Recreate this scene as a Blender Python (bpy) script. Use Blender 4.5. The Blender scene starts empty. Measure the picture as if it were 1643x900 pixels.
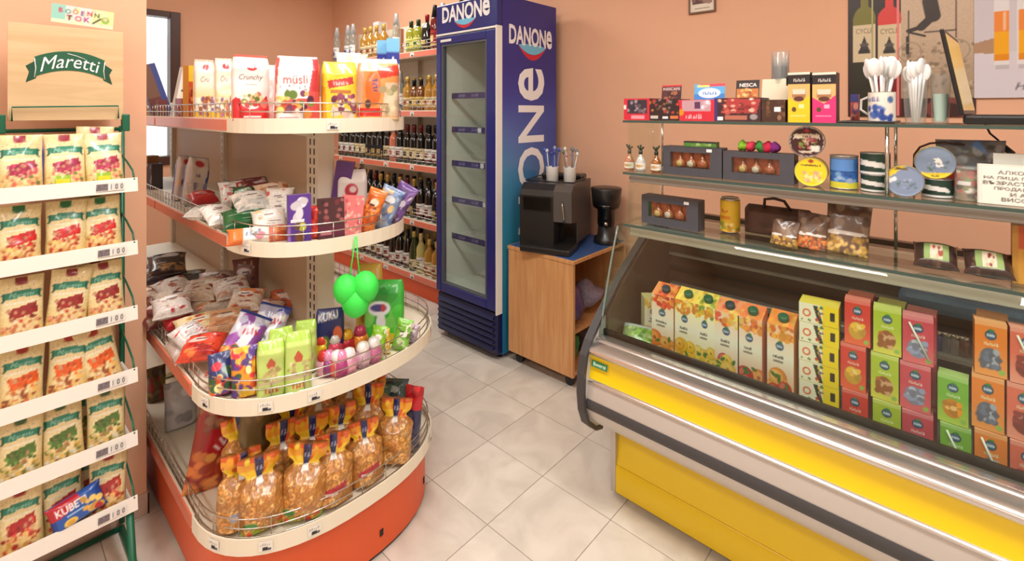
import bpy, bmesh, math, random
import numpy as np
from mathutils import Vector, Matrix

sc = bpy.context.scene
COL = sc.collection
PI = math.pi
R = math.radians

# ------------------------------------------------------------------ camera
# photograph taken level, horizon 272 px above the picture centre (shifted lens)
F_PX, CX, HY, CAM_Z, YAW = 786.0, 821.5, 178.0, 1.41, R(42.38)
cam_d = bpy.data.cameras.new('camera')
cam_d.sensor_width = 36.0
cam_d.lens = 36.0 * F_PX / 1643.0
cam_d.shift_y = -(450.0 - HY) / 1643.0
cam_d.clip_start = 0.02
cam = bpy.data.objects.new('camera', cam_d)
COL.objects.link(cam)
cam.location = (0, 0, CAM_Z)
cam.rotation_euler = (PI / 2, 0, YAW)
sc.camera = cam

# ------------------------------------------------------------------ world, lights, exposure
wd = bpy.data.worlds.new('world'); sc.world = wd
wd.use_nodes = True
_bg = wd.node_tree.nodes['Background']
_bg.inputs[0].default_value = (0.93, 0.96, 1.0, 1)
_bg.inputs[1].default_value = 2.4
sc.view_settings.view_transform = 'Standard'
sc.view_settings.look = 'None'
sc.view_settings.exposure = -0.06
sc.view_settings.gamma = 1.0
sc.view_settings.use_curve_mapping = False
LAMPS = [(-1.0, 0.55, 1), (-3.3, 1.75, 0), (0.55, 0.75, 1), (-1.0, -1.2, 0), (0.9, -1.3, 0), (-3.6, -0.6, 0)]
LAMP_W = 27.0          # of the lamps over the aisle and counter; the others are dimmed for contrast
LAMP_COL = (1.0, 0.965, 0.92)

# ------------------------------------------------------------------ helpers
def at(px, py, X=None, Y=None, Z=None):
    """world point seen at pixel (px, py) on the plane X, Y or Z = value"""
    r = (px - CX) / F_PX; u = (HY - py) / F_PX
    d = Vector((r * math.cos(YAW) - math.sin(YAW), r * math.sin(YAW) + math.cos(YAW), u))
    if X is not None: t = X / d.x
    elif Y is not None: t = Y / d.y
    else: t = (Z - CAM_Z) / d.z
    return Vector((0, 0, CAM_Z)) + d * t

def lin(c):
    c = np.asarray(c, float) / 255.0
    return np.where(c <= 0.04045, c / 12.92, ((c + 0.055) / 1.055) ** 2.4)

MATS = {}
def mat(name, rgb=(200, 200, 200), rough=0.5, metal=0.0, coat=0.0, noise=0.0, nscale=30.0, bump=0.0, bscale=200.0, spec=0.5, emit=0.0, attr=False, sheen=0.0, trans=0.0):
    if name in MATS: return MATS[name]
    m = bpy.data.materials.new(name); m.use_nodes = True
    nt = m.node_tree; b = nt.nodes['Principled BSDF']
    col = lin(rgb)
    b.inputs['Base Color'].default_value = (*col, 1)
    b.inputs['Roughness'].default_value = rough
    b.inputs['Metallic'].default_value = metal
    b.inputs['Coat Weight'].default_value = coat
    b.inputs['Coat Roughness'].default_value = 0.1
    b.inputs['Specular IOR Level'].default_value = spec
    b.inputs['Transmission Weight'].default_value = trans
    if emit:
        b.inputs['Emission Color'].default_value = (*col, 1); b.inputs['Emission Strength'].default_value = emit
    src = None
    if attr:
        a = nt.nodes.new('ShaderNodeAttribute'); a.attribute_name = 'Col'; src = a.outputs['Color']
        nt.links.new(src, b.inputs['Base Color'])
    if noise or bump:
        tc = nt.nodes.new('ShaderNodeTexCoord')
    if noise:
        n = nt.nodes.new('ShaderNodeTexNoise'); n.inputs['Scale'].default_value = nscale; n.inputs['Detail'].default_value = 5
        nt.links.new(tc.outputs['Object'], n.inputs['Vector'])
        mr = nt.nodes.new('ShaderNodeMapRange'); mr.inputs['From Min'].default_value = 0.25; mr.inputs['From Max'].default_value = 0.75
        mr.inputs['To Min'].default_value = 1 - noise; mr.inputs['To Max'].default_value = 1 + noise
        nt.links.new(n.outputs['Fac'], mr.inputs['Value'])
        mx = nt.nodes.new('ShaderNodeVectorMath'); mx.operation = 'SCALE'
        if src: nt.links.new(src, mx.inputs[0])
        else: mx.inputs[0].default_value = tuple(col)
        nt.links.new(mr.outputs['Result'], mx.inputs['Scale'])
        nt.links.new(mx.outputs['Vector'], b.inputs['Base Color'])
    if bump:
        n2 = nt.nodes.new('ShaderNodeTexNoise'); n2.inputs['Scale'].default_value = bscale; n2.inputs['Detail'].default_value = 3
        nt.links.new(tc.outputs['Object'], n2.inputs['Vector'])
        bp = nt.nodes.new('ShaderNodeBump'); bp.inputs['Strength'].default_value = bump; bp.inputs['Distance'].default_value = 0.002
        nt.links.new(n2.outputs['Fac'], bp.inputs['Height']); nt.links.new(bp.outputs['Normal'], b.inputs['Normal'])
    MATS[name] = m
    return m

def glass_mat(name, rgb=(240, 250, 246), refl=1.0, rough=0.0, haze=0.0):
    """thin pane: clear transmission with a Fresnel reflection on both faces"""
    if name in MATS: return MATS[name]
    m = bpy.data.materials.new(name); m.use_nodes = True
    nt = m.node_tree; nt.nodes.remove(nt.nodes['Principled BSDF'])
    out = nt.nodes['Material Output']
    t = nt.nodes.new('ShaderNodeBsdfTransparent'); t.inputs[0].default_value = (*lin(rgb), 1)
    g = nt.nodes.new('ShaderNodeBsdfGlossy'); g.inputs['Roughness'].default_value = rough
    lw = nt.nodes.new('ShaderNodeLayerWeight'); lw.inputs[0].default_value = .5      # Schlick reflection, alike on both faces
    pw = nt.nodes.new('ShaderNodeMath'); pw.operation = 'POWER'; pw.inputs[1].default_value = 4.0
    nt.links.new(lw.outputs['Facing'], pw.inputs[0])
    mu = nt.nodes.new('ShaderNodeMath'); mu.operation = 'MULTIPLY_ADD'; mu.inputs[1].default_value = .75*refl; mu.inputs[2].default_value = .035*refl
    nt.links.new(pw.outputs[0], mu.inputs[0])
    mx = nt.nodes.new('ShaderNodeMixShader')
    nt.links.new(mu.outputs[0], mx.inputs[0]); nt.links.new(t.outputs[0], mx.inputs[1]); nt.links.new(g.outputs[0], mx.inputs[2])
    last = mx.outputs[0]
    if haze:
        d = nt.nodes.new('ShaderNodeBsdfDiffuse'); d.inputs[0].default_value = (*lin(rgb), 1)
        m2 = nt.nodes.new('ShaderNodeMixShader'); m2.inputs[0].default_value = haze
        nt.links.new(last, m2.inputs[1]); nt.links.new(d.outputs[0], m2.inputs[2]); last = m2.outputs[0]
    nt.links.new(last, out.inputs['Surface'])
    MATS[name] = m
    return m

# shared materials ---------------------------------------------------
M_FILM = mat('printed_film', rough=0.32, attr=True, coat=0.4, bump=0.5, bscale=42)
M_CARD = mat('printed_card', rough=0.45, attr=True)
M_PAPER = mat('printed_paper', rough=0.75, attr=True)
M_CREAM = mat('cream_enamel', (243, 234, 214), 0.38, noise=0.02, nscale=4)
M_BEIGE = mat('beige_panel', (205, 178, 148), 0.5, noise=0.03, nscale=3)
M_POST = mat('post_enamel', (226, 214, 196), 0.4)
M_SLOT = mat('slot_dark', (40, 34, 30), 0.8)
M_STRIPRED = mat('coral_price_strip', (226, 120, 92), 0.35, coat=0.3, noise=0.03, nscale=8)
M_ORANGE = mat('orange_kick', (226, 92, 42), 0.42, noise=0.03, nscale=5)
M_CHROME = mat('chrome_wire', (205, 200, 192), 0.22, metal=1.0)
M_WHITE = mat('white_plastic', (240, 238, 232), 0.4)
M_BLACKP = mat('black_plastic', (22, 22, 24), 0.35)
M_DARK = mat('dark_rubber', (48, 47, 50), 0.55)
M_GLASS = glass_mat('clear_pane', (250, 253, 251))
M_CGLASS = glass_mat('case_glass', (246, 252, 248), 1.0)
M_CLEARP = glass_mat('clear_plastic', (246, 248, 248), 1.3, 0.05, haze=0.10)
M_STEEL = mat('brushed_steel', (190, 188, 184), 0.28, metal=0.85)
M_ALU = mat('aluminium', (196, 190, 184), 0.35, metal=0.6)

def link(o, parent=None):
    COL.objects.link(o)
    if parent is not None: o.parent = parent
    return o

def tag(o, label=None, cat=None, group=None, kind=None):
    if label: o['label'] = label
    if cat: o['category'] = cat
    if group: o['group'] = group
    if kind: o['kind'] = kind
    return o

def thing(name, label, cat, loc=(0, 0, 0), rotz=0.0, group=None, kind=None, rot=None):
    o = bpy.data.objects.new(name, None); o.empty_display_size = 0.05
    COL.objects.link(o); o.location = loc
    o.rotation_euler = rot if rot else (0, 0, rotz)
    return tag(o, label, cat, group, kind)

def place(o, loc, rotz=0.0, rot=None):
    o.location = loc
    o.rotation_euler = rot if rot else (0, 0, rotz)
    return o

def copy_tree(o, parent=None):
    c = o.copy(); COL.objects.link(c); c.parent = parent
    for ch in [x for x in o.children]:
        copy_tree(ch, c)
    return c

class MB:
    """collects geometry; build() links it as one mesh object"""
    def __init__(s): s.v = []; s.f = []; s.mi = []; s.sm = []
    def add(s, v, f, mi=0, smooth=False):
        b = len(s.v); s.v.extend([tuple(p) for p in v])
        for q in f:
            s.f.append([b + i for i in q]); s.mi.append(mi); s.sm.append(smooth)
        return s
    def box(s, x0, y0, z0, x1, y1, z1, mi=0, bev=0.0):
        if x1 < x0: x0, x1 = x1, x0
        if y1 < y0: y0, y1 = y1, y0
        if z1 < z0: z0, z1 = z1, z0
        if bev <= 0:
            v = [(x0,y0,z0),(x1,y0,z0),(x1,y1,z0),(x0,y1,z0),(x0,y0,z1),(x1,y0,z1),(x1,y1,z1),(x0,y1,z1)]
            f = [(3,2,1,0),(4,5,6,7),(0,1,5,4),(1,2,6,5),(2,3,7,6),(3,0,4,7)]
            return s.add(v, f, mi)
        bev = min(bev, (x1-x0)*.45, (y1-y0)*.45, (z1-z0)*.45)
        bm = bmesh.new(); bmesh.ops.create_cube(bm, size=1)
        for w in bm.verts:
            w.co = Vector((x0+(w.co.x+.5)*(x1-x0), y0+(w.co.y+.5)*(y1-y0), z0+(w.co.z+.5)*(z1-z0)))
        bmesh.ops.bevel(bm, geom=bm.edges[:], offset=bev, segments=2, affect='EDGES', profile=.5)
        bm.verts.index_update()
        s.add([w.co[:] for w in bm.verts], [[w.index for w in q.verts] for q in bm.faces], mi, False)
        bm.free(); return s
    def prism(s, pts, h0, h1, axis='z', mi=0):
        n = len(pts)
        def P(a, b, h): return {'z': (a, b, h), 'x': (h, a, b), 'y': (a, h, b)}[axis]
        v = [P(a, b, h0) for a, b in pts] + [P(a, b, h1) for a, b in pts]
        f = [list(range(n))[::-1], list(range(n, 2*n))] + [(i, (i+1) % n, n+(i+1) % n, n+i) for i in range(n)]
        if axis == 'y': f = [list(q)[::-1] for q in f]
        return s.add(v, f, mi)
    def tube(s, pts, r, n=8, mi=0, closed=False, cap=True):
        pts = [Vector(p) for p in pts]; m = len(pts); rings = []
        up = None
        rr = r if hasattr(r, '__len__') else [r]*m
        for i, p in enumerate(pts):
            a = pts[(i-1) % m] if (i or closed) else p
            b = pts[(i+1) % m] if (i < m-1 or closed) else p
            t = (b-a)
            if t.length < 1e-9: t = Vector((0, 0, 1))
            t.normalize()
            if up is None:
                up = Vector((0, 0, 1)) if abs(t.z) < .9 else Vector((1, 0, 0))
            up = (up - t*up.dot(t))
            if up.length < 1e-6: up = t.orthogonal()
            up.normalize(); sd = t.cross(up)
            rings.append([p + (up*math.cos(2*PI*k/n) + sd*math.sin(2*PI*k/n))*rr[i] for k in range(n)])
        v = [q for ring in rings for q in ring]; f = []
        for i in range(m if closed else m-1):
            j = (i+1) % m
            for k in range(n):
                f.append((i*n+k, i*n+(k+1) % n, j*n+(k+1) % n, j*n+k))
        if cap and not closed:
            f.append(list(range(n))[::-1]); f.append(list(range((m-1)*n, m*n)))
        return s.add(v, f, mi, True)
    def lathe(s, prof, n=20, c=(0, 0), mi=0, z=0.0, cap=True):
        m = len(prof); v = []
        for r, h in prof:
            for k in range(n):
                a = 2*PI*k/n; v.append((c[0]+r*math.cos(a), c[1]+r*math.sin(a), z+h))
        f = []
        for i in range(m-1):
            for k in range(n):
                f.append((i*n+k, i*n+(k+1) % n, (i+1)*n+(k+1) % n, (i+1)*n+k))
        if cap:
            f.append(list(range(n))[::-1]); f.append(list(range((m-1)*n, m*n)))
        return s.add(v, f, mi, True)
    def ball(s, c, r, n=12, mi=0, sq=(1, 1, 1)):
        prof = [(math.sin(PI*i/8)*r+1e-5, -math.cos(PI*i/8)*r) for i in range(9)]
        b = len(s.v); s.lathe(prof, n, mi=mi, cap=False)
        for i in range(b, len(s.v)):
            x, y, z = s.v[i]; s.v[i] = (c[0]+x*sq[0], c[1]+y*sq[1], c[2]+z*sq[2])
        return s
    def xf(s, M):
        s.v = [tuple(M @ Vector(p)) for p in s.v]; return s
    def mesh(s, name, mats):
        me = bpy.data.meshes.new(name)
        me.from_pydata(s.v, [], s.f)
        if not isinstance(mats, (list, tuple)): mats = [mats]
        for m in mats: me.materials.append(m)
        me.polygons.foreach_set('material_index', s.mi)
        me.polygons.foreach_set('use_smooth', s.sm)
        me.update()
        return me
    def build(s, name, mats, parent=None, loc=None):
        o = bpy.data.objects.new(name, s.mesh(name, mats)); link(o, parent)
        if loc is not None: o.location = loc
        return o

def box(name, m, x0, y0, z0, x1, y1, z1, parent=None, bev=0.0):
    return MB().box(x0, y0, z0, x1, y1, z1, 0, bev).build(name, m, parent)

def struct(o): o['kind'] = 'structure'; return o

# ------------------------------------------------------------------ flat lettering
_txt = {}
def text_tris(s, shear=0.0, bold=0.0):
    key = (s, shear, bold)
    if key in _txt: return _txt[key]
    cu = bpy.data.curves.new('t', 'FONT'); cu.body = s; cu.resolution_u = 3; cu.shear = shear; cu.offset = bold
    cu.align_x = 'CENTER'
    o = bpy.data.objects.new('t', cu); COL.objects.link(o)
    bpy.context.view_layer.update()
    me = o.to_mesh(); me.calc_loop_triangles()
    v = np.array([p.co[:2] for p in me.vertices]) if len(me.vertices) else np.zeros((0, 2))
    t = [tuple(x.vertices) for x in me.loop_triangles]
    o.to_mesh_clear(); bpy.data.objects.remove(o); bpy.data.curves.remove(cu)
    if len(v):
        lo, hi = v.min(0), v.max(0)
        v = (v - (lo+hi)/2) / (hi[1]-lo[1])          # height 1, centred
    if s == 'DANONe':                                # the last letter is drawn at capital height
        v[:, 0] *= 1
        xs = v[:, 0]; cut = xs.max()-.60
        k = (xs > cut); v2 = v[k]; lo, hi = v2.min(0), v2.max(0)
        sc_ = 1.0/(hi[1]-lo[1]); v[k] = np.stack([lo[0]+(v2[:, 0]-lo[0])*sc_*.92, -.5+(v2[:, 1]-lo[1])*sc_], -1)
        v[:, 0] -= (v[:, 0].max()+v[:, 0].min())/2
    _txt[key] = (v, t)
    return _txt[key]

def text_obj(name, s, m, h, parent, fn, maxw=None, shear=0.0, bold=0.0):
    """flat letters laid on a surface: fn(u, v) in metres -> point"""
    v, t = text_tris(s, shear, bold)
    sx = h
    if maxw: sx = maxw / max(1e-6, (v[:, 0].max()-v[:, 0].min()))
    mb = MB(); mb.add([fn(p[0]*sx, p[1]*h) for p in v], t)
    return mb.build(name, m, parent)

# ------------------------------------------------------------------ printed artwork as colour attribute
class Cv:
    def __init__(s, w, h, c=(255, 255, 255), asp=1.0):
        s.w, s.h, s.asp = w, h, asp           # asp = real width / real height
        s.a = np.empty((h, w, 3)); s.a[:] = c
        s.U, s.V = np.meshgrid(np.linspace(0, 1, w), np.linspace(0, 1, h))
        s.rel = np.zeros((h, w))
    def put(s, m, c):
        m = np.clip(m, 0, 1)[..., None]; s.a = s.a*(1-m) + np.asarray(c, float)*m; return s
    def rect(s, u0, v0, u1, v1, c): return s.put(((s.U >= u0) & (s.U <= u1) & (s.V >= v0) & (s.V <= v1)).astype(float), c)
    def ell(s, u, v, ru, rv, c, rot=0.0):
        du, dv = (s.U-u)*s.asp, s.V-v
        a, b = du*math.cos(rot)+dv*math.sin(rot), -du*math.sin(rot)+dv*math.cos(rot)
        q = np.sqrt((a/max(ru*s.asp, 1e-6))**2+(b/max(rv, 1e-6))**2)
        return s.put((1-q)*min(s.w*ru, s.h*rv)+.5, c)
    def circ(s, u, v, r, c): return s.ell(u, v, r/s.asp, r, c)
    def poly(s, pts, c):
        m = np.zeros_like(s.U, bool); n = len(pts)
        for i in range(n):
            (x0, y0), (x1, y1) = pts[i], pts[(i+1) % n]
            if y0 == y1: continue
            m ^= ((s.V < max(y0, y1)) & (s.V >= min(y0, y1)) & (s.U < (s.V-y0)*(x1-x0)/(y1-y0)+x0))
        return s.put(m.astype(float), c)
    def line(s, u0, v0, u1, v1, wd, c):
        ax, ay, bx, by = u0*s.asp, v0, u1*s.asp, v1
        px, py = s.U*s.asp-ax, s.V-ay; dx, dy = bx-ax, by-ay
        t = np.clip((px*dx+py*dy)/(dx*dx+dy*dy+1e-9), 0, 1)
        d = np.hypot(px-t*dx, py-t*dy)
        return s.put((wd-d)*s.h+.5, c)
    def grad(s, v0, c0, v1, c1, u0=0, u1=1):
        t = np.clip((s.V-v0)/(v1-v0), 0, 1)[..., None]
        g = np.asarray(c0, float)*(1-t)+np.asarray(c1, float)*t
        m = ((s.V >= min(v0, v1)) & (s.V <= max(v0, v1)) & (s.U >= u0) & (s.U <= u1))
        s.a[m] = g[m]; return s
    def blobs(s, n, u0, v0, u1, v1, r0, r1, cols, seed=0, rel=0.0, flat=.7):
        rg = random.Random(seed)
        for _ in range(n):
            r = rg.uniform(r0, r1); u, v = rg.uniform(u0, u1), rg.uniform(v0, v1); e = rg.uniform(flat, 1); ro = rg.uniform(0, PI)
            c = np.array(rg.choice(cols), float)*rg.uniform(.88, 1.1)
            s.ell(u, v, r/s.asp, r*e, c, ro)
            if rel:
                q = np.clip(1-((s.U-u)*s.asp/r)**2-((s.V-v)/r)**2, 0, 1); s.rel = np.maximum(s.rel*.9, np.sqrt(q)*rel*r)
        return s
    def rings(s, n, u0, v0, u1, v1, r, cols, seed=0, rel=.4, dark=(90, 50, 20)):
        rg = random.Random(seed)
        for _ in range(n):
            u, v = rg.uniform(u0, u1), rg.uniform(v0, v1); rr = r*rg.uniform(.8, 1.2); e = rg.uniform(.55, 1); ro = rg.uniform(0, PI)
            c = np.array(rg.choice(cols), float)*rg.uniform(.85, 1.12)
            s.ell(u, v, rr*1.12/s.asp, rr*e*1.12, dark, ro); s.ell(u, v, rr/s.asp, rr*e, c, ro)
            s.ell(u, v+rr*.15, rr*.7/s.asp, rr*e*.6, c*1.12, ro); s.ell(u, v, rr*.36/s.asp, rr*e*.34, np.array(dark)*1.2, ro)
            q = np.clip(1-((s.U-u)*s.asp/rr)**2-((s.V-v)/rr)**2, 0, 1); s.rel = np.maximum(s.rel*.92, np.sqrt(q)*rel*rr)
        return s
    def text(s, t, u, v, h, c, maxw=None, rot=0.0, shear=0.0, bold=0.0, left=False):
        P, T = text_tris(t, shear, bold)
        if not len(P): return s
        sx = h/s.asp
        if maxw and (P[:, 0].max()-P[:, 0].min())*sx > maxw: sx = maxw/(P[:, 0].max()-P[:, 0].min())
        x = P[:, 0]*sx*s.asp; y = P[:, 1]*h
        if left: x = x-x.min()
        cr, sr = math.cos(rot), math.sin(rot)
        X = (u + (x*cr-y*sr)/s.asp)*(s.w-1); Y = (v + x*sr+y*cr)*(s.h-1)
        K = 3; acc = np.zeros((s.h*K, s.w*K), bool)
        X = X*K+1; Y = Y*K+1
        for a, b, d in T:
            x0, x1 = int(max(0, min(X[a], X[b], X[d]))), int(min(s.w*K-1, max(X[a], X[b], X[d])+1))
            y0, y1 = int(max(0, min(Y[a], Y[b], Y[d]))), int(min(s.h*K-1, max(Y[a], Y[b], Y[d])+1))
            if x1 < x0 or y1 < y0: continue
            gx, gy = np.meshgrid(np.arange(x0, x1+1), np.arange(y0, y1+1))
            e = lambda i, j: (X[j]-X[i])*(gy-Y[i])-(Y[j]-Y[i])*(gx-X[i])
            w0, w1, w2 = e(a, b), e(b, d), e(d, a)
            acc[y0:y1+1, x0:x1+1] |= ((w0 >= 0) & (w1 >= 0) & (w2 >= 0)) | ((w0 <= 0) & (w1 <= 0) & (w2 <= 0))
        m = acc.reshape(s.h, K, s.w, K).mean((1, 3))
        return s.put(m, c)
    def scrib(s, n, u, v, h, c, maxw=None, rot=0.0, shear=0.0, bold=0.0):
        """a word too small to read: a row of n letter-like strokes"""
        W = min(n*h*.62/s.asp, maxw or 9); rg = random.Random(n*31+int(u*100)); cr, sr = math.cos(rot), math.sin(rot)
        for i in range(n):
            x = (-.5+(i+.5)/n)*W*s.asp; hh = h*rg.uniform(.5, 1)*.5; dx = W*s.asp/n*rg.uniform(-.25, .35); wd = max(h*.12, .006)
            f = lambda a, b: (u+(a*cr-b*sr)/s.asp, v+a*sr+b*cr)
            s.line(*f(x, -h*.4), *f(x+dx, -h*.4+2*hh*.8), wd, c)
            if i % 2: s.line(*f(x, -h*.4), *f(x+W*s.asp/n*.5, -h*.3), wd, c)
        return s
    def noise(s, amp, seed=0):
        s.a = np.clip(s.a*(1+np.random.RandomState(seed).uniform(-amp, amp, (s.h, s.w, 1))), 0, 255); return s

def grid_faces(w, h, base, flip=False):
    i = np.arange(w-1)[None, :]+np.arange(h-1)[:, None]*w+base
    q = np.stack([i, i+1, i+1+w, i+w], -1).reshape(-1, 4)
    return q[:, ::-1] if flip else q

def np_mesh(name, V, F, colors, m, smooth=True):
    me = bpy.data.meshes.new(name)
    V = np.asarray(V, np.float32); F = np.asarray(F, np.int32)
    me.vertices.add(len(V)); me.vertices.foreach_set('co', V.ravel())
    me.loops.add(len(F)*4); me.loops.foreach_set('vertex_index', F.ravel())
    me.polygons.add(len(F)); me.polygons.foreach_set('loop_start', np.arange(0, len(F)*4, 4, dtype=np.int32))
    me.polygons.foreach_set('use_smooth', np.full(len(F), smooth))
    me.materials.append(m); me.update(calc_edges=True)
    ca = me.color_attributes.new('Col', 'FLOAT_COLOR', 'POINT')
    rgba = np.ones((len(V), 4), np.float32); rgba[:, :3] = lin(np.clip(colors, 0, 255))
    ca.data.foreach_set('color', rgba.ravel())
    return me

def pouch_mesh(name, w, h, t, cv, style='stand', back=None, seed=1, crinkle=1.0, m=None):
    """a filled film bag; front faces -Y, origin at the middle of its foot"""
    U, V = cv.U, cv.V; rg = np.random.RandomState(seed)
    s = 2*U-1
    side = np.clip(1-np.abs(s)**3.2, 0, 1)**.62
    if style == 'stand':
        g = np.clip((1-V)/.62, 0, 1)**.75*np.clip(V/.05+.35, 0, 1)
        wid = 1-.05*np.sin(PI*np.clip(V, 0, 1))
    elif style == 'pillow':
        g = np.clip((1-np.abs(2*V-1))/.3, 0, 1)**.6*np.clip((1-np.abs(2*V-1))/.08-.45, 0, 1)
        wid = 1-.07*np.clip((1-np.abs(2*V-1))/.4, 0, 1)
    elif style == 'block':
        g = np.clip((1-V)/.22, 0, 1)**.8*np.clip(V/.03+.6, 0, 1)
        side = np.clip(1-np.abs(s)**7, 0, 1)**.5
        wid = 1-.13*np.clip((V-.78)/.22, 0, 1)**1.6
    elif style == 'neck':                                  # bag gathered near its top
        nk = np.exp(-((V-.74)/.07)**2)
        g = np.clip(V/.06+.35, 0, 1)*np.where(V < .72, np.clip((.78-V)/.26, .14, 1)**.7, .16+.25*np.abs(np.sin(9*U))*(V-.7)/.3)
        wid = (1-.42*nk)*(1-.12*np.clip((V-.74)/.1, 0, 1))
    cr = np.zeros_like(U)
    for _ in range(7):
        fu, fv, ph = rg.uniform(-9, 9), rg.uniform(-9, 9), rg.uniform(0, 6.28)
        cr += np.sin(fu*U+fv*V*h/w+ph)*rg.uniform(.2, 1)
    for _ in range(4):
        fu, ph = rg.uniform(-34, 34), rg.uniform(0, 6.28)
        cr += np.sin(fu*U+rg.uniform(14, 30)*V+ph)*.25*np.clip(np.abs(2*V-1)*1.4-.3, 0, 1)
    cr *= .022*t*crinkle
    d = t/2*side*g+.0012
    X = s*w/2*wid+.25*cr; Z = V*h + .15*cr*np.sin(PI*V)
    edge = np.clip(side*1.6, 0, 1)
    Yf = -d-cr*edge-cv.rel*edge*h; Yb = d*.9-cr*.6*edge
    n = cv.w*cv.h
    Vf = np.stack([X, Yf, Z], -1).reshape(-1, 3); Vb = np.stack([X, Yb, Z], -1).reshape(-1, 3)
    Fs = [grid_faces(cv.w, cv.h, 0), grid_faces(cv.w, cv.h, n, True)]
    # sides and foot
    def strip(a, flip): 
        a = np.asarray(a); q = np.stack([a[:-1], a[1:], a[1:]+n, a[:-1]+n], -1); return q[:, ::-1] if flip else q
    ar = np.arange(n).reshape(cv.h, cv.w)
    Fs += [strip(ar[0], True), strip(ar[-1], False), strip(ar[:, 0], False), strip(ar[:, -1], True)]
    cf = cv.a.reshape(-1, 3)
    if back is None: cb = cf[np.arange(n).reshape(cv.h, cv.w)[:, ::-1].ravel()]
    elif isinstance(back, Cv): cb = back.a.reshape(-1, 3)
    else: cb = np.tile(np.asarray(back, float), (n, 1))
    return np_mesh(name, np.vstack([Vf, Vb]), np.vstack(Fs), np.vstack([cf, cb]), m or M_FILM)

def panel_grid(cv, o, ex, ey):
    """verts, faces, colours of a printed rectangle: origin corner o, edge vectors ex (right) ey (up)"""
    o, ex, ey = map(np.asarray, (o, ex, ey))
    P = o + cv.U[..., None]*ex + cv.V[..., None]*ey
    return P.reshape(-1, 3), grid_faces(cv.w, cv.h, 0), cv.a.reshape(-1, 3)

def pbox_mesh(name, w, d, h, front, right=None, top=None, left=None, back=None, m=None):
    """printed carton, front on -Y; each side a Cv or a plain colour; origin at the middle of its foot"""
    def C(x, dflt):
        if x is None: x = dflt
        return x if isinstance(x, Cv) else Cv(2, 2, x)
    base = front.a.reshape(-1, 3).mean(0) if isinstance(front, Cv) else front
    x, y = w/2, d/2
    Vs, Fs, Cs, b = [], [], [], 0
    for cv, o, ex, ey in [(C(front, base), (-x, -y, 0), (w, 0, 0), (0, 0, h)), (C(right, base), (x, -y, 0), (0, d, 0), (0, 0, h)),
                          (C(back, base), (x, y, 0), (-w, 0, 0), (0, 0, h)), (C(left, base if right is None or isinstance(right, Cv) else right), (-x, y, 0), (0, -d, 0), (0, 0, h)),
                          (C(top, base), (-x, -y, h), (w, 0, 0), (0, d, 0)), (C(base, base), (-x, y, 0), (w, 0, 0), (0, -d, 0))]:
        v, f, c = panel_grid(cv, o, ex, ey); Vs.append(v); Fs.append(f+b); Cs.append(c); b += len(v)
    return np_mesh(name, np.vstack(Vs), np.vstack(Fs), np.vstack(Cs), m or M_CARD, smooth=False)

def sheet(name, cv, w, h, parent=None, m=None, th=0.0012):
    """printed thin sheet standing in XZ, front on -Y, origin at its middle"""
    me = pbox_mesh(name, w, th, h, cv, back=(225, 222, 215), right=(225, 222, 215), top=(225, 222, 215), m=m or M_PAPER)
    me.transform(Matrix.Translation((0, 0, -h/2)))
    o = bpy.data.objects.new(name, me); return link(o, parent)

def mobj(name, me, parent=None):
    return link(bpy.data.objects.new(name, me), parent)

def disc_mesh(name, r, th, cv, rim, n=28, m=None, rings=10):
    """round printed tin lid facing -Y, centre at origin"""
    V, C, F = [], [], []
    rr = [r*i/rings for i in range(1, rings+1)]
    def samp(x, z):
        u = int(np.clip((x/r*.5+.5)*(cv.w-1)+.5, 0, cv.w-1)); v = int(np.clip((z/r*.5+.5)*(cv.h-1)+.5, 0, cv.h-1)); return cv.a[v, u]
    n4 = n
    def ring(rad, y, col=None):
        b = len(V)
        for k in range(n4):
            a = 2*PI*k/n4; x, z = rad*math.cos(a), rad*math.sin(a); V.append((x, y, z)); C.append(samp(x*.98, z*.98) if col is None else col)
        return b
    prev = ring(1e-5, -th/2); 
    seq = [(q, -th/2+(0.0015 if q < r*.9 else 0), None) for q in rr]+[(r, -th/2, rim), (r*1.02, -th/2+.002, rim), (r, -th/2+.006, rim), (r, th/2, rim), (1e-5, th/2, rim)]
    for rad, y, col in seq:
        b = ring(rad, y, col)
        for k in range(n4): F.append((prev+k, prev+(k+1) % n4, b+(k+1) % n4, b+k))
        prev = b
    return np_mesh(name, V, F, np.array(C), m or M_CARD)

def wrap_mesh(name, r, h, cv, n=36, m=None, z0=0.0, span=2*PI, a0=-PI/2):
    """printed cylinder wall; artwork centred on -Y"""
    U, V = cv.U, cv.V
    a = a0+(U-.5)*span
    P = np.stack([r*np.cos(a), r*np.sin(a), z0+V*h], -1).reshape(-1, 3)
    return np_mesh(name, P, grid_faces(cv.w, cv.h, 0), cv.a.reshape(-1, 3), m or M_CARD)

ORD = ['first', 'second', 'third', 'fourth', 'fifth', 'sixth', 'seventh', 'eighth', 'ninth', 'tenth', 'eleventh', 'twelfth', 'thirteenth',
       'fourteenth', 'fifteenth', 'sixteenth', 'seventeenth', 'eighteenth', 'nineteenth', 'twentieth', 'twenty-first', 'twenty-second', 'twenty-third', 'twenty-fourth', 'twenty-fifth', 'twenty-sixth']
# ================================================================== the room
XL, XR, YB, YF, ZC = -5.0, 2.4, 2.6, -2.6, 2.8
M_WALL = mat('peach_plaster', (231, 179, 146), 0.75, noise=0.025, nscale=2.5, bump=0.15, bscale=160)
M_CEIL = mat('ceiling_white', (238, 232, 224), 0.8)
M_GROUT = mat('grout', (150, 140, 128), 0.9)

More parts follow.
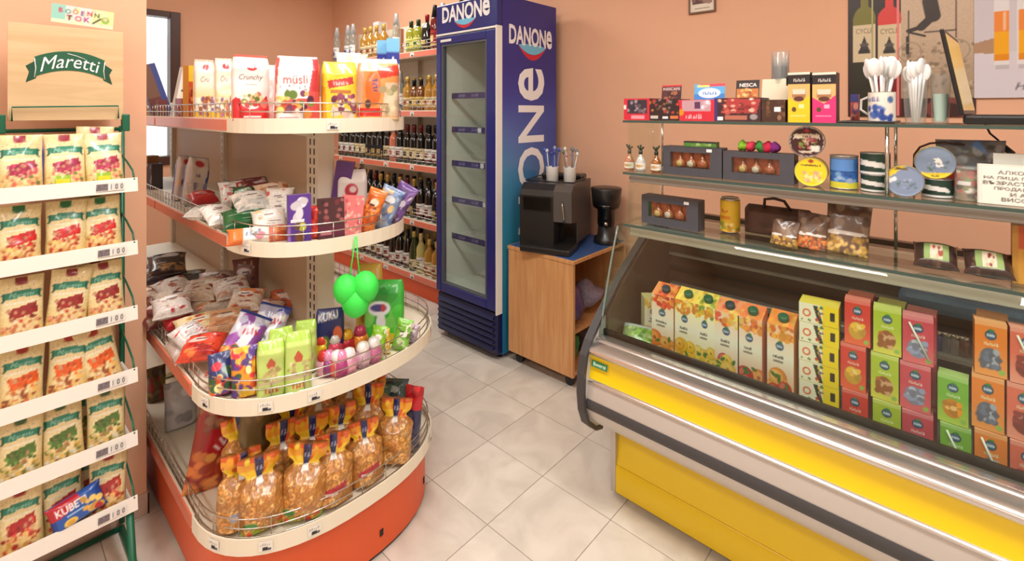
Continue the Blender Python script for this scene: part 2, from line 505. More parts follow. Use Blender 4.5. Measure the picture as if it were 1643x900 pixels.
def tile_mat():
    m = bpy.data.materials.new('marbled_tile'); m.use_nodes = True; nt = m.node_tree; b = nt.nodes['Principled BSDF']
    g = nt.nodes.new('ShaderNodeNewGeometry'); oi = nt.nodes.new('ShaderNodeObjectInfo')
    ad = nt.nodes.new('ShaderNodeVectorMath'); ad.operation = 'MULTIPLY_ADD'; ad.inputs[1].default_value = (1, 1, 1)
    cb = nt.nodes.new('ShaderNodeVectorMath'); cb.operation = 'SCALE'; cb.inputs['Scale'].default_value = 40
    cx = nt.nodes.new('ShaderNodeCombineXYZ'); nt.links.new(oi.outputs['Random'], cx.inputs[0]); nt.links.new(oi.outputs['Random'], cx.inputs[1])
    nt.links.new(cx.outputs[0], cb.inputs[0]); nt.links.new(g.outputs['Position'], ad.inputs[0]); nt.links.new(cb.outputs[0], ad.inputs[2])
    n = nt.nodes.new('ShaderNodeTexNoise'); n.inputs['Scale'].default_value = 5; n.inputs['Detail'].default_value = 8; n.inputs['Distortion'].default_value = 1.2
    nt.links.new(ad.outputs[0], n.inputs['Vector'])
    cr = nt.nodes.new('ShaderNodeValToRGB')
    cr.color_ramp.elements[0].position = .34; cr.color_ramp.elements[0].color = (*lin((205, 197, 186)), 1)
    cr.color_ramp.elements[1].position = .62; cr.color_ramp.elements[1].color = (*lin((224, 217, 206)), 1)
    e = cr.color_ramp.elements.new(.5); e.color = (*lin((217, 209, 197)), 1)
    nt.links.new(n.outputs['Fac'], cr.inputs[0]); 
    hs = nt.nodes.new('ShaderNodeHueSaturation'); mr = nt.nodes.new('ShaderNodeMapRange')
    mr.inputs['To Min'].default_value = .95; mr.inputs['To Max'].default_value = 1.04
    nt.links.new(oi.outputs['Random'], mr.inputs['Value']); nt.links.new(mr.outputs[0], hs.inputs['Value']); nt.links.new(cr.outputs[0], hs.inputs['Color'])
    nt.links.new(hs.outputs[0], b.inputs['Base Color']); b.inputs['Roughness'].default_value = .3
    return m
M_TILE = tile_mat()

fl = struct(box('floor', M_GROUT, XL-.12, YF-.12, -.14, XR+.12, YB+.12, -.0012))
TS, TX, TY = 0.30, -1.488, 1.477
tm = MB().box(-.1488, -.1488, -.001, .1488, .1488, 0, 0, .0008).mesh('floor_tile', M_TILE)
for i in range(-14, 15):
    for j in range(-16, 5):
        x, y = TX+(i+.5)*TS, TY+(j+.5)*TS
        if not (XL < x-.14 and x+.14 < XR and YF < y-.14 and y+.14 < YB+.05): continue
        if y < -.3 or x > .45: continue
        t = mobj('floor_tile', tm, fl); t.location = (x, y, 0)
# tiles beyond the view: one joined part
mb = MB()
for i in range(-14, 15):
    for j in range(-16, 5):
        x, y = TX+(i+.5)*TS, TY+(j+.5)*TS
        if not (XL < x-.14 and x+.14 < XR and YF < y-.14 and y+.14 < YB+.05): continue
        if not (y < -.3 or x > .45): continue
        mb.box(x-.1488, y-.1488, -.001, x+.1488, y+.1488, 0)
o = mb.build('floor_tile_field', M_TILE, fl); o['kind'] = 'stuff'

struct(box('ceiling', M_CEIL, XL-.12, YF-.12, ZC, XR+.12, YB+.12, ZC+.1))
struct(box('wall_back', M_WALL, XL-.12, YB, 0, XR+.12, YB+.12, ZC))
M_WALL2 = mat('off_white_plaster', (232, 214, 200), .8)
struct(box('wall_right', M_WALL2, XR, YF, 0, XR+.12, YB, ZC))
struct(box('wall_front', M_WALL2, XL-.12, YF-.12, 0, XR+.12, YF, ZC))
WY0, WY1, WZ0, WZ1 = -.25, 1.20, .95, 2.26
mb = MB(); mb.box(XL-.12, YF, 0, XL, WY0, ZC); mb.box(XL-.12, WY1, 0, XL, YB, ZC); mb.box(XL-.12, WY0, 0, XL, WY1, WZ0); mb.box(XL-.12, WY0, WZ1, XL, WY1, ZC)
struct(mb.build('wall_left', M_WALL))
PX0, PX1, PY1 = -2.36, -2.105, .405
struct(box('wall_partition', M_WALL, PX0, YF, 0, PX1, PY1, ZC))
M_SKIRT = mat('skirting_tile', (203, 180, 166), .35, noise=.05, nscale=12)
mb = MB(); mb.box(PX1, YF, 0, PX1+.008, PY1+.008, .075, 0, .002); mb.box(PX0, PY1, 0, PX1+.008, PY1+.008, .075, 0, .002)
struct(mb.build('baseboard_partition', M_SKIRT))
mb = MB(); mb.box(XL, YB-.008, 0, XR, YB, .075, 0, .002)
struct(mb.build('baseboard_back', M_SKIRT))
# window in the far left wall
M_BROWN = mat('dark_brown_frame', (74, 44, 34), .4, noise=.1, nscale=20)
w = thing('window_1', None, None, (XL, 0, 0)); w['kind'] = 'structure'
mb = MB(); fw = .075
mb.box(-.09, WY1-fw, WZ0, .02, WY1, WZ1, 0, .004); mb.box(-.09, WY0, WZ0, .02, WY0+fw, WZ1, 0, .004)
mb.box(-.09, WY0+fw, WZ1-.05, .02, WY1-fw, WZ1, 0, .004); mb.box(-.09, WY0+fw, WZ0, .02, WY1-fw, WZ0+fw, 0, .004)
mb.build('window_frame', M_BROWN, w)
box('window_mullion', M_BROWN, -.08, .42, WZ0+fw, .01, .48, WZ1-.05, w)
for a, b in ((WY0+fw, .42), (.48, WY1-fw)):
    box('pane', M_GLASS, -.045, a, WZ0+fw, -.04, b, WZ1-.05, w)
# the street outside the window: a pale building front
o = box('wall_outside', mat('pale_facade', (230, 228, 226), .8, noise=.12, nscale=1.5), -9.2, -3, 0, -9, 5, 2.55); struct(o)

# ceiling lamps -------------------------------------------------------
M_LAMP = mat('lamp_diffuser', (255, 240, 218), .4, emit=4.0)
M_LBODY = mat('lamp_body', (236, 236, 232), .4)
for i, (lx, ly, vis) in enumerate(LAMPS):
    words_ = ['above the aisle end of the gondola', 'above the far end of the gondola', 'above the glass display counter', 'behind the camera near the partition', 'behind the camera near the right wall', 'behind the partition wall'][i]
    t = thing('ceiling_lamp', 'white fluorescent ceiling lamp ' + words_, 'lamp', (lx, ly, ZC), 0, 'fluorescent ceiling lamps')
    box('lamp_body', M_LBODY, -.62, -.16, -.06, .62, .16, 0, t, .01)
    mb = MB()
    for s in (-.07, .07): mb.tube([(-.58, s, -.075), (.58, s, -.075)], .016, 10)
    mb.build('lamp_tube', M_LAMP, t)
    ld = bpy.data.lights.new('lamp_light', 'AREA'); ld.shape = 'RECTANGLE'; ld.size = 1.16; ld.size_y = .3
    ld.energy = LAMP_W*(1.12 if vis else .78); ld.color = LAMP_COL
    lo = bpy.data.objects.new('lamp_light', ld); link(lo, t); lo.location = (0, 0, -.1)
# ================================================================== gondola shelving with round end
SPY, SPX1, SPX0 = .83, -1.64, -3.55           # spine plane, near end, far end
def d_outline(yf, yb, xc, a, x0=SPX0, n=26, e=2.35, inset=0.0):
    """plan outline from the far left front corner round the end to the far left back corner"""
    cy, b = (yf+yb)/2, (yb-yf)/2-inset
    a -= inset
    pts = [(x0, yf+inset)]
    for i in range(n+1):
        t = -PI/2+PI*i/n
        c, s = math.cos(t), math.sin(t)
        pts.append((xc+a*max(c, 0)**(2/e), cy+b*math.copysign(abs(s)**(2/e), s)))
    pts.append((x0, yb-inset))
    return pts
LOW = dict(yf=.42, yb=1.20, xc=-1.63, a=.297)
UPP = dict(yf=.53, yb=1.11, xc=-1.69, a=.288)
SHELVES = [(.200, .245, LOW), (.580, .625, LOW), (.978, 1.022, UPP), (1.343, 1.388, UPP)]

gon = thing('gondola_shelving', 'beige double-sided gondola shelving with rounded white shelf ends', 'shelving', (0, 0, 0))
def ribbon(mb, pts, z0, z1, th, mi=0):
    """upright band following an open plan polyline, thickness th inwards"""
    n = len(pts); inner = []
    for i, p in enumerate(pts):
        a = Vector(pts[max(i-1, 0)]); b = Vector(pts[min(i+1, n-1)]); d = (b-a).normalized(); nrm = Vector((-d.y, d.x))
        inner.append(Vector(p)+nrm*th)
    v = [(p[0], p[1], z0) for p in pts]+[(p[0], p[1], z1) for p in pts]+[(p[0], p[1], z0) for p in inner]+[(p[0], p[1], z1) for p in inner]
    f = []
    for i in range(n-1):
        f += [(i, i+1, n+i+1, n+i), (2*n+i+1, 2*n+i, 3*n+i, 3*n+i+1), (n+i, n+i+1, 3*n+i+1, 3*n+i), (i+1, i, 2*n+i, 2*n+i+1)]
    f += [(0, n, 3*n, 2*n), (n-1, 3*n-1, 4*n-1, 2*n-1)]
    b = len(mb.sm); mb.add(v, f, mi, False)
    return mb
def price_card(parent, pos, ang, tilt=0, w=.036, h=.026, seed=0, dark=True, loc0=None):
    rg = random.Random(seed)
    cv = Cv(14, 9, (240, 236, 226), 1.4)
    for k in range(5): cv.rect(.1+.16*k, .55, .1+.16*k+.09, .62+rg.uniform(0, .2), (150, 145, 150))
    if dark: cv.rect(.3, .12, .62, .42, (45, 45, 55)); cv.rect(.68, .1, .85, .36, (80, 80, 90))
    o = sheet('price_tag', cv, w, h, parent); o.location = pos; o.rotation_euler = (0, 0, ang); return o
shelf_parts = []
for k, (z0, z1, P) in enumerate(SHELVES):
    out = d_outline(**P)
    sh = MB().prism([p for p in d_outline(**P, inset=.006)], z1-.022, z1-.012).build('shelf', M_CREAM, gon)
    rim = ribbon(MB(), out[1:-1], z0, z1, .004).build('shelf_rim', M_CREAM, sh)
    # coral price strips on the straight sides
    mb = MB()
    for y, s in ((P['yf'], 1), (P['yb'], -1)):
        mb.box(SPX0, y+.003*s, z0, P['xc'], y+.008*s, z1)
    mb.build('shelf_edge', M_CREAM, sh)
    for s, y in ((-1, P['yf']), (1, P['yb'])):
        for q in range(2):
            xa = SPX0+.01+q*.96; box('price_strip', M_STRIPRED, xa, y-.002 if s < 0 else y-.003, z0+.005, min(xa+.94, P['xc']-.012), y+.003 if s < 0 else y+.002, z1-.005, sh)
    # chrome wire rail
    mb = MB(); rl = d_outline(**P, inset=.012)
    for hz in (.006, .030, .056):
        mb.tube([(x, y, z1+hz-.01) for x, y in rl], .0021, 6)
    acc = 0; last = Vector(rl[0])
    for i in range(1, len(rl)):
        cur = Vector(rl[i]); L = (cur-last).length
        straight = i == 1 or i == len(rl)-1
        stp = .045 if straight else .085
        while acc < L:
            p = last+(cur-last)*(acc/L); mb.tube([(p.x, p.y, z1-.012), (p.x, p.y, z1+.046)], .0014, 5); acc += stp
        acc -= L; last = cur
    mb.build('wire_rail', M_CHROME, sh)
    # price tags stuck on the round rim
    for q, fr in enumerate(((.14, .30, .42, .78), (.1, .3, .42, .84), (.12,), (.44, .93))[k]):
        i = 1+int(fr*26); p = Vector(out[i]); nx = Vector(out[i+1])-Vector(out[i-1])
        ang = math.atan2(nx.y, nx.x); nn = Vector((nx.y, -nx.x)).normalized()
        pp = p+nn*.002
        price_card(sh, (pp.x, pp.y, (z0+z1)/2+.001), ang, seed=k*7+q)
# orange kick plate below the lowest shelf
ko = d_outline(**LOW, inset=.022)
kick = ribbon(MB(), ko, 0.012, .2, .01).build('kick_plate', M_ORANGE, gon)
ribbon(MB(), d_outline(**LOW, inset=.028), 0.0, .014, .01).build('kick_foot', M_DARK, gon)
for i in (8, 15, 21):
    p = Vector(ko[i]); nx = Vector(ko[i+1])-Vector(ko[i-1]); nn = Vector((nx.y, -nx.x)).normalized(); p += nn*.001
    mb = MB(); mb.box(-.006, -.0015, 0, .006, .0015, .02); o = mb.build('kick_bracket', M_SLOT, gon); o.location = (p.x, p.y, .06); o.rotation_euler = (0, 0, math.atan2(nx.y, nx.x))
# spine: back panels and perforated posts
ZS0, ZS1 = .2, 1.46
zz = [ZS0, .58, .98, 1.345, ZS1]
for i in range(4):
    for xa, xb in ((SPX0+.04, -2.64), (-2.60, SPX1-.08)):
        box('back_panel', M_BEIGE, xa, SPY-.012, zz[i]+.001, xb, SPY+.012, zz[i+1]-.001, gon)
def perforated_post(x0, x1, y, name='upright_post'):
    """slotted steel post: faces with real slots, a dark box inside stands for the shaded hollow"""
    mb = MB(); w_ = x1-x0
    xs = [x0, x0+w_*.28, x0+w_*.38, x0+w_*.62, x0+w_*.72, x1]
    z = 0.1; zs = [0.0]; 
    while z < ZS1-.03: zs += [z, z+.022]; z += .034
    zs.append(ZS1)
    for s, yy in ((-1, y-.03), (1, y+.03)):
        for i in range(5):
            for j in range(len(zs)-1):
                if i in (1, 3) and j % 2 == 1: continue
                q = [(xs[i], yy, zs[j]), (xs[i+1], yy, zs[j]), (xs[i+1], yy, zs[j+1]), (xs[i], yy, zs[j+1])]
                mb.add(q if s < 0 else q[::-1], [(0, 1, 2, 3)])
    for xx in (x0, x1):
        mb.add([(xx, y-.03, 0), (xx, y+.03, 0), (xx, y+.03, ZS1), (xx, y-.03, ZS1)], [(0, 1, 2, 3)])
    mb.add([(x0, y-.03, ZS1), (x1, y-.03, ZS1), (x1, y+.03, ZS1), (x0, y+.03, ZS1)], [(0, 1, 2, 3)])
    p = mb.build(name, M_POST, gon)
    box('post_shade_core', M_SLOT, x0+.004, y-.024, 0.01, x1-.004, y+.024, ZS1-.01, p)  # solid dark core, puts the shade behind the slots into colour
perforated_post(SPX1-.085, SPX1, SPY)
perforated_post(-2.64, -2.60, SPY); perforated_post(SPX0, SPX0+.04, SPY)
# shelf brackets under the shelves
for z0, z1, P in SHELVES[1:]:
    for xx in (-2.62, SPX1-.05, SPX0+.02):
        for s, ye in ((-1, P['yf']+.06), (1, P['yb']-.06)):
            MB().prism([(SPY+s*.03, z1-.012), (ye, z1-.024), (ye, z1-.03), (SPY+s*.03, z1-.07)], xx-.004, xx+.004, 'x').build('shelf_bracket', M_POST, gon)
# ================================================================== blue drinks refrigerator
FX0, FX1, FY0, FY1, FZ = -2.44, -1.908, 1.98, 2.51, 2.07
M_NAVY = mat('navy_enamel', (30, 40, 118), .3, coat=.3)
M_NAVYD = mat('navy_grille', (22, 28, 74), .4)
M_FWHITE = mat('fridge_liner', (226, 230, 222), .4)
M_LETTER = mat('white_letter', (244, 244, 246), .4)
fr = thing('drinks_refrigerator', 'tall blue glass-door drinks refrigerator standing against the back wall', 'refrigerator', (0, 0, 0))
mb = MB()
mb.box(FX0, FY0+.03, .03, FX0+.03, FY1, FZ); mb.box(FX0+.03, FY1-.03, .03, FX1-.03, FY1, FZ)
mb.box(FX0+.03, FY0+.03, FZ-.03, FX1-.03, FY1-.03, FZ); mb.box(FX0+.03, FY0+.03, .03, FX1-.03, FY1-.03, .30)
mb.box(FX1-.03, FY0+.03, .03, FX1-.004, FY1, FZ)
mb.build('cabinet_body', M_NAVY, fr)
# printed side
cv = Cv(24, 90, (38, 42, 138), .25)
for (za, ca), (zb, cb) in zip([(0, (40, 120, 160)), (.30, (52, 142, 172)), (.50, (84, 150, 190)), (.60, (84, 120, 186)), (.72, (48, 60, 156)), (.80, (36, 42, 138))],
                              [(.30, (52, 142, 172)), (.50, (84, 150, 190)), (.60, (84, 120, 186)), (.72, (48, 60, 156)), (.80, (36, 42, 138)), (1, (36, 42, 134))]):
    cv.grad(za, ca, zb, cb)
t = np.clip((cv.V-.35)/.2, 0, 1)*np.clip((.72-cv.V)/.1, 0, 1)
cv.put(t*(cv.U*.7), (44, 60, 158))
v, f, c = panel_grid(cv, (FX1-.004, FY0+.03, .03), (0, FY1-FY0-.03, 0), (0, 0, FZ-.03))
v2 = v+np.array([.004, 0, 0])
o = mobj('side_graphic', np_mesh('side_graphic', v2, f, c, mat('print_gloss', rough=.28, attr=True, coat=.3), False), fr)
side = lambda yc, zc: (lambda u, w_: (FX1+.0012, yc+u, zc+w_))
sidev = lambda yc, zc: (lambda u, w_: (FX1+.0012, yc-w_, zc+u))
front = lambda xc, zc, y=FY0: (lambda u, w_: (xc+u, y-.0012, zc+w_))
text_obj('side_lettering', 'DANONe', M_LETTER, .115, o, side(2.265, 1.855), .40, bold=.03)
text_obj('side_big_lettering', 'DANONe', M_LETTER, .245, o, sidev(2.265, .94), 1.46, bold=.015)
def smile(parent, fn, w_, h_):
    n = 24
    def lens(a0, a1, t0, t1):
        up, dn = [], []
        for i in range(n+1):
            s = -1+2*i/n; q = (1-s*s)
            up.append((s*w_/2, -h_*a0*q)); dn.append((s*w_/2, -h_*a1*q))
        pts = [fn(*p) for p in dn]+[fn(*p) for p in up[::-1]]
        return pts
    p = lens(-.15, .62, 0, 0); MB().add(p, [list(range(len(p)))]).build('logo_blue', mat('logo_blue', (116, 196, 232), .35), parent)
    p = lens(.60, 1.0, 0, 0); MB().add(p, [list(range(len(p)))]).build('logo_red', mat('logo_red', (206, 40, 62), .35), parent)
smile(o, lambda u, w_: (FX1+.0008, 2.275+u, 1.80+w_), .26, .085)
# header sign
hd = box('header_sign', M_NAVY, FX0-.004, FY0-.012, 1.89, FX1+.001, FY0+.03, FZ, fr, .006)
box('header_trim', M_WHITE, FX0-.004, FY0-.016, 1.878, FX1+.001, FY0+.02, 1.890, fr, .002)
text_obj('header_lettering', 'DANONe', M_LETTER, .10, hd, front(-2.175, 2.005, FY0-.012), .42, bold=.03)
smile(hd, lambda u, w_: (-2.175+u, FY0-.0128, 1.955+w_), .19, .05)
MB().box(-2.385, FY0-.0135, 1.985, -2.36, FY0-.012, 1.990).build('header_dash', M_LETTER, hd)
# door
dr = MB()
DX0, DX1, DZ0, DZ1 = FX0+.004, FX1-.006, .285, 1.872
DY = FY0-.02
dr.box(DX0, DY, DZ0, DX0+.045, FY0+.028, DZ1, 0, .005); dr.box(DX1-.075, DY, DZ0, DX1, FY0+.028, DZ1, 0, .005)
dr.box(DX0+.045, DY, DZ1-.05, DX1-.075, FY0+.028, DZ1, 0, .004); dr.box(DX0+.045, DY, DZ0, DX1-.075, FY0+.028, DZ0+.05, 0, .004)
door = dr.build('door', M_NAVY, fr)
mb = MB()
gx0, gx1, gz0, gz1 = DX0+.045, DX1-.075, DZ0+.05, DZ1-.05
for a in ((gx0, gz0, gx0+.012, gz1), (gx1-.012, gz0, gx1, gz1), (gx0+.012, gz1-.012, gx1-.012, gz1), (gx0+.012, gz0, gx1-.012, gz0+.012)):
    mb.box(a[0], DY+.006, a[1], a[2], DY+.03, a[3])
mb.build('door_gasket', mat('gasket_grey', (92, 96, 104), .5), door)
box('glass_pane', M_GLASS, gx0+.01, DY+.014, gz0+.01, gx1-.01, DY+.018, gz1-.01, door)
box('door_edge', M_WHITE, FX1-.007, DY+.002, DZ0-.02, FX1-.0005, FY0+.03, DZ1+.02, fr)
box('door_badge', M_WHITE, gx0+.0, DY-.002, DZ1-.035, gx0+.10, DY, DZ1-.02, door)
# liner, shelves, price strips
mb = MB(); ix0, ix1, iy1 = FX0+.03, FX1-.03, FY1-.03
mb.box(ix0, FY0+.03, .31, ix0+.012, iy1, 1.89); mb.box(ix1-.012, FY0+.03, .31, ix1, iy1, 1.89)
mb.box(ix0+.012, iy1-.012, .31, ix1-.012, iy1, 1.89); mb.box(ix0+.012, FY0+.03, .30, ix1-.012, iy1, .315); mb.box(ix0+.012, FY0+.03, 1.885, ix1-.012, iy1, 1.90)
mb.build('liner', M_FWHITE, fr)
mb = MB(); z = .36
while z < 1.85:
    mb.box(ix0+.03, iy1-.018, z, ix1-.03, iy1-.012, z+.022); z += .036
mb.build('liner_ribs', mat('liner_rib', (206, 212, 204), .4), fr)
M_STRIPV = mat('violet_strip', (62, 58, 118), .4)
for k, z in enumerate((1.505, 1.293, 1.08, .85, .62)):
    s = MB()
    for i in range(13):
        x = ix0+.03+i*(ix1-ix0-.06)/12; s.tube([(x, FY0+.075, z), (x, iy1-.03, z)], .002, 5)
    s.tube([(ix0+.02, FY0+.075, z), (ix1-.02, FY0+.075, z)], .003, 5); s.tube([(ix0+.02, iy1-.03, z), (ix1-.02, iy1-.03, z)], .003, 5)
    sh = s.build('wire_shelf', M_WHITE, fr)
    cv = Cv(60, 6, (58, 54, 116), 12)
    for q, u in enumerate((.22, .5, .8)): cv.text('DANONe', u, .5, .5, (205, 205, 225), .14)
    if k: cv.rect(.52+.05*k, .2, .58+.05*k, .8, (225, 225, 235))
    st = sheet('shelf_price_strip', cv, ix1-ix0-.05, .036, sh, M_CARD); st.location = ((ix0+ix1)/2, FY0+.066, z)
# lower grille
gr = box('grille', M_NAVYD, FX0+.004, FY0-.005, .035, FX1-.006, FY0+.03, .272, fr, .006)
for i in range(6):
    z = .062+i*.034
    MB().prism([(FY0-.024, z), (FY0-.006, z+.02), (FY0-.005, z+.02), (FY0-.005, z)], FX0+.02, FX1-.03, 'x').build('grille_louvre', M_NAVYD, gr)
for x in (FX0+.05, FX1-.05):
    for y in (FY0+.06, FY1-.06): MB().lathe([(.018, 0), (.018, .03)], 12, (x, y)).build('foot', M_DARK, fr)

# ================================================================== wooden cabinet on casters
M_BEECH = mat('beech_veneer', (214, 160, 104), .45)
def wood(name, base, dark, sc=(14, 14, 1.2), rough=.42):
    m = bpy.data.materials.new(name); m.use_nodes = True; nt = m.node_tree; b = nt.nodes['Principled BSDF']
    tc = nt.nodes.new('ShaderNodeTexCoord'); mp = nt.nodes.new('ShaderNodeMapping'); mp.inputs['Scale'].default_value = sc
    nt.links.new(tc.outputs['Object'], mp.inputs['Vector'])
    n = nt.nodes.new('ShaderNodeTexNoise'); n.inputs['Scale'].default_value = 3; n.inputs['Detail'].default_value = 8; n.inputs['Distortion'].default_value = .6
    nt.links.new(mp.outputs[0], n.inputs['Vector'])
    cr = nt.nodes.new('ShaderNodeValToRGB'); cr.color_ramp.elements[0].position = .35; cr.color_ramp.elements[1].position = .65
    cr.color_ramp.elements[0].color = (*lin(dark), 1); cr.color_ramp.elements[1].color = (*lin(base), 1)
    nt.links.new(n.outputs['Fac'], cr.inputs[0]); nt.links.new(cr.outputs[0], b.inputs['Base Color']); b.inputs['Roughness'].default_value = rough
    return m
M_BEECH = wood('beech_veneer_grain', (220, 166, 110), (203, 145, 92))
CX0, CX1, CY0, CY1, CZ0, CZ1 = -1.872, -1.43, 2.022, 2.55, .065, .655
cb = thing('caster_cabinet', 'low beech cabinet on casters beside the blue refrigerator', 'cabinet', (0, 0, 0))
box('side_panel', M_BEECH, CX0, CY0, CZ0, CX1, CY0+.018, CZ1-.018, cb, .001)
box('side_panel', M_BEECH, CX0, CY1-.018, CZ0, CX1, CY1, CZ1-.018, cb, .001)
box('back_panel', M_BEECH, CX0, CY0+.018, CZ0, CX0+.012, CY1-.018, CZ1-.018, cb)
box('bottom_panel', M_BEECH, CX0+.012, CY0+.018, CZ0, CX1-.01, CY1-.018, CZ0+.018, cb)
box('inner_shelf', M_BEECH, CX0+.012, CY0+.018, .26, CX1-.03, CY1-.018, .276, cb)
tp = box('worktop', M_BEECH, CX0-.004, CY0-.004, CZ1-.018, CX1+.006, CY1+.002, CZ1, cb, .001)
box('blue_worktop_film', mat('blue_laminate', (58, 92, 150), .4), CX0+.006, CY0+.008, CZ1, CX1-.004, CY1-.01, CZ1+.002, tp)
for x in (CX0+.05, CX1-.05):
    for y in (CY0+.05, CY1-.05):
        mb = MB(); mb.box(x-.018, y-.018, CZ0-.008, x+.018, y+.018, CZ0); mb.box(x-.014, y-.012, .03, x+.014, y-.008, CZ0-.006); mb.box(x-.014, y+.008, .03, x+.014, y+.012, CZ0-.006)
        c = mb.build('caster', M_BLACKP, cb)
        w_ = MB().lathe([(.004, -.016), (.024, -.016), (.026, -.008), (.026, .008), (.024, .016), (.004, .016)], 16); w_.xf(Matrix.Translation((x, y, .0262)) @ Matrix.Rotation(PI/2, 4, 'X'))
        w_.build('caster_wheel', M_BLACKP, c)
# things inside the cabinet
def lumpy(name, m, c, r, sq=(1, 1, 1), seed=0, amp=.22, parent=None, n=16, detail=3):
    rg = random.Random(seed); mb = MB().ball((0, 0, 0), 1, n)
    fs = [(Vector((rg.uniform(-1, 1), rg.uniform(-1, 1), rg.uniform(-1, 1))).normalized(), rg.uniform(2, 7), rg.uniform(0, 6)) for _ in range(6)]
    v = []
    for p in mb.v:
        p = Vector(p); k = 1+amp*sum(math.sin(d.dot(p)*f+ph) for d, f, ph in fs)/3
        v.append((c[0]+p.x*r*sq[0]*k, c[1]+p.y*r*sq[1]*k, c[2]+p.z*r*sq[2]*k))
    mb.v = v
    return mb.build(name, m, parent)
o = lumpy('purple_bag', mat('purple_film', (96, 74, 122), .3, noise=.35, nscale=40), (-1.53, 2.13, .395), .1, (.8, .75, 1.2), 4, .3); tag(o, 'crumpled purple plastic bag on the upper level inside the cabinet', 'bag')
o = lumpy('green_bag', mat('green_film', (42, 112, 58), .35, noise=.2, nscale=30), (-1.52, 2.115, .155), .062, (.8, .8, 1.2), 9, .25); tag(o, 'small green plastic bag on the bottom board inside the cabinet', 'bag')
o = lumpy('black_bag', mat('black_film', (30, 27, 30), .3), (-1.62, 2.30, .17), .095, (1, 1.2, .9), 2, .3); tag(o, 'black plastic bag at the back of the cabinet bottom', 'bag')
o = lumpy('pale_cloth', mat('pale_cloth', (150, 140, 160), .7, noise=.3, nscale=60), (-1.56, 2.33, .36), .09, (1, 1, .95), 12, .3); tag(o, 'greyish rumpled cloth behind the purple bag in the cabinet', 'cloth')

# ================================================================== coffee machine on the cabinet
M_CM = mat('coffee_black', (34, 33, 32), .35, coat=.15); M_CMG = mat('coffee_grey', (84, 78, 74), .4); M_GLOSSB = mat('gloss_black', (12, 12, 13), .12)
cm = thing('coffee_machine', 'black automatic coffee machine with cups of straws on top', 'coffee machine', (-1.695, 2.235, CZ1+.002), R(18))
W2, D2, H2 = .148, .185, .355
body = MB()
body.prism([(-D2, .0), (D2, 0), (D2, H2), (-D2+.05, H2), (-D2+.012, H2-.03), (-D2, H2-.06)], -W2, W2-.10, 'x')
body.build('body', M_CM, cm)
mb = MB(); mb.prism([(-D2+.10, .035), (D2, .035), (D2, H2), (-D2+.03, H2), (-D2-.005, H2-.03), (-D2-.005, .165), (-D2+.10, .15)], W2-.10, W2, 'x'); mb.build('brew_unit', M_CMG, cm)
box('brew_recess', M_GLOSSB, W2-.098, -D2+.09, .04, W2-.004, -D2+.104, .15, cm)
box('drip_tray', M_CM, -W2+.02, -D2-.055, 0, W2+.004, -D2+.11, .034, cm, .008)
box('water_tank', M_GLOSSB, -W2-.012, -.02, .03, -W2, D2-.02, H2-.03, cm, .004)
box('control_panel', M_GLOSSB, -W2+.02, -D2-.004, H2-.14, W2-.115, -D2+.01, H2-.066, cm, .003)
MB().tube([(W2-.05, -D2-.008, H2-.08), (W2-.045, -D2-.022, H2-.10), (W2-.04, -D2-.016, H2-.15), (W2-.038, -D2-.012, H2-.19)], .004, 8).build('milk_pipe', M_CHROME, cm)
mb = MB(); mb.tube([(-W2+.01, -D2+.06, H2+.012), (W2-.01, -D2+.06, H2+.012), (W2-.01, D2-.08, H2+.012), (-W2+.01, D2-.08, H2+.012)], .004, 6, closed=True); mb.build('cup_rail', M_CM, cm)
box('bean_lid', M_CM, -W2+.02, D2-.10, H2, W2-.02, D2-.01, H2+.03, cm, .01)
def straw_cup(name, label, xy, cols, z=CZ1+.002+H2, seed=0, tall=.1):
    rg = random.Random(seed)
    t = thing(name, label, 'cup', (xy[0], xy[1], z+.001))
    MB().lathe([(.030, 0), (.033, .002), (.036, .08), (.037, .082), (.034, .082), (.031, .006)], 20).build('cup', M_WHITE, t)
    for i in range(9):
        a = rg.uniform(0, 2*PI); l = rg.uniform(.8, 1.15)*tall; rr = .016; o_ = rg.uniform(.015, .034)
        p0 = (rr*math.cos(a), rr*math.sin(a), .012); p1 = ((rr+o_)*math.cos(a+.4), (rr+o_)*math.sin(a+.4), .07+l)
        m_ = mat('straw_%d_%d_%d' % cols[i % len(cols)], cols[i % len(cols)], .35)
        mb = MB(); mb.tube([p0, p1], [.0035, .003], 6); mb.ball((p1[0], p1[1], p1[2]), .0095, 8, sq=(1, 1, 1.3))
        mb.build('stirrer', m_, t)
    return t
c_, s_ = math.cos(R(18)), math.sin(R(18))
straw_cup('stirrer_cup', 'white cup of blue stirrers standing on the coffee machine', (-1.685-.03*c_+.03*s_, 2.245-.03*s_-.03*c_), [(58, 74, 160), (200, 205, 230), (70, 90, 170), (150, 160, 205)], seed=3)
straw_cup('stirrer_cup', 'white cup of grey and pink stirrers on the coffee machine', (-1.685+.07*c_+.02*s_, 2.245+.07*s_-.02*c_), [(120, 128, 132), (190, 150, 160), (225, 225, 220), (110, 125, 105)], seed=8)
# smaller black drip machine behind it
dm = thing('drip_coffee_maker', 'small black coffee grinder behind the coffee machine', 'coffee maker', (-1.492, 2.435, CZ1+.002), R(10))
MB().lathe([(.07, 0), (.072, .006), (.07, .03), (.05, .045), (.046, .10)], 24).build('base', M_CM, dm)
MB().lathe([(.045, .095), (.05, .11), (.05, .19), (.074, .205), (.078, .225)], 24).build('body', M_GLOSSB, dm)
MB().lathe([(.078, .225), (.088, .31), (.085, .315), (.02, .318)], 24).build('hopper', M_CM, dm)
MB().lathe([(.006, 0), (.012, .004), (.012, .016), (.005, .02)], 12).xf(Matrix.Translation((.02, -.05, .12)) @ Matrix.Rotation(PI/2, 4, 'X')).build('knob', M_CHROME, dm)
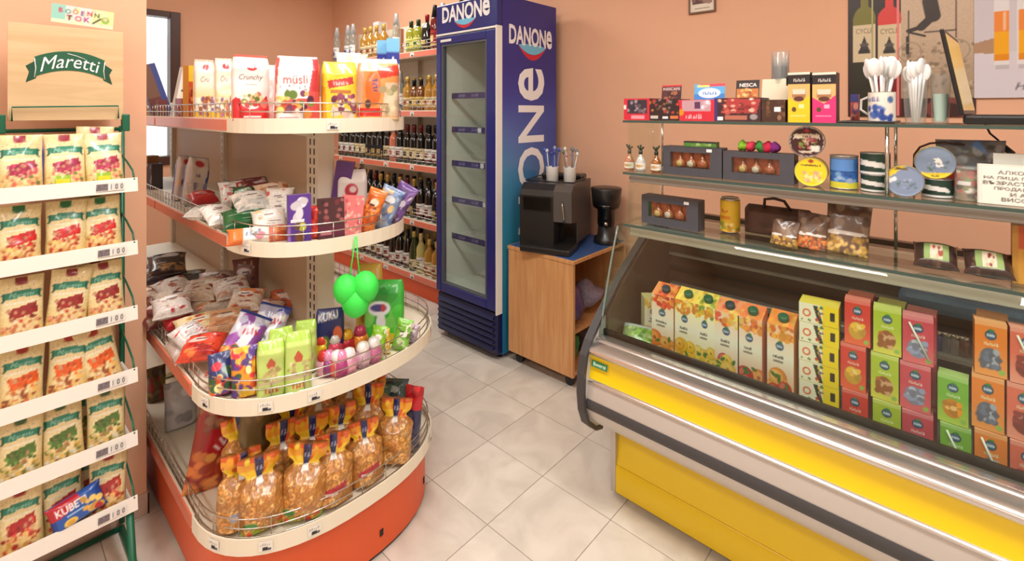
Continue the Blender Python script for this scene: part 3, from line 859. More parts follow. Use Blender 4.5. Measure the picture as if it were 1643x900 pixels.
# ================================================================== refrigerated display counter
KX0, KX1 = -.95, .80
M_YEL = mat('yellow_enamel', (238, 204, 10), .34, coat=.25)
M_FASC = mat('fascia_grey', (200, 193, 186), .36, metal=.25)
M_RAIL = mat('polished_rail', (214, 210, 206), .2, metal=.9)
M_BUMP = mat('bumper_charcoal', (66, 64, 66), .55)
M_INB = mat('case_back_brown', (86, 68, 56), .25, noise=.15, nscale=6)
M_INL = mat('case_liner', (190, 186, 178), .35, metal=.4)
ct = thing('display_counter', 'yellow and grey refrigerated display counter with curved glass front and shelves', 'counter', (0, 0, 0))
def sweep(name, pts, m, x0=KX0+.015, x1=KX1, th=.03, parent=ct, smooth=True):
    """sheet following (y, z) points along the counter, closed at the back"""
    mb = MB(); n = len(pts)
    mb.add([(x0, y, z) for y, z in pts]+[(x1, y, z) for y, z in pts], [(i, n+i, n+i+1, i+1) for i in range(n-1)], 0, smooth)
    bk = [(pts[-1][0]+th, pts[-1][1]), (pts[0][0]+th, pts[0][1])]
    q = pts+bk; m_ = len(q)
    mb.add([(x0, y, z) for y, z in q]+[(x1, y, z) for y, z in q], [list(range(m_)), list(range(2*m_-1, m_-1, -1)), (n-1, m_+n-1, m_+n, n), (n, m_+n, m_+n+1, n+1), (n+1, m_+n+1, m_, 0)])
    return mb.build(name, m, parent)
def bez(p0, p1, p2, n=8):
    return [((1-t)**2*p0[0]+2*t*(1-t)*p1[0]+t*t*p2[0], (1-t)**2*p0[1]+2*t*(1-t)*p1[1]+t*t*p2[1]) for t in [i/n for i in range(n+1)]]
sweep('plinth', [(1.63, 0), (1.63, .03)], M_DARK)
sweep('base_panel', [(1.576, .02), (1.576, .113), (1.580, .117)], M_YEL, x0=-.925)
sweep('base_panel', bez((1.582, .115), (1.600, .19), (1.60, .33)), M_YEL, x0=-.925)
box('base_end_post', M_ALU, -.945, 1.572, .018, -.925, 1.62, .33, ct, .003)
sweep('fascia', bez((1.515, .305), (1.415, .33), (1.402, .398)), M_FASC)
bp = sweep('bumper_strip', bez((1.404, .396), (1.388, .415), (1.399, .434), 6), M_BUMP)
sweep('fascia', bez((1.402, .434), (1.404, .46), (1.41, .488)), M_FASC)
sweep('fascia_ridge', bez((1.41, .486), (1.396, .493), (1.411, .500), 6), M_RAIL)
sweep('yellow_band', bez((1.414, .499), (1.432, .538), (1.418, .579)), M_YEL)
sweep('rail', bez((1.416, .578), (1.386, .600), (1.452, .616), 12), M_RAIL)
sweep('rail_lip', [(1.448, .615), (1.454, .622), (1.464, .622)], M_RAIL)
sweep('glass_channel', [(1.464, .620), (1.500, .618), (1.503, .60)], M_BLACKP)
# maker's plate
cv = Cv(30, 10, (36, 128, 74), 3); cv.text('Bwersi', .5, .5, .62, (240, 244, 238), .84, bold=.02)
pl = sheet('makers_plate', cv, .062, .021, ct, M_CARD); pl.location = (-.895, 1.418, .552); pl.rotation_euler = (R(-8), 0, 0)
# end panel with charcoal trim
endp = [(1.50, .30), (1.46, .312), (1.415, .352), (1.395, .40), (1.388, .46), (1.392, .52), (1.405, .575), (1.432, .615), (1.50, .675), (1.62, .775), (1.80, .885), (1.96, .975), (2.05, .985), (2.05, .30)]
MB().prism(endp, KX0, KX0+.016, 'x').build('end_panel', mat('end_panel_grey', (196, 194, 190), .4), ct)
trim = []
for (y, z) in endp[:12]: trim.append(Vector((0, y, z)))
mb = MB()
def offs(pts, d):
    out = []
    for i, p in enumerate(pts):
        a = pts[max(i-1, 0)]; b = pts[min(i+1, len(pts)-1)]; t = (b-a).normalized(); out.append(p+Vector((0, t.z, -t.y))*d)
    return out
wd_ = [.014]*9+[.010, .008, .006]
a = trim; b = [p+(q-p).normalized()*w_ for p, q, w_ in zip(trim, offs(trim, -.01), wd_)]
n = len(a)
v = [(KX0-.008, p.y, p.z) for p in a]+[(KX0-.008, p.y, p.z) for p in b]+[(KX0+.020, p.y, p.z) for p in a]+[(KX0+.020, p.y, p.z) for p in b]
f = []
for i in range(n-1): f += [(i, i+1, n+i+1, n+i), (2*n+i+1, 2*n+i, 3*n+i, 3*n+i+1), (n+i, n+i+1, 3*n+i+1, 3*n+i), (i+1, i, 2*n+i, 2*n+i+1)]
mb.add(v, f); mb.build('end_trim', M_BUMP, ct)
# carcass
box('carcass_back', M_FASC, KX0+.016, 2.05, .02, KX1, 2.08, .96, ct)
box('deck', M_INL, KX0+.016, 1.47, .50, KX1, 2.05, .53, ct)
box('deck_front', M_BLACKP, KX0+.016, 1.506, .53, KX1, 1.516, .636, ct)
box('inner_back', M_INB, KX0+.016, 2.02, .53, KX1, 2.05, .985, ct)
MB().prism([(1.52, .53), (1.52, .685), (1.62, .768), (1.80, .878), (1.96, .968), (2.02, .97), (2.02, .53)], KX0+.0165, KX0+.028, 'x').build('inner_end', M_INB, ct)
box('rear_alu_rail', M_ALU, KX0+.05, 1.965, .665, KX1, 2.0, .69, ct, .004)  # aluminium rail along the back of the case
MB().box(KX0+.05, 1.97, .60, KX1, 2.0, .655).build('rear_dark_strip', M_SLOT, ct)  # plain dark strip below the rail
for i in range(4):
    box('sliding_door_rail', M_ALU if i % 2 else M_SLOT, KX0+.03, 2.008-.001*i, .74+.055*i, KX1, 2.02, .75+.055*i, ct)
box('night_blind', mat('blue_blind', (96, 132, 172), .35), -.14, 1.93, .80, KX1, 1.995, .86, ct, .02)
box('inner_shelf', M_INL, -.16, 1.86, .700, KX1, 2.0, .712, ct)
# glass front, end glass
GF = [(1.478, .648), (1.530, .80), (1.575, .92), (1.600, .985)]
GF = bez((1.478, .621), (1.535, .83), (1.602, .985), 8)
mb = MB(); n = len(GF)
for off, fl_ in ((0, 0), (.006, 1)):
    q = [(i, n+i, n+i+1, i+1) for i in range(n-1)]
    mb.add([(KX0+.018, y+off, z) for y, z in GF]+[(KX1, y+off, z) for y, z in GF], [x[::-1] if fl_ else x for x in q], 0, True)
mb.build('front_glass', M_CGLASS, ct)
MB().tube([(KX0+.018, y, z) for y, z in GF], .004, 6).build('front_glass_edge', mat('glass_edge', (120, 132, 124), .2), ct)
MB().prism([(1.50, .677), (1.605, .987), (1.955, .987), (1.80, .888), (1.62, .78)], KX0+.002, KX0+.008, 'x').build('end_glass', M_CGLASS, ct)
# glass shelves above
SH_X0, SY0, SY1 = -.91, 1.60, 1.88
M_EDGE = mat('shelf_edge_green', (64, 84, 76), .2)
for z, nm, lo in ((.998, 'lower', .035), (1.187, 'middle', .028), (1.376, 'upper', 0)):
    g = box('glass_shelf', M_CGLASS, SH_X0, SY0+.002, z-.008, KX1, SY1, z, ct)
    box('shelf_edge', M_EDGE, SH_X0, SY0-.001, z-.0085, KX1, SY0+.002, z, g)
    if lo:
        box('shelf_lamp', M_ALU if lo > .03 else mat('shelf_channel', (136, 128, 118), .4), SH_X0+.02, SY0+.012, z-.008-lo, KX1, SY0+.075, z-.0085, g, .004)
        box('shelf_rear_rail', M_ALU, SH_X0+.02, SY1-.02, z-.03, KX1, SY1, z-.0085, g, .003)
box('shelf_end_glass', M_CGLASS, SH_X0+.004, SY0+.03, 1.188, SH_X0+.010, SY1, 1.367, ct)
box('shelf_end_glass', M_CGLASS, SH_X0+.004, SY0+.03, .999, SH_X0+.010, SY1, 1.15, ct)
for x in (SH_X0+.03, -.14, .62):
    for za, zb in ((1.187, 1.368), (.998, 1.151)):
        for y in ((SY0+.02, SY1-.02) if zb > 1.2 and x > -.5 else (SY1-.02,)): MB().tube([(x, y, za), (x, y, zb)], .0045, 8).build('shelf_rod', M_CHROME, ct)
for z in (1.166, .972): MB().lathe([(.008, -.01), (.008, .01)], 10).xf(Matrix.Translation((SH_X0+.007, SY0+.05, z))).build('shelf_clamp', M_CHROME, ct)
# ================================================================== wire display stand with bread chips
M_GREENW = mat('green_wire', (18, 98, 70), .4)
M_STRIPW = mat('white_strip', (241, 234, 224), .4)
RX, RY0, RY1 = -1.87, -.16, .332
RZ = [1.164, .970, .770, .578, .383, .184]
rk = thing('display_stand', 'green wire display stand with wooden header board and six white shelves', 'display stand', (0, 0, 0))
mb = MB()
for y in (RY0, RY1):
    mb.tube([(-2.075, y, .03), (-2.075, y, 1.36)], .008, 8)
    mb.tube([(-1.80, y, .008), (-2.085, y, .008)], .009, 8)
mb.tube([(-2.075, RY0, 1.35), (-2.075, RY1, 1.35)], .006, 8); mb.tube([(-2.08, RY0, .01), (-2.08, RY1, .01)], .008, 8)
mb.build('frame', M_GREENW, rk)
for y in (RY0+.01, RY1-.012):
    MB().tube([(-1.885, y, .19), (-1.84, y, .05), (-1.80, y, .010)], .010, 8).build('leg', M_GREENW, rk)
for k, z in enumerate(RZ):
    tr = MB(); tr.prism([(RX+.002, z+.002), (-2.07, z-.012), (-2.07, z-.006), (RX+.002, z+.008)], RY0, RY1, 'y')
    sh = tr.build('shelf', M_STRIPW, rk)
    st = MB().prism([(RX+.001, z), (RX+.004, z), (RX-.004, z+.041), (RX-.007, z+.041)], RY0, RY1+.006, 'y').build('price_strip', M_STRIPW, sh)
    for y in (RY0+.004, RY1-.002):
        MB().tube([(RX-.003, y, z+.035), (RX-.03, y, z+.062), (-1.99, y, z+.085), (-2.072, y, z+.10)], .0028, 6).build('side_wire', M_GREENW, sh)
    cv = Cv(44, 9, (240, 234, 226), 4.9)
    cv.rect(0, .05, .40, .95, (122, 112, 118)).blobs(20, .02, .15, .38, .85, .06, .12, [(90, 82, 90), (150, 140, 146)], 5)
    for q, d in enumerate('100'):
        u = .52+.19*q; cv.rect(u-.07, .06, u+.07, .94, (214, 210, 206)); cv.rect(u-.055, .1, u+.055, .9, (246, 244, 240))
        cv.text(d, u, .5, .72, (56, 54, 60), bold=.02)
    cv.rect(.605, .15, .62, .3, (56, 54, 60))
    tg = sheet('price_tag', cv, .066, .023, sh, M_CARD)
    tg.location = (RX+.0045, .272+.004*(k % 2), z+.020); tg.rotation_euler = (0, 0, PI/2)
# header board
BX = -1.99
pa, pb = at(12, 120, X=BX), at(198, 120, X=BX); bz0, bz1 = at(198, 192, X=BX).z, at(198, 52, X=BX).z
bw, bh, bc = pb.y-pa.y, bz1-bz0, (pa.y+pb.y)/2
M_BOARD = wood('pale_birch', (222, 191, 148), (208, 176, 132), (8, 1.2, 12), .5)
bd = box('header_board', M_BOARD, BX-.010, pa.y, bz0, BX, pb.y, bz1, rk, .001)
# banner with script lettering
W_, ZB = .185, bz0+bh*.62
arch = lambda u: -.030*(2*u/W_)**2
def bfn(dx): return lambda u, v_: (BX+dx, bc+.004+u, ZB+v_+arch(u))
n = 24; up, dn = [], []
for i in range(n+1):
    u = -W_/2*.86+W_*.86*i/n; up.append(bfn(.0012)(u, .034)); dn.append(bfn(.0012)(u, -.024))
pts = dn+up[::-1]; MB().add(pts, [list(range(len(pts)))]).build('banner', mat('banner_green', (28, 92, 62), .45), bd)
for s in (-1, 1):
    q = [(s*W_*.41, .022), (s*W_*.53, .018), (s*W_*.49, -.004), (s*W_*.53, -.030), (s*W_*.41, -.030)]
    P = [bfn(.0008)(*p) for p in q]; MB().add(P if s > 0 else P[::-1], [list(range(5))]).build('banner_tail', mat('banner_green_dark', (20, 74, 50), .45), bd)
    MB().tube([bfn(.002)(s*W_*.43, .030), bfn(.002)(s*W_*.415, 0), bfn(.002)(s*W_*.43, -.026)], .0011, 5).build('banner_line', M_LETTER, bd)
text_obj('banner_lettering', 'Maretti', M_LETTER, .040, bd, lambda u, v_: bfn(.0022)(u, v_+.004), .135, shear=.25)
MB().tube([bfn(.002)(-.008, .027), bfn(.002)(.012, .022), bfn(.002)(.034, .016)], .001, 5).build('lettering_swash', M_LETTER, bd)
pA, pB = at(19, 172, X=BX+.012), at(190, 170, X=BX+.012)
MB().tube([(BX+.012, pA.y, pA.z-.04), (BX+.012, pA.y, pA.z), (BX+.012, pB.y, pB.z), (BX+.012, pB.y, pB.z-.04)], .0026, 6).build('board_wire', M_GREENW, rk)
for py_, w_ in ((at(3, 195, X=BX).y, .012), (at(198, 190, X=BX).y+.008, .012)):
    box('frame_cap', M_GREENW, BX-.02, py_-w_, 1.345, BX+.012, py_+w_*.6, 1.40, rk, .003)
# small colourful sign on the board
cv = Cv(64, 24, (236, 226, 190), 2.9); cv.rect(0, .2, .22, 1, (150, 205, 190)); cv.rect(.22, .3, .62, 1, (240, 214, 214)); cv.rect(.62, .2, 1, 1, (236, 222, 160))
cv.blobs(26, .05, .1, .95, .95, .05, .11, [(250, 240, 220), (238, 190, 190), (244, 230, 150), (190, 220, 190)], 3)
for i, ch in enumerate('BOOENN'): cv.text(ch, .14+.115*i, .70-.03*(i % 2), .26, [(200, 70, 90), (60, 150, 130), (220, 120, 60), (130, 80, 150), (190, 60, 70), (70, 110, 60)][i], bold=.03)
for i, ch in enumerate('TOK'): cv.text(ch, .28+.14*i, .34, .30, [(120, 50, 60), (200, 80, 90), (150, 60, 130)][i], bold=.03)
cv.circ(.86, .45, .2, (140, 180, 80)); cv.circ(.86, .5, .1, (238, 200, 160)); cv.line(.66, .2, .78, .5, .04, (60, 70, 60))
sg = sheet('letter_sign', cv, .145, .055); tag(sg, 'small pastel paper sign with coloured letters above the wooden board', 'sign')
p = at(134, 27, X=BX-.004); place(sg, (p.x, p.y, p.z), rot=(0, R(3), PI/2))

def maretti(tabc, banc, foods, seed, sticker=False):
    cv = Cv(34, 50, (238, 216, 160), .58)
    cv.grad(0, (232, 196, 120), .5, (240, 222, 172)); cv.grad(.5, (240, 222, 172), 1, (236, 212, 156))
    cv.rect(.36, .90, .62, .99, tabc); cv.ell(.49, .895, .13, .03, tabc)
    for k in range(9): cv.rect(.10+.09*k, .815+.012*(k % 3), .15+.09*k, .83+.012*(k % 3), (196, 176, 140))
    for i in range(30):                                        # arched green band
        u = .1+.8*i/29; v_ = .70+.03*(1-(2*u-1)**2); cv.rect(u-.02, v_-.055, u+.02, v_+.05, (40, 130, 104))
    cv.poly([(.05, .74), (.14, .76), (.14, .64), (.05, .62), (.09, .68)], (28, 104, 84)); cv.poly([(.95, .74), (.86, .76), (.86, .64), (.95, .62), (.91, .68)], (28, 104, 84))
    cv.text('Maretti', .5, .715, .075, (196, 226, 206), .62, shear=.3)
    cv.rect(.12, .575, .9, .61, (244, 236, 214)); cv.poly([(.2, .50), (.84, .575), (.86, .40), (.24, .33)], banc)
    cv.blobs(30, .2, .30, .84, .50, .012, .035, [tuple(int(min(255, x*1.25)) for x in banc), (200, 150, 110), tuple(int(x*.8) for x in banc)], seed)
    cv.blobs(60, .10, .05, .9, .32, .012, .045, foods+[(238, 216, 160)], seed+1, flat=.4)
    cv.noise(.05, seed)
    if sticker: cv.rect(.22, .05, .62, .27, (150, 190, 40)); cv.rect(.25, .07, .59, .21, (236, 214, 40))
    return cv
ROWS = [((150, 36, 56), (172, 52, 84), [(226, 150, 110), (200, 96, 76), (120, 130, 70), (240, 196, 130)], 'bacon pink'),
        ((32, 110, 60), (196, 36, 40), [(214, 130, 80), (176, 52, 40), (240, 200, 120), (230, 150, 90)], 'green and red'),
        ((140, 34, 40), (150, 40, 40), [(226, 160, 120), (160, 70, 50), (240, 220, 190), (200, 120, 80)], 'dark red'),
        ((176, 50, 40), (224, 92, 36), [(240, 190, 110), (226, 120, 60), (250, 226, 180), (150, 80, 50)], 'orange'),
        ((60, 100, 50), (84, 116, 52), [(226, 190, 100), (220, 216, 200), (150, 110, 60), (130, 140, 60)], 'olive green'),
        ((160, 30, 34), (176, 40, 40), [(200, 60, 50), (226, 170, 90), (170, 50, 40), (236, 190, 110)], 'tomato red')]
place_w = ['left', 'middle', 'right']
ysp = [.085, .176, .266]
rg = random.Random(11)
for k, (tabc, banc, foods, word) in enumerate(ROWS):
    me = pouch_mesh('chip_bag', .092, .168, .046, maretti(tabc, banc, foods, k*9), 'stand', (226, 200, 140), seed=k)
    me2 = pouch_mesh('chip_bag', .092, .168, .046, maretti(tabc, banc, foods, k*9, True), 'stand', (226, 200, 140), seed=k+20) if k == 0 else me
    shelfw = ['top', 'second', 'third', 'fourth', 'fifth', 'bottom'][k]
    for q in range(4):
        if q == 3: y = -.012
        else: y = ysp[q]+rg.uniform(-.004, .004)
        o = mobj('chip_bag', me2 if (k == 0 and q in (1, 2)) else me)
        wd2 = place_w[q] if q < 3 else 'far left'
        tag(o, f'{word} cream bread chip bag, {wd2} of {shelfw} stand shelf', 'chip bag', 'bread chip bags on the stand')
        rz = PI/2+rg.uniform(-.18, .10); dx = 0
        if k == 5 and q == 1: dx = -.02
        place(o, (RX-.042+dx, y, RZ[k]+.012), rot=(R(-7)+rg.uniform(-.05, .03), rg.uniform(-.05, .05), rz))
        if k == 3 and q == 2: o.rotation_euler[1] = -.16
        if k == 2 and q == 1: o.rotation_euler[1] = .10
    # a second bag behind at the right
    for q in ((2,) if k in (0, 1, 2, 4) else (0, 2)):
        o = mobj('chip_bag', me); tag(o, f'{word} bread chip bag behind the {place_w[q]} one on {shelfw} stand shelf', 'chip bag', 'bread chip bags on the stand')
        place(o, (RX-.115, ysp[q]-.018, RZ[k]+.008+(.022 if k == 0 else 0)), rot=(R(-6), .03, PI/2-.1))
# blue and red wafer bag lying across the lowest shelf
cv = Cv(56, 34, (34, 84, 168), 1.6); cv.rect(0, 0, .1, 1, (28, 60, 140)); cv.rect(.9, 0, 1, 1, (30, 70, 150))
cv.poly([(0, 1), (.0, .50), (.30, .52), (.62, .86), (.56, 1)], (186, 28, 44)); cv.text('KUBETI', .42, .70, .28, (246, 244, 244), .58, rot=-.02, bold=.03)
cv.rect(.3, .42, .62, .47, (150, 190, 230)); cv.blobs(12, .62, .12, .92, .72, .09, .17, [(240, 200, 110), (226, 170, 80), (250, 222, 150)], 4); cv.ell(.34, .2, .13, .14, (238, 196, 90)); cv.ell(.34, .2, .08, .07, (214, 160, 60))
cv.ell(.86, .16, .07, .12, (190, 40, 50))
kb = mobj('wafer_bag', pouch_mesh('wafer_bag', .125, .078, .03, cv, 'pillow', (34, 84, 168), seed=5)); tag(kb, 'blue and red wafer bag tilted across the bottom stand shelf', 'snack bag')
place(kb, (RX-.012, .208, RZ[5]+.040), rot=(R(-12), R(-14), PI/2))
# violet packets behind the top row
for i, (px_, c_) in enumerate(((75, (92, 98, 170)), (97, (120, 60, 140)), (118, (150, 50, 110)), (137, (104, 66, 150)))):
    cv = Cv(12, 16, c_, .75).blobs(8, .1, .1, .9, .9, .08, .18, [(190, 150, 190), (60, 60, 130), (210, 190, 200)], i)
    o = mobj('wafer_packet', pbox_mesh('wafer_packet', .03, .02, .175, cv)); p = at(px_, 215, X=-2.045)
    tag(o, ['blue', 'purple', 'magenta', 'violet'][i]+' wafer packet standing behind the top row of bread chip bags', 'packet', 'wafer packets behind the chips'); place(o, (-2.045, p.y, RZ[0]-.002), PI/2)
# ================================================================== wall shelving with bottles
WSX0, WSX1, WSY0, WSY1 = -4.36, -2.475, 2.25, 2.588
WZ = [.17, .58, 1.0, 1.41, 1.86]
ws = thing('wall_shelving', 'cream wall shelving full of bottles left of the blue refrigerator', 'shelving', (0, 0, 0))
for i in range(5):
    za = WZ[i]; zb = WZ[i+1] if i < 4 else 2.16
    for xa, xb in ((WSX0+.03, -3.43), (-3.40, WSX1)): box('back_panel', M_CREAM, xa, WSY1-.012, za, xb, WSY1, zb-.002, ws)
for x in (WSX0, -3.43, WSX1): box('upright_post', M_POST, x, WSY1-.05, 0, x+.03, WSY1, 2.16, ws)
for k, z in enumerate(WZ):
    sh = box('shelf', M_CREAM, WSX0, WSY0+.008, z-.02, WSX1+.03, WSY1-.012, z, ws)
    box('shelf_edge', M_CREAM, WSX0, WSY0, z-.045, WSX1+.03, WSY0+.008, z+.004, sh)
    for xa, xb in ((WSX0+.01, -3.42), (-3.40, WSX1+.02)): box('price_strip', M_STRIPRED, xa, WSY0-.004, z-.04, xb, WSY0, z-.002, sh)
    mb = MB()
    for hz in (.03, .055, .08): mb.tube([(WSX0, WSY0+.012, z+hz), (WSX1+.03, WSY0+.012, z+hz)], .002, 5)
    x = WSX0
    while x < WSX1+.03: mb.tube([(x, WSY0+.012, z), (x, WSY0+.012, z+.08)], .0013, 4); x += .06
    mb.build('wire_rail', M_CHROME, sh)
    for q in range(5):
        price_card(sh, (WSX0+.2+q*.36, WSY0-.0055, z-.021), 0, seed=k*11+q, w=.05, h=.03)
box('kick_plate', M_ORANGE, WSX0, WSY0+.03, .0, WSX1+.03, WSY0+.045, .125, ws)

# bottle kinds -----------------------------------------------------------
def bottle_glass(name, rgb, rough=.06):
    return mat(name, rgb, rough, coat=.5, spec=.7)
B_DARK = bottle_glass('glass_dark_wine', (20, 22, 18)); B_GREEN = bottle_glass('glass_green', (52, 66, 28))
B_GOLD = bottle_glass('glass_gold_spirit', (176, 128, 44)); B_AMBER = bottle_glass('glass_amber', (120, 70, 22))
B_CLEAR = glass_mat('glass_clear_bottle', (226, 232, 226), 1.6, 0, haze=.22); B_PALE = bottle_glass('glass_pale_wine', (196, 186, 110)); B_RED = bottle_glass('glass_red_liqueur', (110, 26, 26))
B_ROSE = bottle_glass('glass_rose', (200, 110, 84))
PROF = {'bordeaux': [(.030, 0), (.036, .004), (.037, .02), (.037, .175), (.034, .195), (.020, .222), (.0145, .235), (.0145, .285), (.0155, .287), (.0155, .295)],
        'burgundy': [(.032, 0), (.040, .004), (.041, .02), (.041, .13), (.034, .18), (.020, .225), (.015, .25), (.0145, .285), (.0155, .287), (.0155, .295)],
        'spirit': [(.034, 0), (.040, .004), (.041, .02), (.040, .15), (.036, .175), (.018, .20), (.014, .215), (.0145, .255), (.016, .257), (.016, .265)],
        'square': [(.034, 0), (.039, .004), (.039, .155), (.030, .175), (.015, .19), (.014, .235), (.015, .24)],
        'slim': [(.028, 0), (.032, .004), (.032, .20), (.026, .23), (.013, .26), (.012, .315), (.014, .32)]}
def make_bottle(kind, glass, cap, label_c, accent, text=None, h=1.0, n=14):
    t = bpy.data.objects.new('bottle', None); COL.objects.link(t); t.empty_display_size = .03
    pf = [(r, z*h) for r, z in PROF[kind]]
    MB().lathe(pf, n).build('bottle_glass', glass, t)
    top = pf[-1]; nk = pf[-4] if kind not in ('square',) else pf[-3]
    MB().lathe([(nk[0]+.0012, nk[1]+.004), (top[0]+.0014, top[1]-.012*h), (top[0]+.0014, top[1]+.002), (top[0]-.003, top[1]+.004)], 10).build('capsule', mat('cap_%d_%d_%d' % cap, cap, .3, metal=.3), t)
    r = pf[3][0] if kind not in ('square', 'slim') else pf[1][0]
    hb = pf[3][1] if kind not in ('square', 'slim') else pf[2][1]
    cv = Cv(14, 14, label_c, 1.0); cv.rect(0, .0, 1, .12, accent); cv.rect(.36, .28, .64, .62, accent); cv.rect(.2, .74, .8, .82, tuple(int(x*.5) for x in label_c))
    mobj('bottle_label', wrap_mesh('bottle_label', r+.0009, hb*.52, cv, m=M_PAPER, z0=hb*.18, span=PI*1.15), t)
    return t
WHT, CRM, BLK, GLD, REDC = (232, 228, 218), (226, 208, 164), (26, 24, 24), (190, 150, 70), (150, 34, 40)
KINDS = {
 'wine_white': (make_bottle('bordeaux', B_DARK, BLK, WHT, (120, 40, 44)), 'dark wine bottle with white label'),
 'wine_cream': (make_bottle('bordeaux', B_DARK, (110, 30, 36), CRM, (60, 50, 40)), 'dark wine bottle with cream label and maroon capsule'),
 'wine_black': (make_bottle('bordeaux', B_DARK, GLD, (30, 28, 30), (180, 150, 80)), 'dark wine bottle with black label and gold capsule'),
 'wine_red': (make_bottle('burgundy', B_DARK, REDC, WHT, (160, 30, 40)), 'dark burgundy bottle with red capsule and white label'),
 'wine_green': (make_bottle('burgundy', B_GREEN, (200, 180, 90), CRM, (90, 110, 50)), 'green glass bottle with cream label'),
 'wine_pale': (make_bottle('bordeaux', B_PALE, (220, 200, 120), WHT, (150, 140, 60)), 'pale yellow white-wine bottle with white label'),
 'rose': (make_bottle('bordeaux', B_ROSE, (226, 190, 180), WHT, (190, 80, 80)), 'rose wine bottle with white label'),
 'gold': (make_bottle('spirit', B_GOLD, (214, 180, 90), CRM, (150, 60, 30)), 'golden spirit bottle with cream label'),
 'gold_dark': (make_bottle('square', B_AMBER, BLK, (220, 190, 110), (60, 30, 20)), 'amber spirit bottle with yellow label'),
 'clear': (make_bottle('slim', B_CLEAR, (200, 204, 208), (240, 240, 240), (60, 90, 160)), 'clear spirit bottle with white label'),
 'red_liq': (make_bottle('slim', B_RED, BLK, (160, 40, 40), (230, 200, 120)), 'tall dark red liqueur bottle'),
 'black_spirit': (make_bottle('spirit', B_DARK, REDC, BLK, (200, 170, 90)), 'black spirit bottle with red cap'),
 'green_liq': (make_bottle('square', bottle_glass('glass_olive', (150, 150, 40)), (40, 60, 30), (226, 222, 120), (80, 110, 40)), 'olive yellow bottle with dark cap'),
}
used = set()
def put_bottle(kind, x, y, z, label, group, s=1.0):
    src, w_ = KINDS[kind]
    if kind not in used: t = src; used.add(kind)
    else: t = copy_tree(src)
    tag(t, label, 'bottle', group); place(t, (x, y, z), random.Random(int(x*1e4)).uniform(-.3, .3)); t.scale = (s, s, s)
    return t
ROWB = [
 (0, ['wine_white', 'wine_white', 'wine_green', 'wine_pale', 'gold', 'gold', 'wine_pale', 'wine_green', 'wine_white', 'wine_white', 'wine_red', 'wine_white', 'wine_white', 'wine_cream', 'wine_white', 'wine_black', 'wine_white', 'wine_cream', 'wine_black', 'wine_white']),
 (1, ['wine_white', 'wine_white', 'wine_white', 'wine_black', 'wine_black', 'wine_white', 'wine_white', 'wine_black', 'wine_cream', 'wine_black', 'wine_white', 'wine_black', 'wine_black', 'wine_cream', 'wine_white', 'wine_black', 'wine_cream', 'wine_cream', 'wine_cream', 'wine_white']),
 (2, ['wine_white', 'wine_red', 'wine_white', 'wine_black', 'wine_white', 'wine_white', 'wine_cream', 'wine_cream', 'wine_cream', 'wine_white', 'rose', 'wine_cream', 'wine_black', 'wine_black', 'wine_black', 'wine_cream', 'wine_cream', 'wine_white', 'wine_white', 'wine_white']),
 (3, ['gold', 'gold', 'gold', 'gold_dark', 'gold', 'gold', 'gold_dark', 'gold_dark', 'gold', 'clear', 'gold', 'gold', 'gold', 'clear', 'gold', 'gold', 'gold_dark', 'clear', 'gold', 'gold']),
 (4, ['black_spirit', 'red_liq', 'gold_dark', 'clear', 'red_liq', 'black_spirit', 'green_liq', 'green_liq', None, 'clear', None, 'gold', 'gold', 'gold', 'gold', None, 'clear', 'clear', None, 'clear']),
]
ROWN = ['lowest', 'fourth', 'third', 'second', 'top']
for k, lst in ROWB:
    x = WSX1-.025
    for i, kd in enumerate(lst):
        if kd:
            big = 1.05 if k == 4 else 1.0
            put_bottle(kd, x, WSY0+.062+.004*(i % 3), WZ[k]+.0005, f'{KINDS[kd][1]}, {ORD[i]} from fridge, {ROWN[k]} shelf front row', 'bottles on the wall shelving', big)
        x -= .0925 if k != 4 else .098
    # rear row
    x = WSX1-.07
    for i in range(19):
        kd = lst[(i*7+3) % len(lst)]
        if kd and k < 4 and i % 1 == 0:
            put_bottle(kd, x, WSY0+.165, WZ[k]+.0005, f'{KINDS[kd][1]}, {ORD[i]} from fridge, {ROWN[k]} shelf rear row', 'bottles in the rear rows of the wall shelving')
        x -= .0925
# cartons between the top-shelf bottles
for i, (px_, c_, w_, h_, nm) in enumerate(((597, (226, 222, 226), .085, .33, 'tall white bottle carton with dark oval on the top wall shelf'), (628, (198, 120, 80), .05, .24, 'small brown bottle carton on the top wall shelf'))):
    cv = Cv(16, 40, c_, .3); cv.ell(.5, .6, .2, .08, (50, 50, 90)); cv.rect(.1, .1, .9, .2, tuple(int(x*.8) for x in c_))
    o = mobj('bottle_carton', pbox_mesh('bottle_carton', w_, w_, h_, cv)); tag(o, nm, 'carton'); p = at(px_, 100, Y=WSY0+.08); place(o, (p.x, WSY0+.16, WZ[4]+.001))
for kd in KINDS:
    if kd not in used:
        for c in list(KINDS[kd][0].children): bpy.data.objects.remove(c)
        bpy.data.objects.remove(KINDS[kd][0])
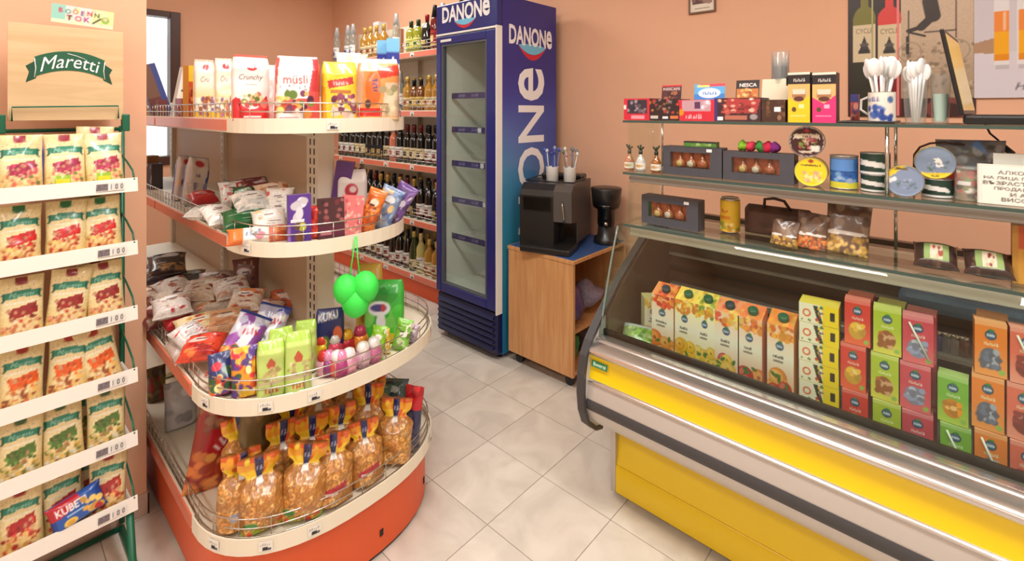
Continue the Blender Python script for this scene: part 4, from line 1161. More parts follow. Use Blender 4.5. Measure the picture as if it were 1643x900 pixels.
# ================================================================== goods on the gondola
FWD = Vector((-math.sin(YAW), math.cos(YAW), 0))
def depth_of(p): return Vector((p[0], p[1], 0)).dot(FWD)
def px_of(x, y):
    r = x*math.cos(YAW)+y*math.sin(YAW); return CX+F_PX*r/depth_of((x, y))
def rimpos(px, P, inset):
    """floor-plan point just inside a gondola shelf rim, seen at column px"""
    pts = d_outline(**P, n=160, inset=inset)
    best = None
    dense = [(pts[0][0]+(pts[1][0]-pts[0][0])*i/200, pts[0][1]) for i in range(200)]+pts[1:120]
    for x, y in dense:
        e = abs(px_of(x, y)-px)+depth_of((x, y))*.8
        if best is None or e < best[0]: best = (e, x, y)
    return best[1], best[2]
def face(x, y, off=0.0): return math.atan2(-x, y)+off
ZSH = [s[1]-.0118 for s in SHELVES]              # shelf surfaces: base, 3rd, 2nd, 1st
def slot(l, r, top, k, inset):
    """position, width and height of an upright pack standing on gondola shelf k"""
    P = SHELVES[k][2]; x, y = rimpos((l+r)/2, P, inset); d = depth_of((x, y)); z = ZSH[k]
    c = math.cos(math.atan(((l+r)/2-CX)/F_PX))
    return (x, y, z), (r-l)*d/F_PX*c, CAM_Z+(HY-top)/F_PX*d-z
def blend(a, b, t): return tuple(a[i]*(1-t)+b[i]*t for i in range(3))
def generic(bg, accent, foods, seed, w=30, h=40, asp=.75, logo=None, logo_c=(255, 255, 255), seal=None, textv=.72, texth=.13, band=None):
    cv = Cv(w, h, bg, asp)
    if band: cv.rect(0, band[0], 1, band[1], accent)
    cv.blobs(18, .1, .08, .9, .45, .04, .10, foods, seed)
    cv.ell(.5, textv, .38, texth*.9, accent)
    if logo: cv.text(logo, .5, textv, texth, logo_c, .66, bold=.02)
    else:
        cv.rect(.25, textv-.02, .75, textv+.03, logo_c)
    if seal: cv.rect(0, .95, 1, 1, seal); cv.rect(0, 0, 1, .04, seal)
    return cv

# ---------------------------------------------------------------- top shelf
def stand_pack(name, label, cat, cv, l, r, top, k, inset, t, style='block', off=0.0, lean=-3, back=None, roll=0, group=None, seed=1, wk=1.0):
    p, w_, h_ = slot(l, r, top, k, inset)
    o = mobj(name, pouch_mesh(name, w_*wk, h_, t, cv, style, back, seed)); tag(o, label, cat, group)
    place(o, p, rot=(R(lean), R(roll), face(p[0], p[1], off))); return o
def stand_box(name, label, cat, cv, l, r, top, k, inset, d, off=0.0, lean=0, roll=0, right=None, topc=None, group=None):
    p, w_, h_ = slot(l, r, top, k, inset)
    o = mobj(name, pbox_mesh(name, w_, d, h_, cv, right, topc)); tag(o, label, cat, group)
    place(o, p, rot=(R(lean), R(roll), face(p[0], p[1], off))); return o

FRUIT = [(190, 40, 50), (226, 120, 50), (240, 200, 110), (120, 60, 90), (236, 226, 206), (110, 140, 60)]
cr = Cv(58, 84, (246, 240, 234), .62); cr.rect(0, .955, 1, 1, (214, 84, 72)); cr.rect(.12, .90, .88, .955, (240, 222, 214))
cr.ell(.52, .80, .14, .055, (206, 44, 62)); cr.scrib(2, .52, .80, .04, (246, 230, 226)); cr.text('Crunchy', .5, .64, .10, (84, 62, 58), .74, shear=.3)
cr.rect(.36, .54, .66, .552, (190, 170, 160)); cr.poly([(0, 0), (1, 0), (1, .16), (.9, .38), (.6, .20), (.3, .22), (.12, .36), (0, .30)], (206, 40, 46))
cr.ell(.52, .30, .27, .12, (244, 236, 226)); cr.blobs(30, .32, .24, .74, .40, .02, .05, [(214, 170, 110), (240, 214, 160), (196, 60, 60), (110, 130, 60)], 4); cr.ell(.84, .26, .09, .07, (226, 120, 110)); cr.ell(.18, .28, .07, .06, (190, 36, 44))
cr.rect(.3, .05, .75, .08, (246, 220, 214))
stand_pack('cereal_bag', 'white cereal bag with red base and brown script lettering', 'cereal bag', cr, 371, 433, 88, 3, .055, .07, 'block', .05, seed=2, back=(240, 232, 226))
mu = Cv(64, 84, (220, 86, 84), .72); mu.poly([(.02, .34), (.70, .34), (.86, .97), (.10, .97)], (248, 240, 238)); mu.rect(0, .965, 1, 1, (240, 226, 222)); mu.poly([(.86, .97), (1, .97), (1, .45), (.78, .45)], (206, 60, 66))
mu.ell(.42, .83, .13, .05, (206, 56, 70)); mu.ell(.44, .83, .09, .03, (248, 240, 238)); mu.text('müsli', .44, .63, .13, (206, 60, 72), .58); mu.blobs(8, .1, .47, .7, .54, .008, .014, [(120, 110, 110)], 2)
mu.blobs(34, .05, .12, .80, .42, .03, .07, FRUIT+[(92, 40, 70), (244, 214, 120)], 7); mu.rect(.03, .03, .6, .13, (244, 236, 230)); mu.ell(.70, .12, .10, .07, (226, 150, 70)); mu.rect(.1, .05, .5, .07, (200, 90, 90))
stand_pack('muesli_bag', 'white and red muesli bag in the middle of the top gondola shelf', 'cereal bag', mu, 442, 515, 90, 3, .055, .07, 'block', .05, seed=6, back=(214, 70, 72))
ye = Cv(48, 70, (246, 206, 60), .66); ye.rect(0, .96, 1, 1, (240, 190, 50)); ye.poly([(.16, .66), (.86, .74), (.88, .62), (.2, .53)], (196, 60, 60)); ye.scrib(6, .52, .635, .075, (244, 214, 200), .56, rot=.1, shear=.2)
ye.rect(.25, .46, .82, .51, (190, 120, 60)); ye.blobs(26, .2, .08, .9, .42, .03, .075, [(130, 60, 90), (160, 80, 110), (236, 200, 190), (110, 50, 80), (240, 226, 210)], 3); ye.poly([(0, 0), (.16, 0), (.12, .55), (0, .6)], (226, 160, 40))
stand_pack('cornflake_bag', 'bright yellow cereal bag with red banner beside the clear orange one', 'cereal bag', ye, 516, 574, 99, 3, .055, .06, 'block', .05, seed=9, back=(226, 150, 50))
orr = Cv(52, 70, (232, 150, 84), .72); orr.rect(0, .92, 1, 1, (240, 226, 214)); orr.rect(.0, 0, 1, .05, (226, 200, 150)); orr.poly([(0, .06), (.62, .06), (.62, .2), (0, .2)], (206, 44, 40)); orr.poly([(.5, .84), (1, .9), (1, .72), (.58, .66)], (222, 60, 44))
orr.poly([(0, .2), (.10, .9), (.22, .9), (.16, .2)], (206, 170, 140)); orr.ell(.42, .5, .18, .28, (226, 110, 50)); orr.scrib(4, .45, .55, .09, (60, 60, 140), rot=PI/2, bold=.03); orr.ell(.30, .26, .07, .07, (70, 60, 50)); orr.poly([(.62, .06), (1, .06), (1, .6), (.7, .6)], (216, 190, 160)); orr.blobs(14, .62, .1, .98, .6, .03, .06, [(176, 160, 120), (210, 190, 150), (150, 160, 120)], 5)
stand_pack('rusk_bag', 'clear bag with orange label and red corners at the right end of the top shelf', 'snack bag', orr, 572, 641, 94, 3, .06, .07, 'block', -.1, seed=12)
for i, (l, r, top, nm) in enumerate(((311, 346, 95, 'leftmost of the white cereal bags'), (344, 374, 93, 'narrow white cereal bag touching the brown script one'))):
    c = Cv(30, 60, (246, 234, 214), .5); c.rect(0, .96, 1, 1, (230, 190, 170)); c.ell(.6, .86, .2, .05, (206, 60, 70)); c.text('Cru', .5, .66, .09, (120, 100, 110), shear=.3); c.rect(0, 0, 1, .12, (240, 190, 60)); c.grad(.36, (244, 220, 160), .55, (246, 234, 214)); c.blobs(22, .08, .08, .95, .36, .03, .06, [(150, 80, 60), (226, 190, 120), (190, 110, 80), (140, 100, 140)], i+3)
    stand_pack('cereal_bag', nm + ' on the top gondola shelf', 'cereal bag', c, l, r, top, 3, .055, .05, 'block', .1, seed=i+30)
c = Cv(16, 50, (240, 190, 50), .3); c.rect(0, .0, .4, .7, (200, 80, 40)); c.blobs(8, .05, .1, .35, .6, .03, .05, [(150, 50, 30), (226, 120, 60)], 1)
stand_box('cereal_box', 'narrow yellow and orange box left of the white cereal bags', 'box', c, 297, 314, 106, 3, .05, .05, .4)
c = Cv(20, 50, (232, 226, 204), .5); c.rect(0, .92, 1, 1, (36, 32, 34)); c.rect(0, .52, 1, .56, (60, 40, 44)); c.rect(0, 0, 1, .24, (30, 28, 32)); c.rect(0, 0, .18, 1, (244, 242, 240))
stand_box('tea_box', 'white and black box tilted between the blue box and the yellow one', 'box', c, 274, 301, 108, 3, .075, .04, .3, roll=10, right=(230, 226, 214))
c = Cv(16, 50, (124, 92, 76), .4); c.rect(0, 0, 1, .4, (110, 60, 54)); c.rect(.72, 0, 1, 1, (66, 82, 158))
stand_box('biscuit_box', 'brown box with blue edge leaning left on the top shelf', 'box', c, 248, 279, 102, 3, .06, .035, .2, roll=-17, right=(66, 84, 170))
for i, (l, r, top, c_) in enumerate(((240, 251, 120, (52, 62, 120)), (252, 268, 160, (120, 60, 60)), (283, 296, 158, (170, 120, 140)))):
    c = Cv(10, 30, c_, .5); c.blobs(10, 0, 0, 1, .6, .06, .12, [(200, 190, 170), (120, 50, 50), (60, 70, 60)], i)
    stand_box('tea_packet', ['navy packet next to the partition on the top gondola shelf', 'small dark red packet below the leaning blue-edged box', 'small pink packet at the foot of the white and black box'][i], 'packet', c, l, r, top, 3, (.10, .03, .03)[i], .03, .2)
c = Cv(20, 50, (240, 200, 196), .5); c.rect(0, .3, 1, .9, (240, 214, 208)); c.blobs(8, .1, .5, .9, .9, .08, .14, [(226, 110, 110), (248, 240, 238)], 2)
stand_pack('cereal_bag', 'pink and white bag half hidden behind the muesli bag', 'cereal bag', c, 424, 452, 104, 3, .12, .05, 'block', .1)
for i, (l, r, top) in enumerate(((540, 580, 84), (576, 618, 86))):
    c = Cv(20, 40, (240, 236, 222), .8); c.blobs(12, .0, .6, 1, 1, .08, .16, [(250, 248, 240), (226, 220, 200), (214, 200, 170)], i)
    stand_pack('rice_bag', ['white crumpled bag top behind the yellow cereal bag', 'white crumpled bag top behind the orange-labelled bag'][i], 'bag', c, l, r, top, 3, .16, .06, 'stand', 0, seed=40+i)
for i, (x, y) in enumerate(((-1.592, 1.03), (-1.522, 1.025))):
    c = Cv(16, 34, (236, 240, 244), .5); c.rect(0, .84, 1, 1, (120, 186, 230)); c.rect(0, .68, 1, .84, (44, 58, 150)); c.poly([(.25, .64), (.5, .78), (.8, .64)], (240, 244, 248))
    o = mobj('milk_carton', pbox_mesh('milk_carton', .045, .045, .295, c, right=(70, 110, 180), top=(90, 170, 220))); tag(o, ['left', 'right'][i]+' one of two blue and white cartons behind the top shelf bags', 'carton', 'blue cartons'); place(o, (x, y, ZSH[3]), face(x, y))

# ---------------------------------------------------------------- second shelf
for i, (l, r, top, tilt) in enumerate(((277, 302, 250, 10), (291, 325, 252, 12))):
    c = Cv(22, 46, (46, 84, 168), .5); c.poly([(0, 1), (.95, 1), (.62, .0), (0, 0)], (232, 218, 206)); c.ell(.45, .85, .22, .07, (206, 60, 70)); c.scrib(2, .4, .62, .09, (90, 80, 110)); c.blobs(10, .02, .08, .6, .4, .04, .09, [(226, 190, 140), (120, 90, 130), (240, 220, 190)], i)
    stand_pack('cereal_bag', ['left', 'right'][i]+' of the two blue and white bags on the second shelf', 'cereal bag', c, l, r, top, 2, .09, .05, 'block', .5, -6, (46, 84, 168), tilt, seed=3+i, wk=1.2)
x, y = rimpos(340, UPP, .14)
o = MB(); o.box(-.07, -.003, 0, .07, 0, .10); o.box(-.07, 0, 0, -.067, .09, .10); o.box(.067, 0, 0, .07, .09, .10)
o = o.build('acrylic_tray', M_CLEARP); tag(o, 'clear acrylic divider tray right of the blue bags on the second shelf', 'tray'); place(o, (x, y, ZSH[2]), face(x, y, .3))
def lying(name, label, cat, cv, px, py, zlift, k, w_, h_, t, heading, tilt=-70, style='pillow', roll=0, seed=0, group=None, back=None):
    """pack lying or leaning back; centre seen at (px, py) at height zlift over shelf k"""
    z = ZSH[k]+zlift; c = at(px, py, Z=z)
    Mx = Matrix.Rotation(heading+face(c.x, c.y), 4, 'Z') @ Matrix.Rotation(R(roll), 4, 'Y') @ Matrix.Rotation(R(tilt), 4, 'X')
    off = Mx @ Vector((0, 0, h_/2))
    o = mobj(name, pouch_mesh(name, w_, h_, t, cv, style, back, seed)); tag(o, label, cat, group)
    o.location = c-off; o.rotation_euler = Mx.to_euler(); return o
def wg(cols, seed, base=(240, 234, 226), n=12, w=34, h=44, r=(.07, .17)):
    rg = random.Random(seed*7+1); c = Cv(w, h, base, .75)
    for k in range(3):                                         # slanted colour fields
        u, v, s_ = rg.uniform(-.2, .8), rg.uniform(0, .8), rg.uniform(.2, .5); sl = rg.uniform(-.3, .3)
        c.poly([(u, v), (u+s_*1.6, v+sl), (u+s_*1.6, v+sl+s_*.6), (u, v+s_*.6)], blend(rg.choice(cols), base, rg.uniform(0, .4)))
    c.blobs(n*2, .05, .05, .95, .95, r[0]*.35, r[1]*.6, cols+[base], seed, flat=.35)
    for k in range(4):                                         # lines of small print
        v = rg.uniform(.12, .88); u = rg.uniform(.1, .5); q = rg.choice(cols); c.rect(u, v, u+rg.uniform(.15, .4), v+.025, blend(q, (250, 250, 250) if sum(q) < 380 else (40, 40, 50), .6))
    c.ell(rg.uniform(.35, .65), rg.uniform(.55, .75), .24, .09, blend(cols[0], (255, 255, 255), .7)); c.rect(.35, .62, .62, .66, blend(cols[-1], (30, 20, 40), .5))
    return c.rect(0, .94, 1, 1, base).rect(0, 0, 1, .05, base).noise(.08, seed)
GRN, RED, WHI, ORA = (24, 110, 60), (196, 40, 44), (244, 240, 234), (236, 120, 50)
pl = [
 ('red crumpled sweets bag at the left end of the second shelf pile', [RED, (220, 60, 60)], RED, 326, 318, .05, .10, .08, .04, .2, -70),
 ('white wrapped roll below the red sweets bag', [WHI, (226, 220, 214), (90, 140, 120)], WHI, 330, 342, .03, .13, .06, .045, -.5, -75),
 ('white and red bag standing up in the second shelf pile', [RED, WHI, (226, 150, 150)], WHI, 372, 310, .085, .085, .10, .04, .2, -35),
 ('white bag with green end upright behind the pile', [GRN, WHI, GRN], (30, 96, 56), 390, 318, .085, .075, .085, .04, -.2, -25),
 ('white bag with red print near the wire rail corner', [WHI, (226, 180, 180), WHI], WHI, 352, 345, .05, .10, .10, .045, .4, -65),
 ('long dark green and white bag in the front of the second shelf', [GRN, (16, 84, 44), GRN], (22, 96, 52), 398, 352, .05, .15, .09, .05, .1, -60),
 ('green cornered white bag in the middle of the pile', [GRN, WHI, WHI], WHI, 428, 336, .06, .12, .10, .05, -.3, -55),
 ('white bag with grey print on top of the pile', [WHI, (200, 204, 204), (150, 160, 156)], WHI, 405, 325, .095, .12, .10, .045, .3, -60),
 ('orange and white bag at the back of the pile', [(214, 130, 70), WHI, (190, 110, 60)], (226, 190, 160), 438, 310, .10, .12, .09, .045, .2, -50),
 ('white bag with red oval beside the purple box', [WHI, (214, 90, 90), WHI], WHI, 447, 325, .09, .09, .11, .04, -.2, -35),
 ('white bag standing left of the purple box', [WHI, (238, 230, 226), (246, 200, 150)], WHI, 432, 356, .05, .10, .09, .05, .1, -45),
 ('dark red bag at the back of the second shelf', [(130, 50, 56), (90, 40, 46), (200, 170, 160)], (120, 50, 54), 410, 300, .09, .12, .09, .05, .5, -45),
]
for i, (lb, cols, base, px_, py_, zl, w_, h_, t_, hd_, ti) in enumerate(pl):
    lying('sweets_bag', lb, 'sweets bag', wg(cols, i, base), px_, py_, zl, 2, w_, h_, t_, hd_, ti, seed=i+50, group='sweets bags piled on the second shelf')
c = Cv(50, 20, (244, 236, 226), 2.2); c.rect(0, 0, .26, 1, (236, 118, 44)); c.rect(.68, 0, 1, 1, (214, 96, 50)); c.scrib(4, .42, .55, .4, (120, 130, 160), .3, shear=.2); c.blobs(10, .7, .1, .98, .9, .06, .14, [(190, 80, 50), (236, 150, 90)], 3); c.blobs(3, .5, .2, .64, .6, .1, .16, [(226, 130, 150)], 3)
lying('wafer_roll', 'long white and orange wrapped wafer lying along the second shelf rail', 'wafer', c, 414, 377, .022, 2, .17, .052, .04, 0, -35, seed=8)
c = Cv(36, 66, (92, 56, 148), .5); c.blobs(5, .3, .52, .7, .92, .08, .13, [(226, 220, 232), (214, 206, 224)], 5); c.ell(.5, .62, .16, .13, (230, 226, 236)); c.rect(.12, .44, .7, .5, (240, 236, 240)); c.ell(.62, .34, .17, .09, (196, 200, 60)); c.ell(.4, .36, .12, .08, (110, 80, 60)); c.ell(.5, .14, .2, .10, (130, 80, 50)); c.rect(0, 0, .12, .4, (150, 110, 190))
stand_box('chocolate_box', 'tall purple chocolate box on the second shelf', 'box', c, 460, 498, 312, 2, .035, .03, .1, -3, right=(76, 44, 128))
c = Cv(30, 50, (76, 40, 44), .7); c.blobs(20, .05, .4, .95, .95, .04, .07, [(130, 50, 60), (60, 30, 40), (160, 90, 90)], 2); c.rect(0, .05, 1, .3, (96, 36, 60)); c.rect(.1, .1, .5, .2, (190, 120, 130))
stand_box('chocolate_box', 'dark brown chocolate box right of the purple one', 'box', c, 509, 552, 318, 2, .055, .02, .15, -8)
c = Cv(30, 50, (226, 120, 120), .7); c.blobs(40, .05, .05, .95, .95, .03, .06, [(240, 160, 150), (200, 84, 96), (244, 190, 176)], 2)
stand_box('chocolate_box', 'pink patterned chocolate box right of the brown one', 'box', c, 544, 580, 314, 2, .045, .018, .0, -8, 6)
c = Cv(26, 40, (226, 70, 50), .7); c.blobs(10, .1, .1, .9, .9, .08, .15, [(240, 130, 60), (190, 40, 40)], 2)
stand_pack('sweets_bag', 'small red bag between the purple box and the dark brown box', 'sweets bag', c, 494, 514, 330, 2, .07, .03, 'pillow')
for i, (l, r, top, bgc, cols, nm, roll) in enumerate(((566, 598, 300, (232, 120, 44), [(240, 150, 70), (200, 90, 40), (120, 60, 40)], 'orange bag leaning right of the pink chocolate box', 20), (584, 624, 296, (128, 150, 190), [(170, 190, 216), (90, 120, 170), (226, 190, 130)], 'blue grey bag leaning beside the orange one', 24), (606, 642, 288, (112, 76, 150), [(150, 120, 190), (220, 210, 226), (80, 50, 120)], 'lilac bag leaning at the right end of the second shelf', 30), (628, 645, 318, (214, 190, 180), [(240, 220, 210), (190, 120, 110)], 'pale pink packet at the tip of the second shelf', 15))):
    stand_pack('sweets_bag', nm, 'sweets bag', wg(cols, i, bgc, 14), l, r, top, 2, .05, .03, 'pillow', -.3, -6, None, roll, seed=60+i)
c = Cv(40, 50, (244, 238, 236), .72); c.ell(.5, .62, .22, .13, (206, 70, 84)); c.ell(.55, .64, .12, .06, (244, 226, 226)); c.text('müsli', .5, .30, .17, (110, 90, 90), .8); c.rect(0, .95, 1, 1, (226, 216, 214)); c.rect(0, 0, 1, .14, (226, 170, 160))
stand_pack('muesli_bag', 'small white muesli bag behind the pink chocolate box', 'cereal bag', c, 546, 594, 272, 2, .17, .05, 'block', -.1, seed=71)
c = Cv(20, 40, (98, 60, 126), .6); c.poly([(.45, 0), (1, 0), (1, .7), (.6, .6)], (190, 70, 130)); c.rect(0, 0, 1, .2, (214, 110, 140))
stand_box('chocolate_box', 'purple and magenta box behind the post beside the small muesli bag', 'box', c, 528, 556, 258, 2, .22, .04, -.2, 0, 8)

# hanging bright green pompoms
hp = rimpos(570, UPP, -.012); hx, hy = hp; hz = SHELVES[2][0]
hg = thing('hanging_pompoms', 'bunch of three bright green rubber balls hanging from the second shelf', 'toy', (hx, hy, hz-.19))
M_LIME = mat('lime_rubber', (62, 232, 84), .5, bump=.6, bscale=320)
ux, uy = math.cos(YAW), math.sin(YAW)
for dx, dz, rr in ((-.026, .066, .047), (.034, .076, .047), (.002, .030, .050)):
    q = MB().ball((dx*ux, dx*uy-.004, dz), rr, 20, sq=(1, .8, 1)); q.build('ball', M_LIME, hg)
for a in (-.006, .008):
    MB().tube([(a*2.4*ux, a*2.4*uy-.006, .10), (a*1.2*ux, a*1.2*uy-.004, .16), (a*.3*ux, a*.3*uy, .23)], .002, 6).build('cord', M_LIME, hg)

# ---------------------------------------------------------------- third shelf
cook = [
 (262, 470, .06, 'brown and cream biscuit pack nearest the partition', [(196, 140, 110), (120, 60, 50), (226, 210, 190)], (150, 100, 80), .15, .11, .4),
 (300, 452, .06, 'teal and white biscuit pack at the back left of the third shelf', [(60, 110, 130), (196, 200, 196), (150, 120, 100)], (120, 124, 130), .15, .11, .1),
 (345, 452, .07, 'pale biscuit pack behind the cookie row', [(216, 196, 186), (170, 110, 90), (120, 70, 90)], (190, 160, 150), .14, .11, -.2),
 (290, 480, .08, 'white and cranberry cookie pack on the left of the third shelf', [(236, 220, 200), (200, 140, 100), (120, 30, 46)], (226, 206, 190), .17, .11, .25),
 (345, 482, .08, 'white cookie pack with orange biscuits in the middle of the third shelf', [(236, 224, 210), (220, 120, 60), (230, 180, 120)], (230, 214, 200), .16, .11, .0),
 (258, 505, .06, 'dark red pack at the left edge of the third shelf', [(170, 110, 90), (120, 40, 46), (210, 190, 170)], (130, 60, 60), .14, .10, .5),
 (285, 512, .06, 'bright red pack below the white and cranberry cookies', [(190, 34, 44), (160, 26, 36), (220, 80, 80)], (170, 30, 40), .10, .08, .3),
 (320, 524, .065, 'cream pack of orange crackers near the rail corner', [(240, 214, 150), (230, 170, 90), (206, 60, 40)], (236, 214, 170), .14, .10, .2),
 (365, 515, .07, 'peach coloured cracker pack beside the candy bags', [(226, 170, 130), (200, 130, 90), (240, 220, 190)], (220, 170, 130), .13, .10, -.1),
 (300, 560, .05, 'grey and red packet leaning on the rail corner', [(190, 180, 176), (214, 90, 60), (120, 60, 60)], (180, 160, 150), .10, .09, .4),
 (325, 558, .07, 'orange red pack behind the rail corner', [(226, 70, 40), (240, 120, 60), (160, 20, 30)], (216, 66, 40), .12, .09, -.3),
 (395, 445, .12, 'tall dark maroon biscuit bag standing against the beige panel', [(110, 50, 56), (200, 180, 170), (80, 40, 44)], (120, 70, 66), .10, .15, 0),
 (420, 500, .06, 'dark red and white pack under the beige panel', [(150, 60, 50), (200, 170, 150), (200, 60, 44)], (160, 100, 86), .15, .10, -.4),
 (452, 482, .06, 'orange red box-like pack beside the slotted post', [(206, 84, 44), (230, 130, 80), (220, 210, 200)], (200, 90, 56), .10, .10, -.2),
 (250, 440, .11, 'dark striped pack at the back left of the third shelf', [(50, 46, 60), (120, 110, 110), (90, 60, 50)], (60, 50, 60), .13, .11, .2),
 (268, 425, .14, 'dark bag of brown biscuits behind the striped pack', [(70, 50, 46), (170, 130, 80), (40, 36, 40)], (60, 48, 48), .14, .13, .0),
]
cook += [
 (280, 462, .11, 'white and red biscuit pack on top of the left heap', [(230, 220, 210), (190, 60, 60), (150, 90, 70)], (226, 214, 204), .13, .10, .6),
 (322, 466, .12, 'cream biscuit pack on top between the two cookie packs', [(224, 200, 170), (140, 60, 60), (236, 224, 206)], (220, 200, 180), .13, .10, -.4),
 (372, 462, .12, 'white pack with maroon stripe high in the middle heap', [(234, 226, 220), (120, 40, 50), (200, 150, 120)], (228, 216, 208), .13, .10, .3),
 (395, 482, .10, 'pale pack with orange print left of the candy bags', [(230, 214, 196), (220, 120, 60), (160, 70, 60)], (224, 206, 190), .12, .10, -.3),
 (276, 492, .11, 'white wrapped pack over the dark red one', [(236, 230, 226), (170, 40, 54), (200, 170, 150)], (232, 222, 216), .12, .09, .1),
 (305, 538, .09, 'silver and red sachet close to the rail corner', [(206, 200, 200), (196, 50, 50), (236, 230, 226)], (210, 204, 202), .10, .08, .7),
]
for i, (px_, py_, zl, lb, cols, base, w_, h_, hd_) in enumerate(cook):
    lying('biscuit_pack', lb, 'biscuit pack', wg(cols, 100+i, base, 16, r=(.06, .13)), px_, py_, zl, 1, w_, h_, .05, hd_, -62 if h_ < .14 else -15, seed=i+80, group='biscuit packs heaped on the third shelf')
CAND = [(240, 190, 40), (230, 90, 40), (90, 60, 140), (206, 40, 60), (250, 230, 160), (50, 90, 60), (240, 150, 60)]
for i, (px_, py_, lb, hd_, roll, col2) in enumerate(((385, 556, 'large purple and silver candy bag leaning on the rail', -.25, 26, (150, 80, 170)), (425, 540, 'large blue and silver candy bag right of the purple one', -.15, 20, (70, 84, 180)))):
    c = Cv(44, 70, (206, 206, 224), .55); c.blobs(18, 0, .5, 1, 1, .05, .13, [(226, 226, 240), col2, (180, 180, 210), (240, 236, 226)], i); c.poly([(.3, .42), (.62, .42), (.8, .8), (.5, .82)], (240, 236, 244)); c.scrib(4, .56, .72, .12, (190, 40, 70), .5, rot=.2, bold=.03)
    c.blobs(44, 0, 0, 1, .42, .05, .11, CAND, i+4); c.rect(0, .95, 1, 1, (40, 60, 130)); c.poly([(0, .46), (.3, .5), (.2, .62), (0, .6)], col2)
    lying('candy_bag', lb, 'candy bag', c, px_, py_, .085, 1, .10, .20, .05, hd_, -38, 'pillow', roll, seed=i+3)
c = Cv(34, 60, (44, 52, 110), .6); c.blobs(40, 0, 0, 1, .7, .05, .12, CAND+[(40, 60, 110)], 8); c.rect(0, 0, 1, .08, (120, 40, 70))
stand_pack('candy_bag', 'dark candy bag at the rail below the purple and silver bag', 'candy bag', c, 334, 384, 568, 1, .035, .05, 'stand', .1, -15, seed=21)
c = Cv(34, 60, (236, 150, 40), .6); c.blobs(40, 0, 0, 1, 1, .05, .12, CAND, 9); c.rect(.82, 0, 1, .9, (40, 50, 60))
stand_pack('candy_bag', 'yellow and orange candy bag left of the pale green packs', 'candy bag', c, 372, 420, 560, 1, .04, .05, 'stand', .05, -12, seed=23)
def greenpack(seed):
    c = Cv(34, 60, (196, 220, 120), .5); c.rect(0, .86, 1, 1, (176, 214, 84)); c.poly([(.34, .60), (.5, .72), (.68, .60), (.62, .52), (.4, .52)], (196, 90, 60)); c.blobs(20, .12, .3, .9, .52, .025, .05, [(210, 200, 140), (226, 214, 160), (190, 170, 110)], seed); c.rect(0, .24, 1, .30, (206, 190, 150)); c.scrib(4, .5, .14, .10, (206, 70, 60), .7, shear=.2, bold=.03); c.rect(0, 0, 1, .03, (120, 170, 60)); return c
stand_pack('tea_pack', 'left pale green pack with red drawing at the rail', 'packet', greenpack(1), 413, 459, 548, 1, .035, .04, 'block', 0, -6, (190, 214, 120), seed=5)
stand_pack('tea_pack', 'right pale green pack with red drawing at the rail', 'packet', greenpack(2), 457, 501, 534, 1, .035, .045, 'block', 0, -6, (190, 214, 120), seed=6)
stand_pack('tea_pack', 'pale green pack behind the right one of the green pair', 'packet', greenpack(3), 472, 508, 515, 1, .13, .04, 'block', -.1, -4, (190, 214, 120), seed=7)
stand_pack('tea_pack', 'bright green topped pack behind the left one of the green pair', 'packet', greenpack(4), 430, 472, 528, 1, .10, .04, 'block', .1, -6, (176, 214, 90), seed=8)
c = Cv(40, 44, (32, 44, 110), .8); c.text('KUKU', .45, .86, .16, (236, 232, 226), .8, rot=.12, bold=.03); c.ell(.35, .35, .18, .14, (90, 130, 70)); c.ell(.34, .36, .09, .07, (226, 206, 80)); c.ell(.78, .5, .16, .16, (230, 110, 60)); c.rect(0, 0, 1, .10, (226, 90, 50))
stand_pack('lolly_bag', 'navy bag with white lettering beside the slotted post', 'sweets bag', c, 505, 552, 497, 1, .16, .03, 'block', -.1, -6, seed=15)
# little foil-wrapped egg figures
EGG = [(520, 596, (230, 170, 190), (214, 60, 60)), (541, 600, (226, 90, 90), (240, 240, 240)), (560, 592, (236, 170, 196), (246, 240, 240)), (582, 582, (226, 190, 210), (250, 244, 240)), (600, 574, (214, 130, 170), (240, 236, 236)),
       (516, 570, (240, 206, 50), (236, 80, 60)), (538, 568, (240, 90, 120), (246, 246, 246)), (556, 562, (196, 50, 56), (240, 190, 60)), (578, 556, (236, 150, 60), (180, 60, 90)), (548, 612, (190, 80, 140), (240, 150, 190)), (527, 612, (150, 70, 130), (226, 150, 190))]
egw = ['pink egg with red cap at the left front', 'red and white egg in the front', 'rose egg with white cap in the front middle', 'pale lilac egg with white cap', 'mauve egg at the right of the front row', 'yellow egg with orange cap', 'hot pink egg with white cap', 'dark red egg with yellow cap', 'orange egg with plum cap at the back', 'magenta egg lowest at the rail', 'violet egg touching the rail']
for i, (px_, py_, ca, cb_) in enumerate(EGG):
    p = at(px_, min(py_, 596)+6, Z=ZSH[1])
    t = thing('candy_egg', egw[i]+', among foil sweets on the third shelf', 'candy', tuple(p), face(p.x, p.y), 'foil wrapped candy eggs')
    s_ = depth_of(p)/1.45*1.3
    MB().lathe([(.003, 0), (.014*s_, .004), (.020*s_, .018*s_), (.017*s_, .034*s_), (.008*s_, .042*s_)], 14).build('foil_body', mat('foil_%d_%d_%d' % ca, ca, .25, metal=.2, noise=.2, nscale=90), t)
    MB().lathe([(.013*s_, .034*s_), (.015*s_, .042*s_), (.011*s_, .054*s_), (.002, .058*s_)], 12).build('foil_cap', mat('foil_%d_%d_%d' % cb_, cb_, .25, metal=.2, noise=.2, nscale=90), t)
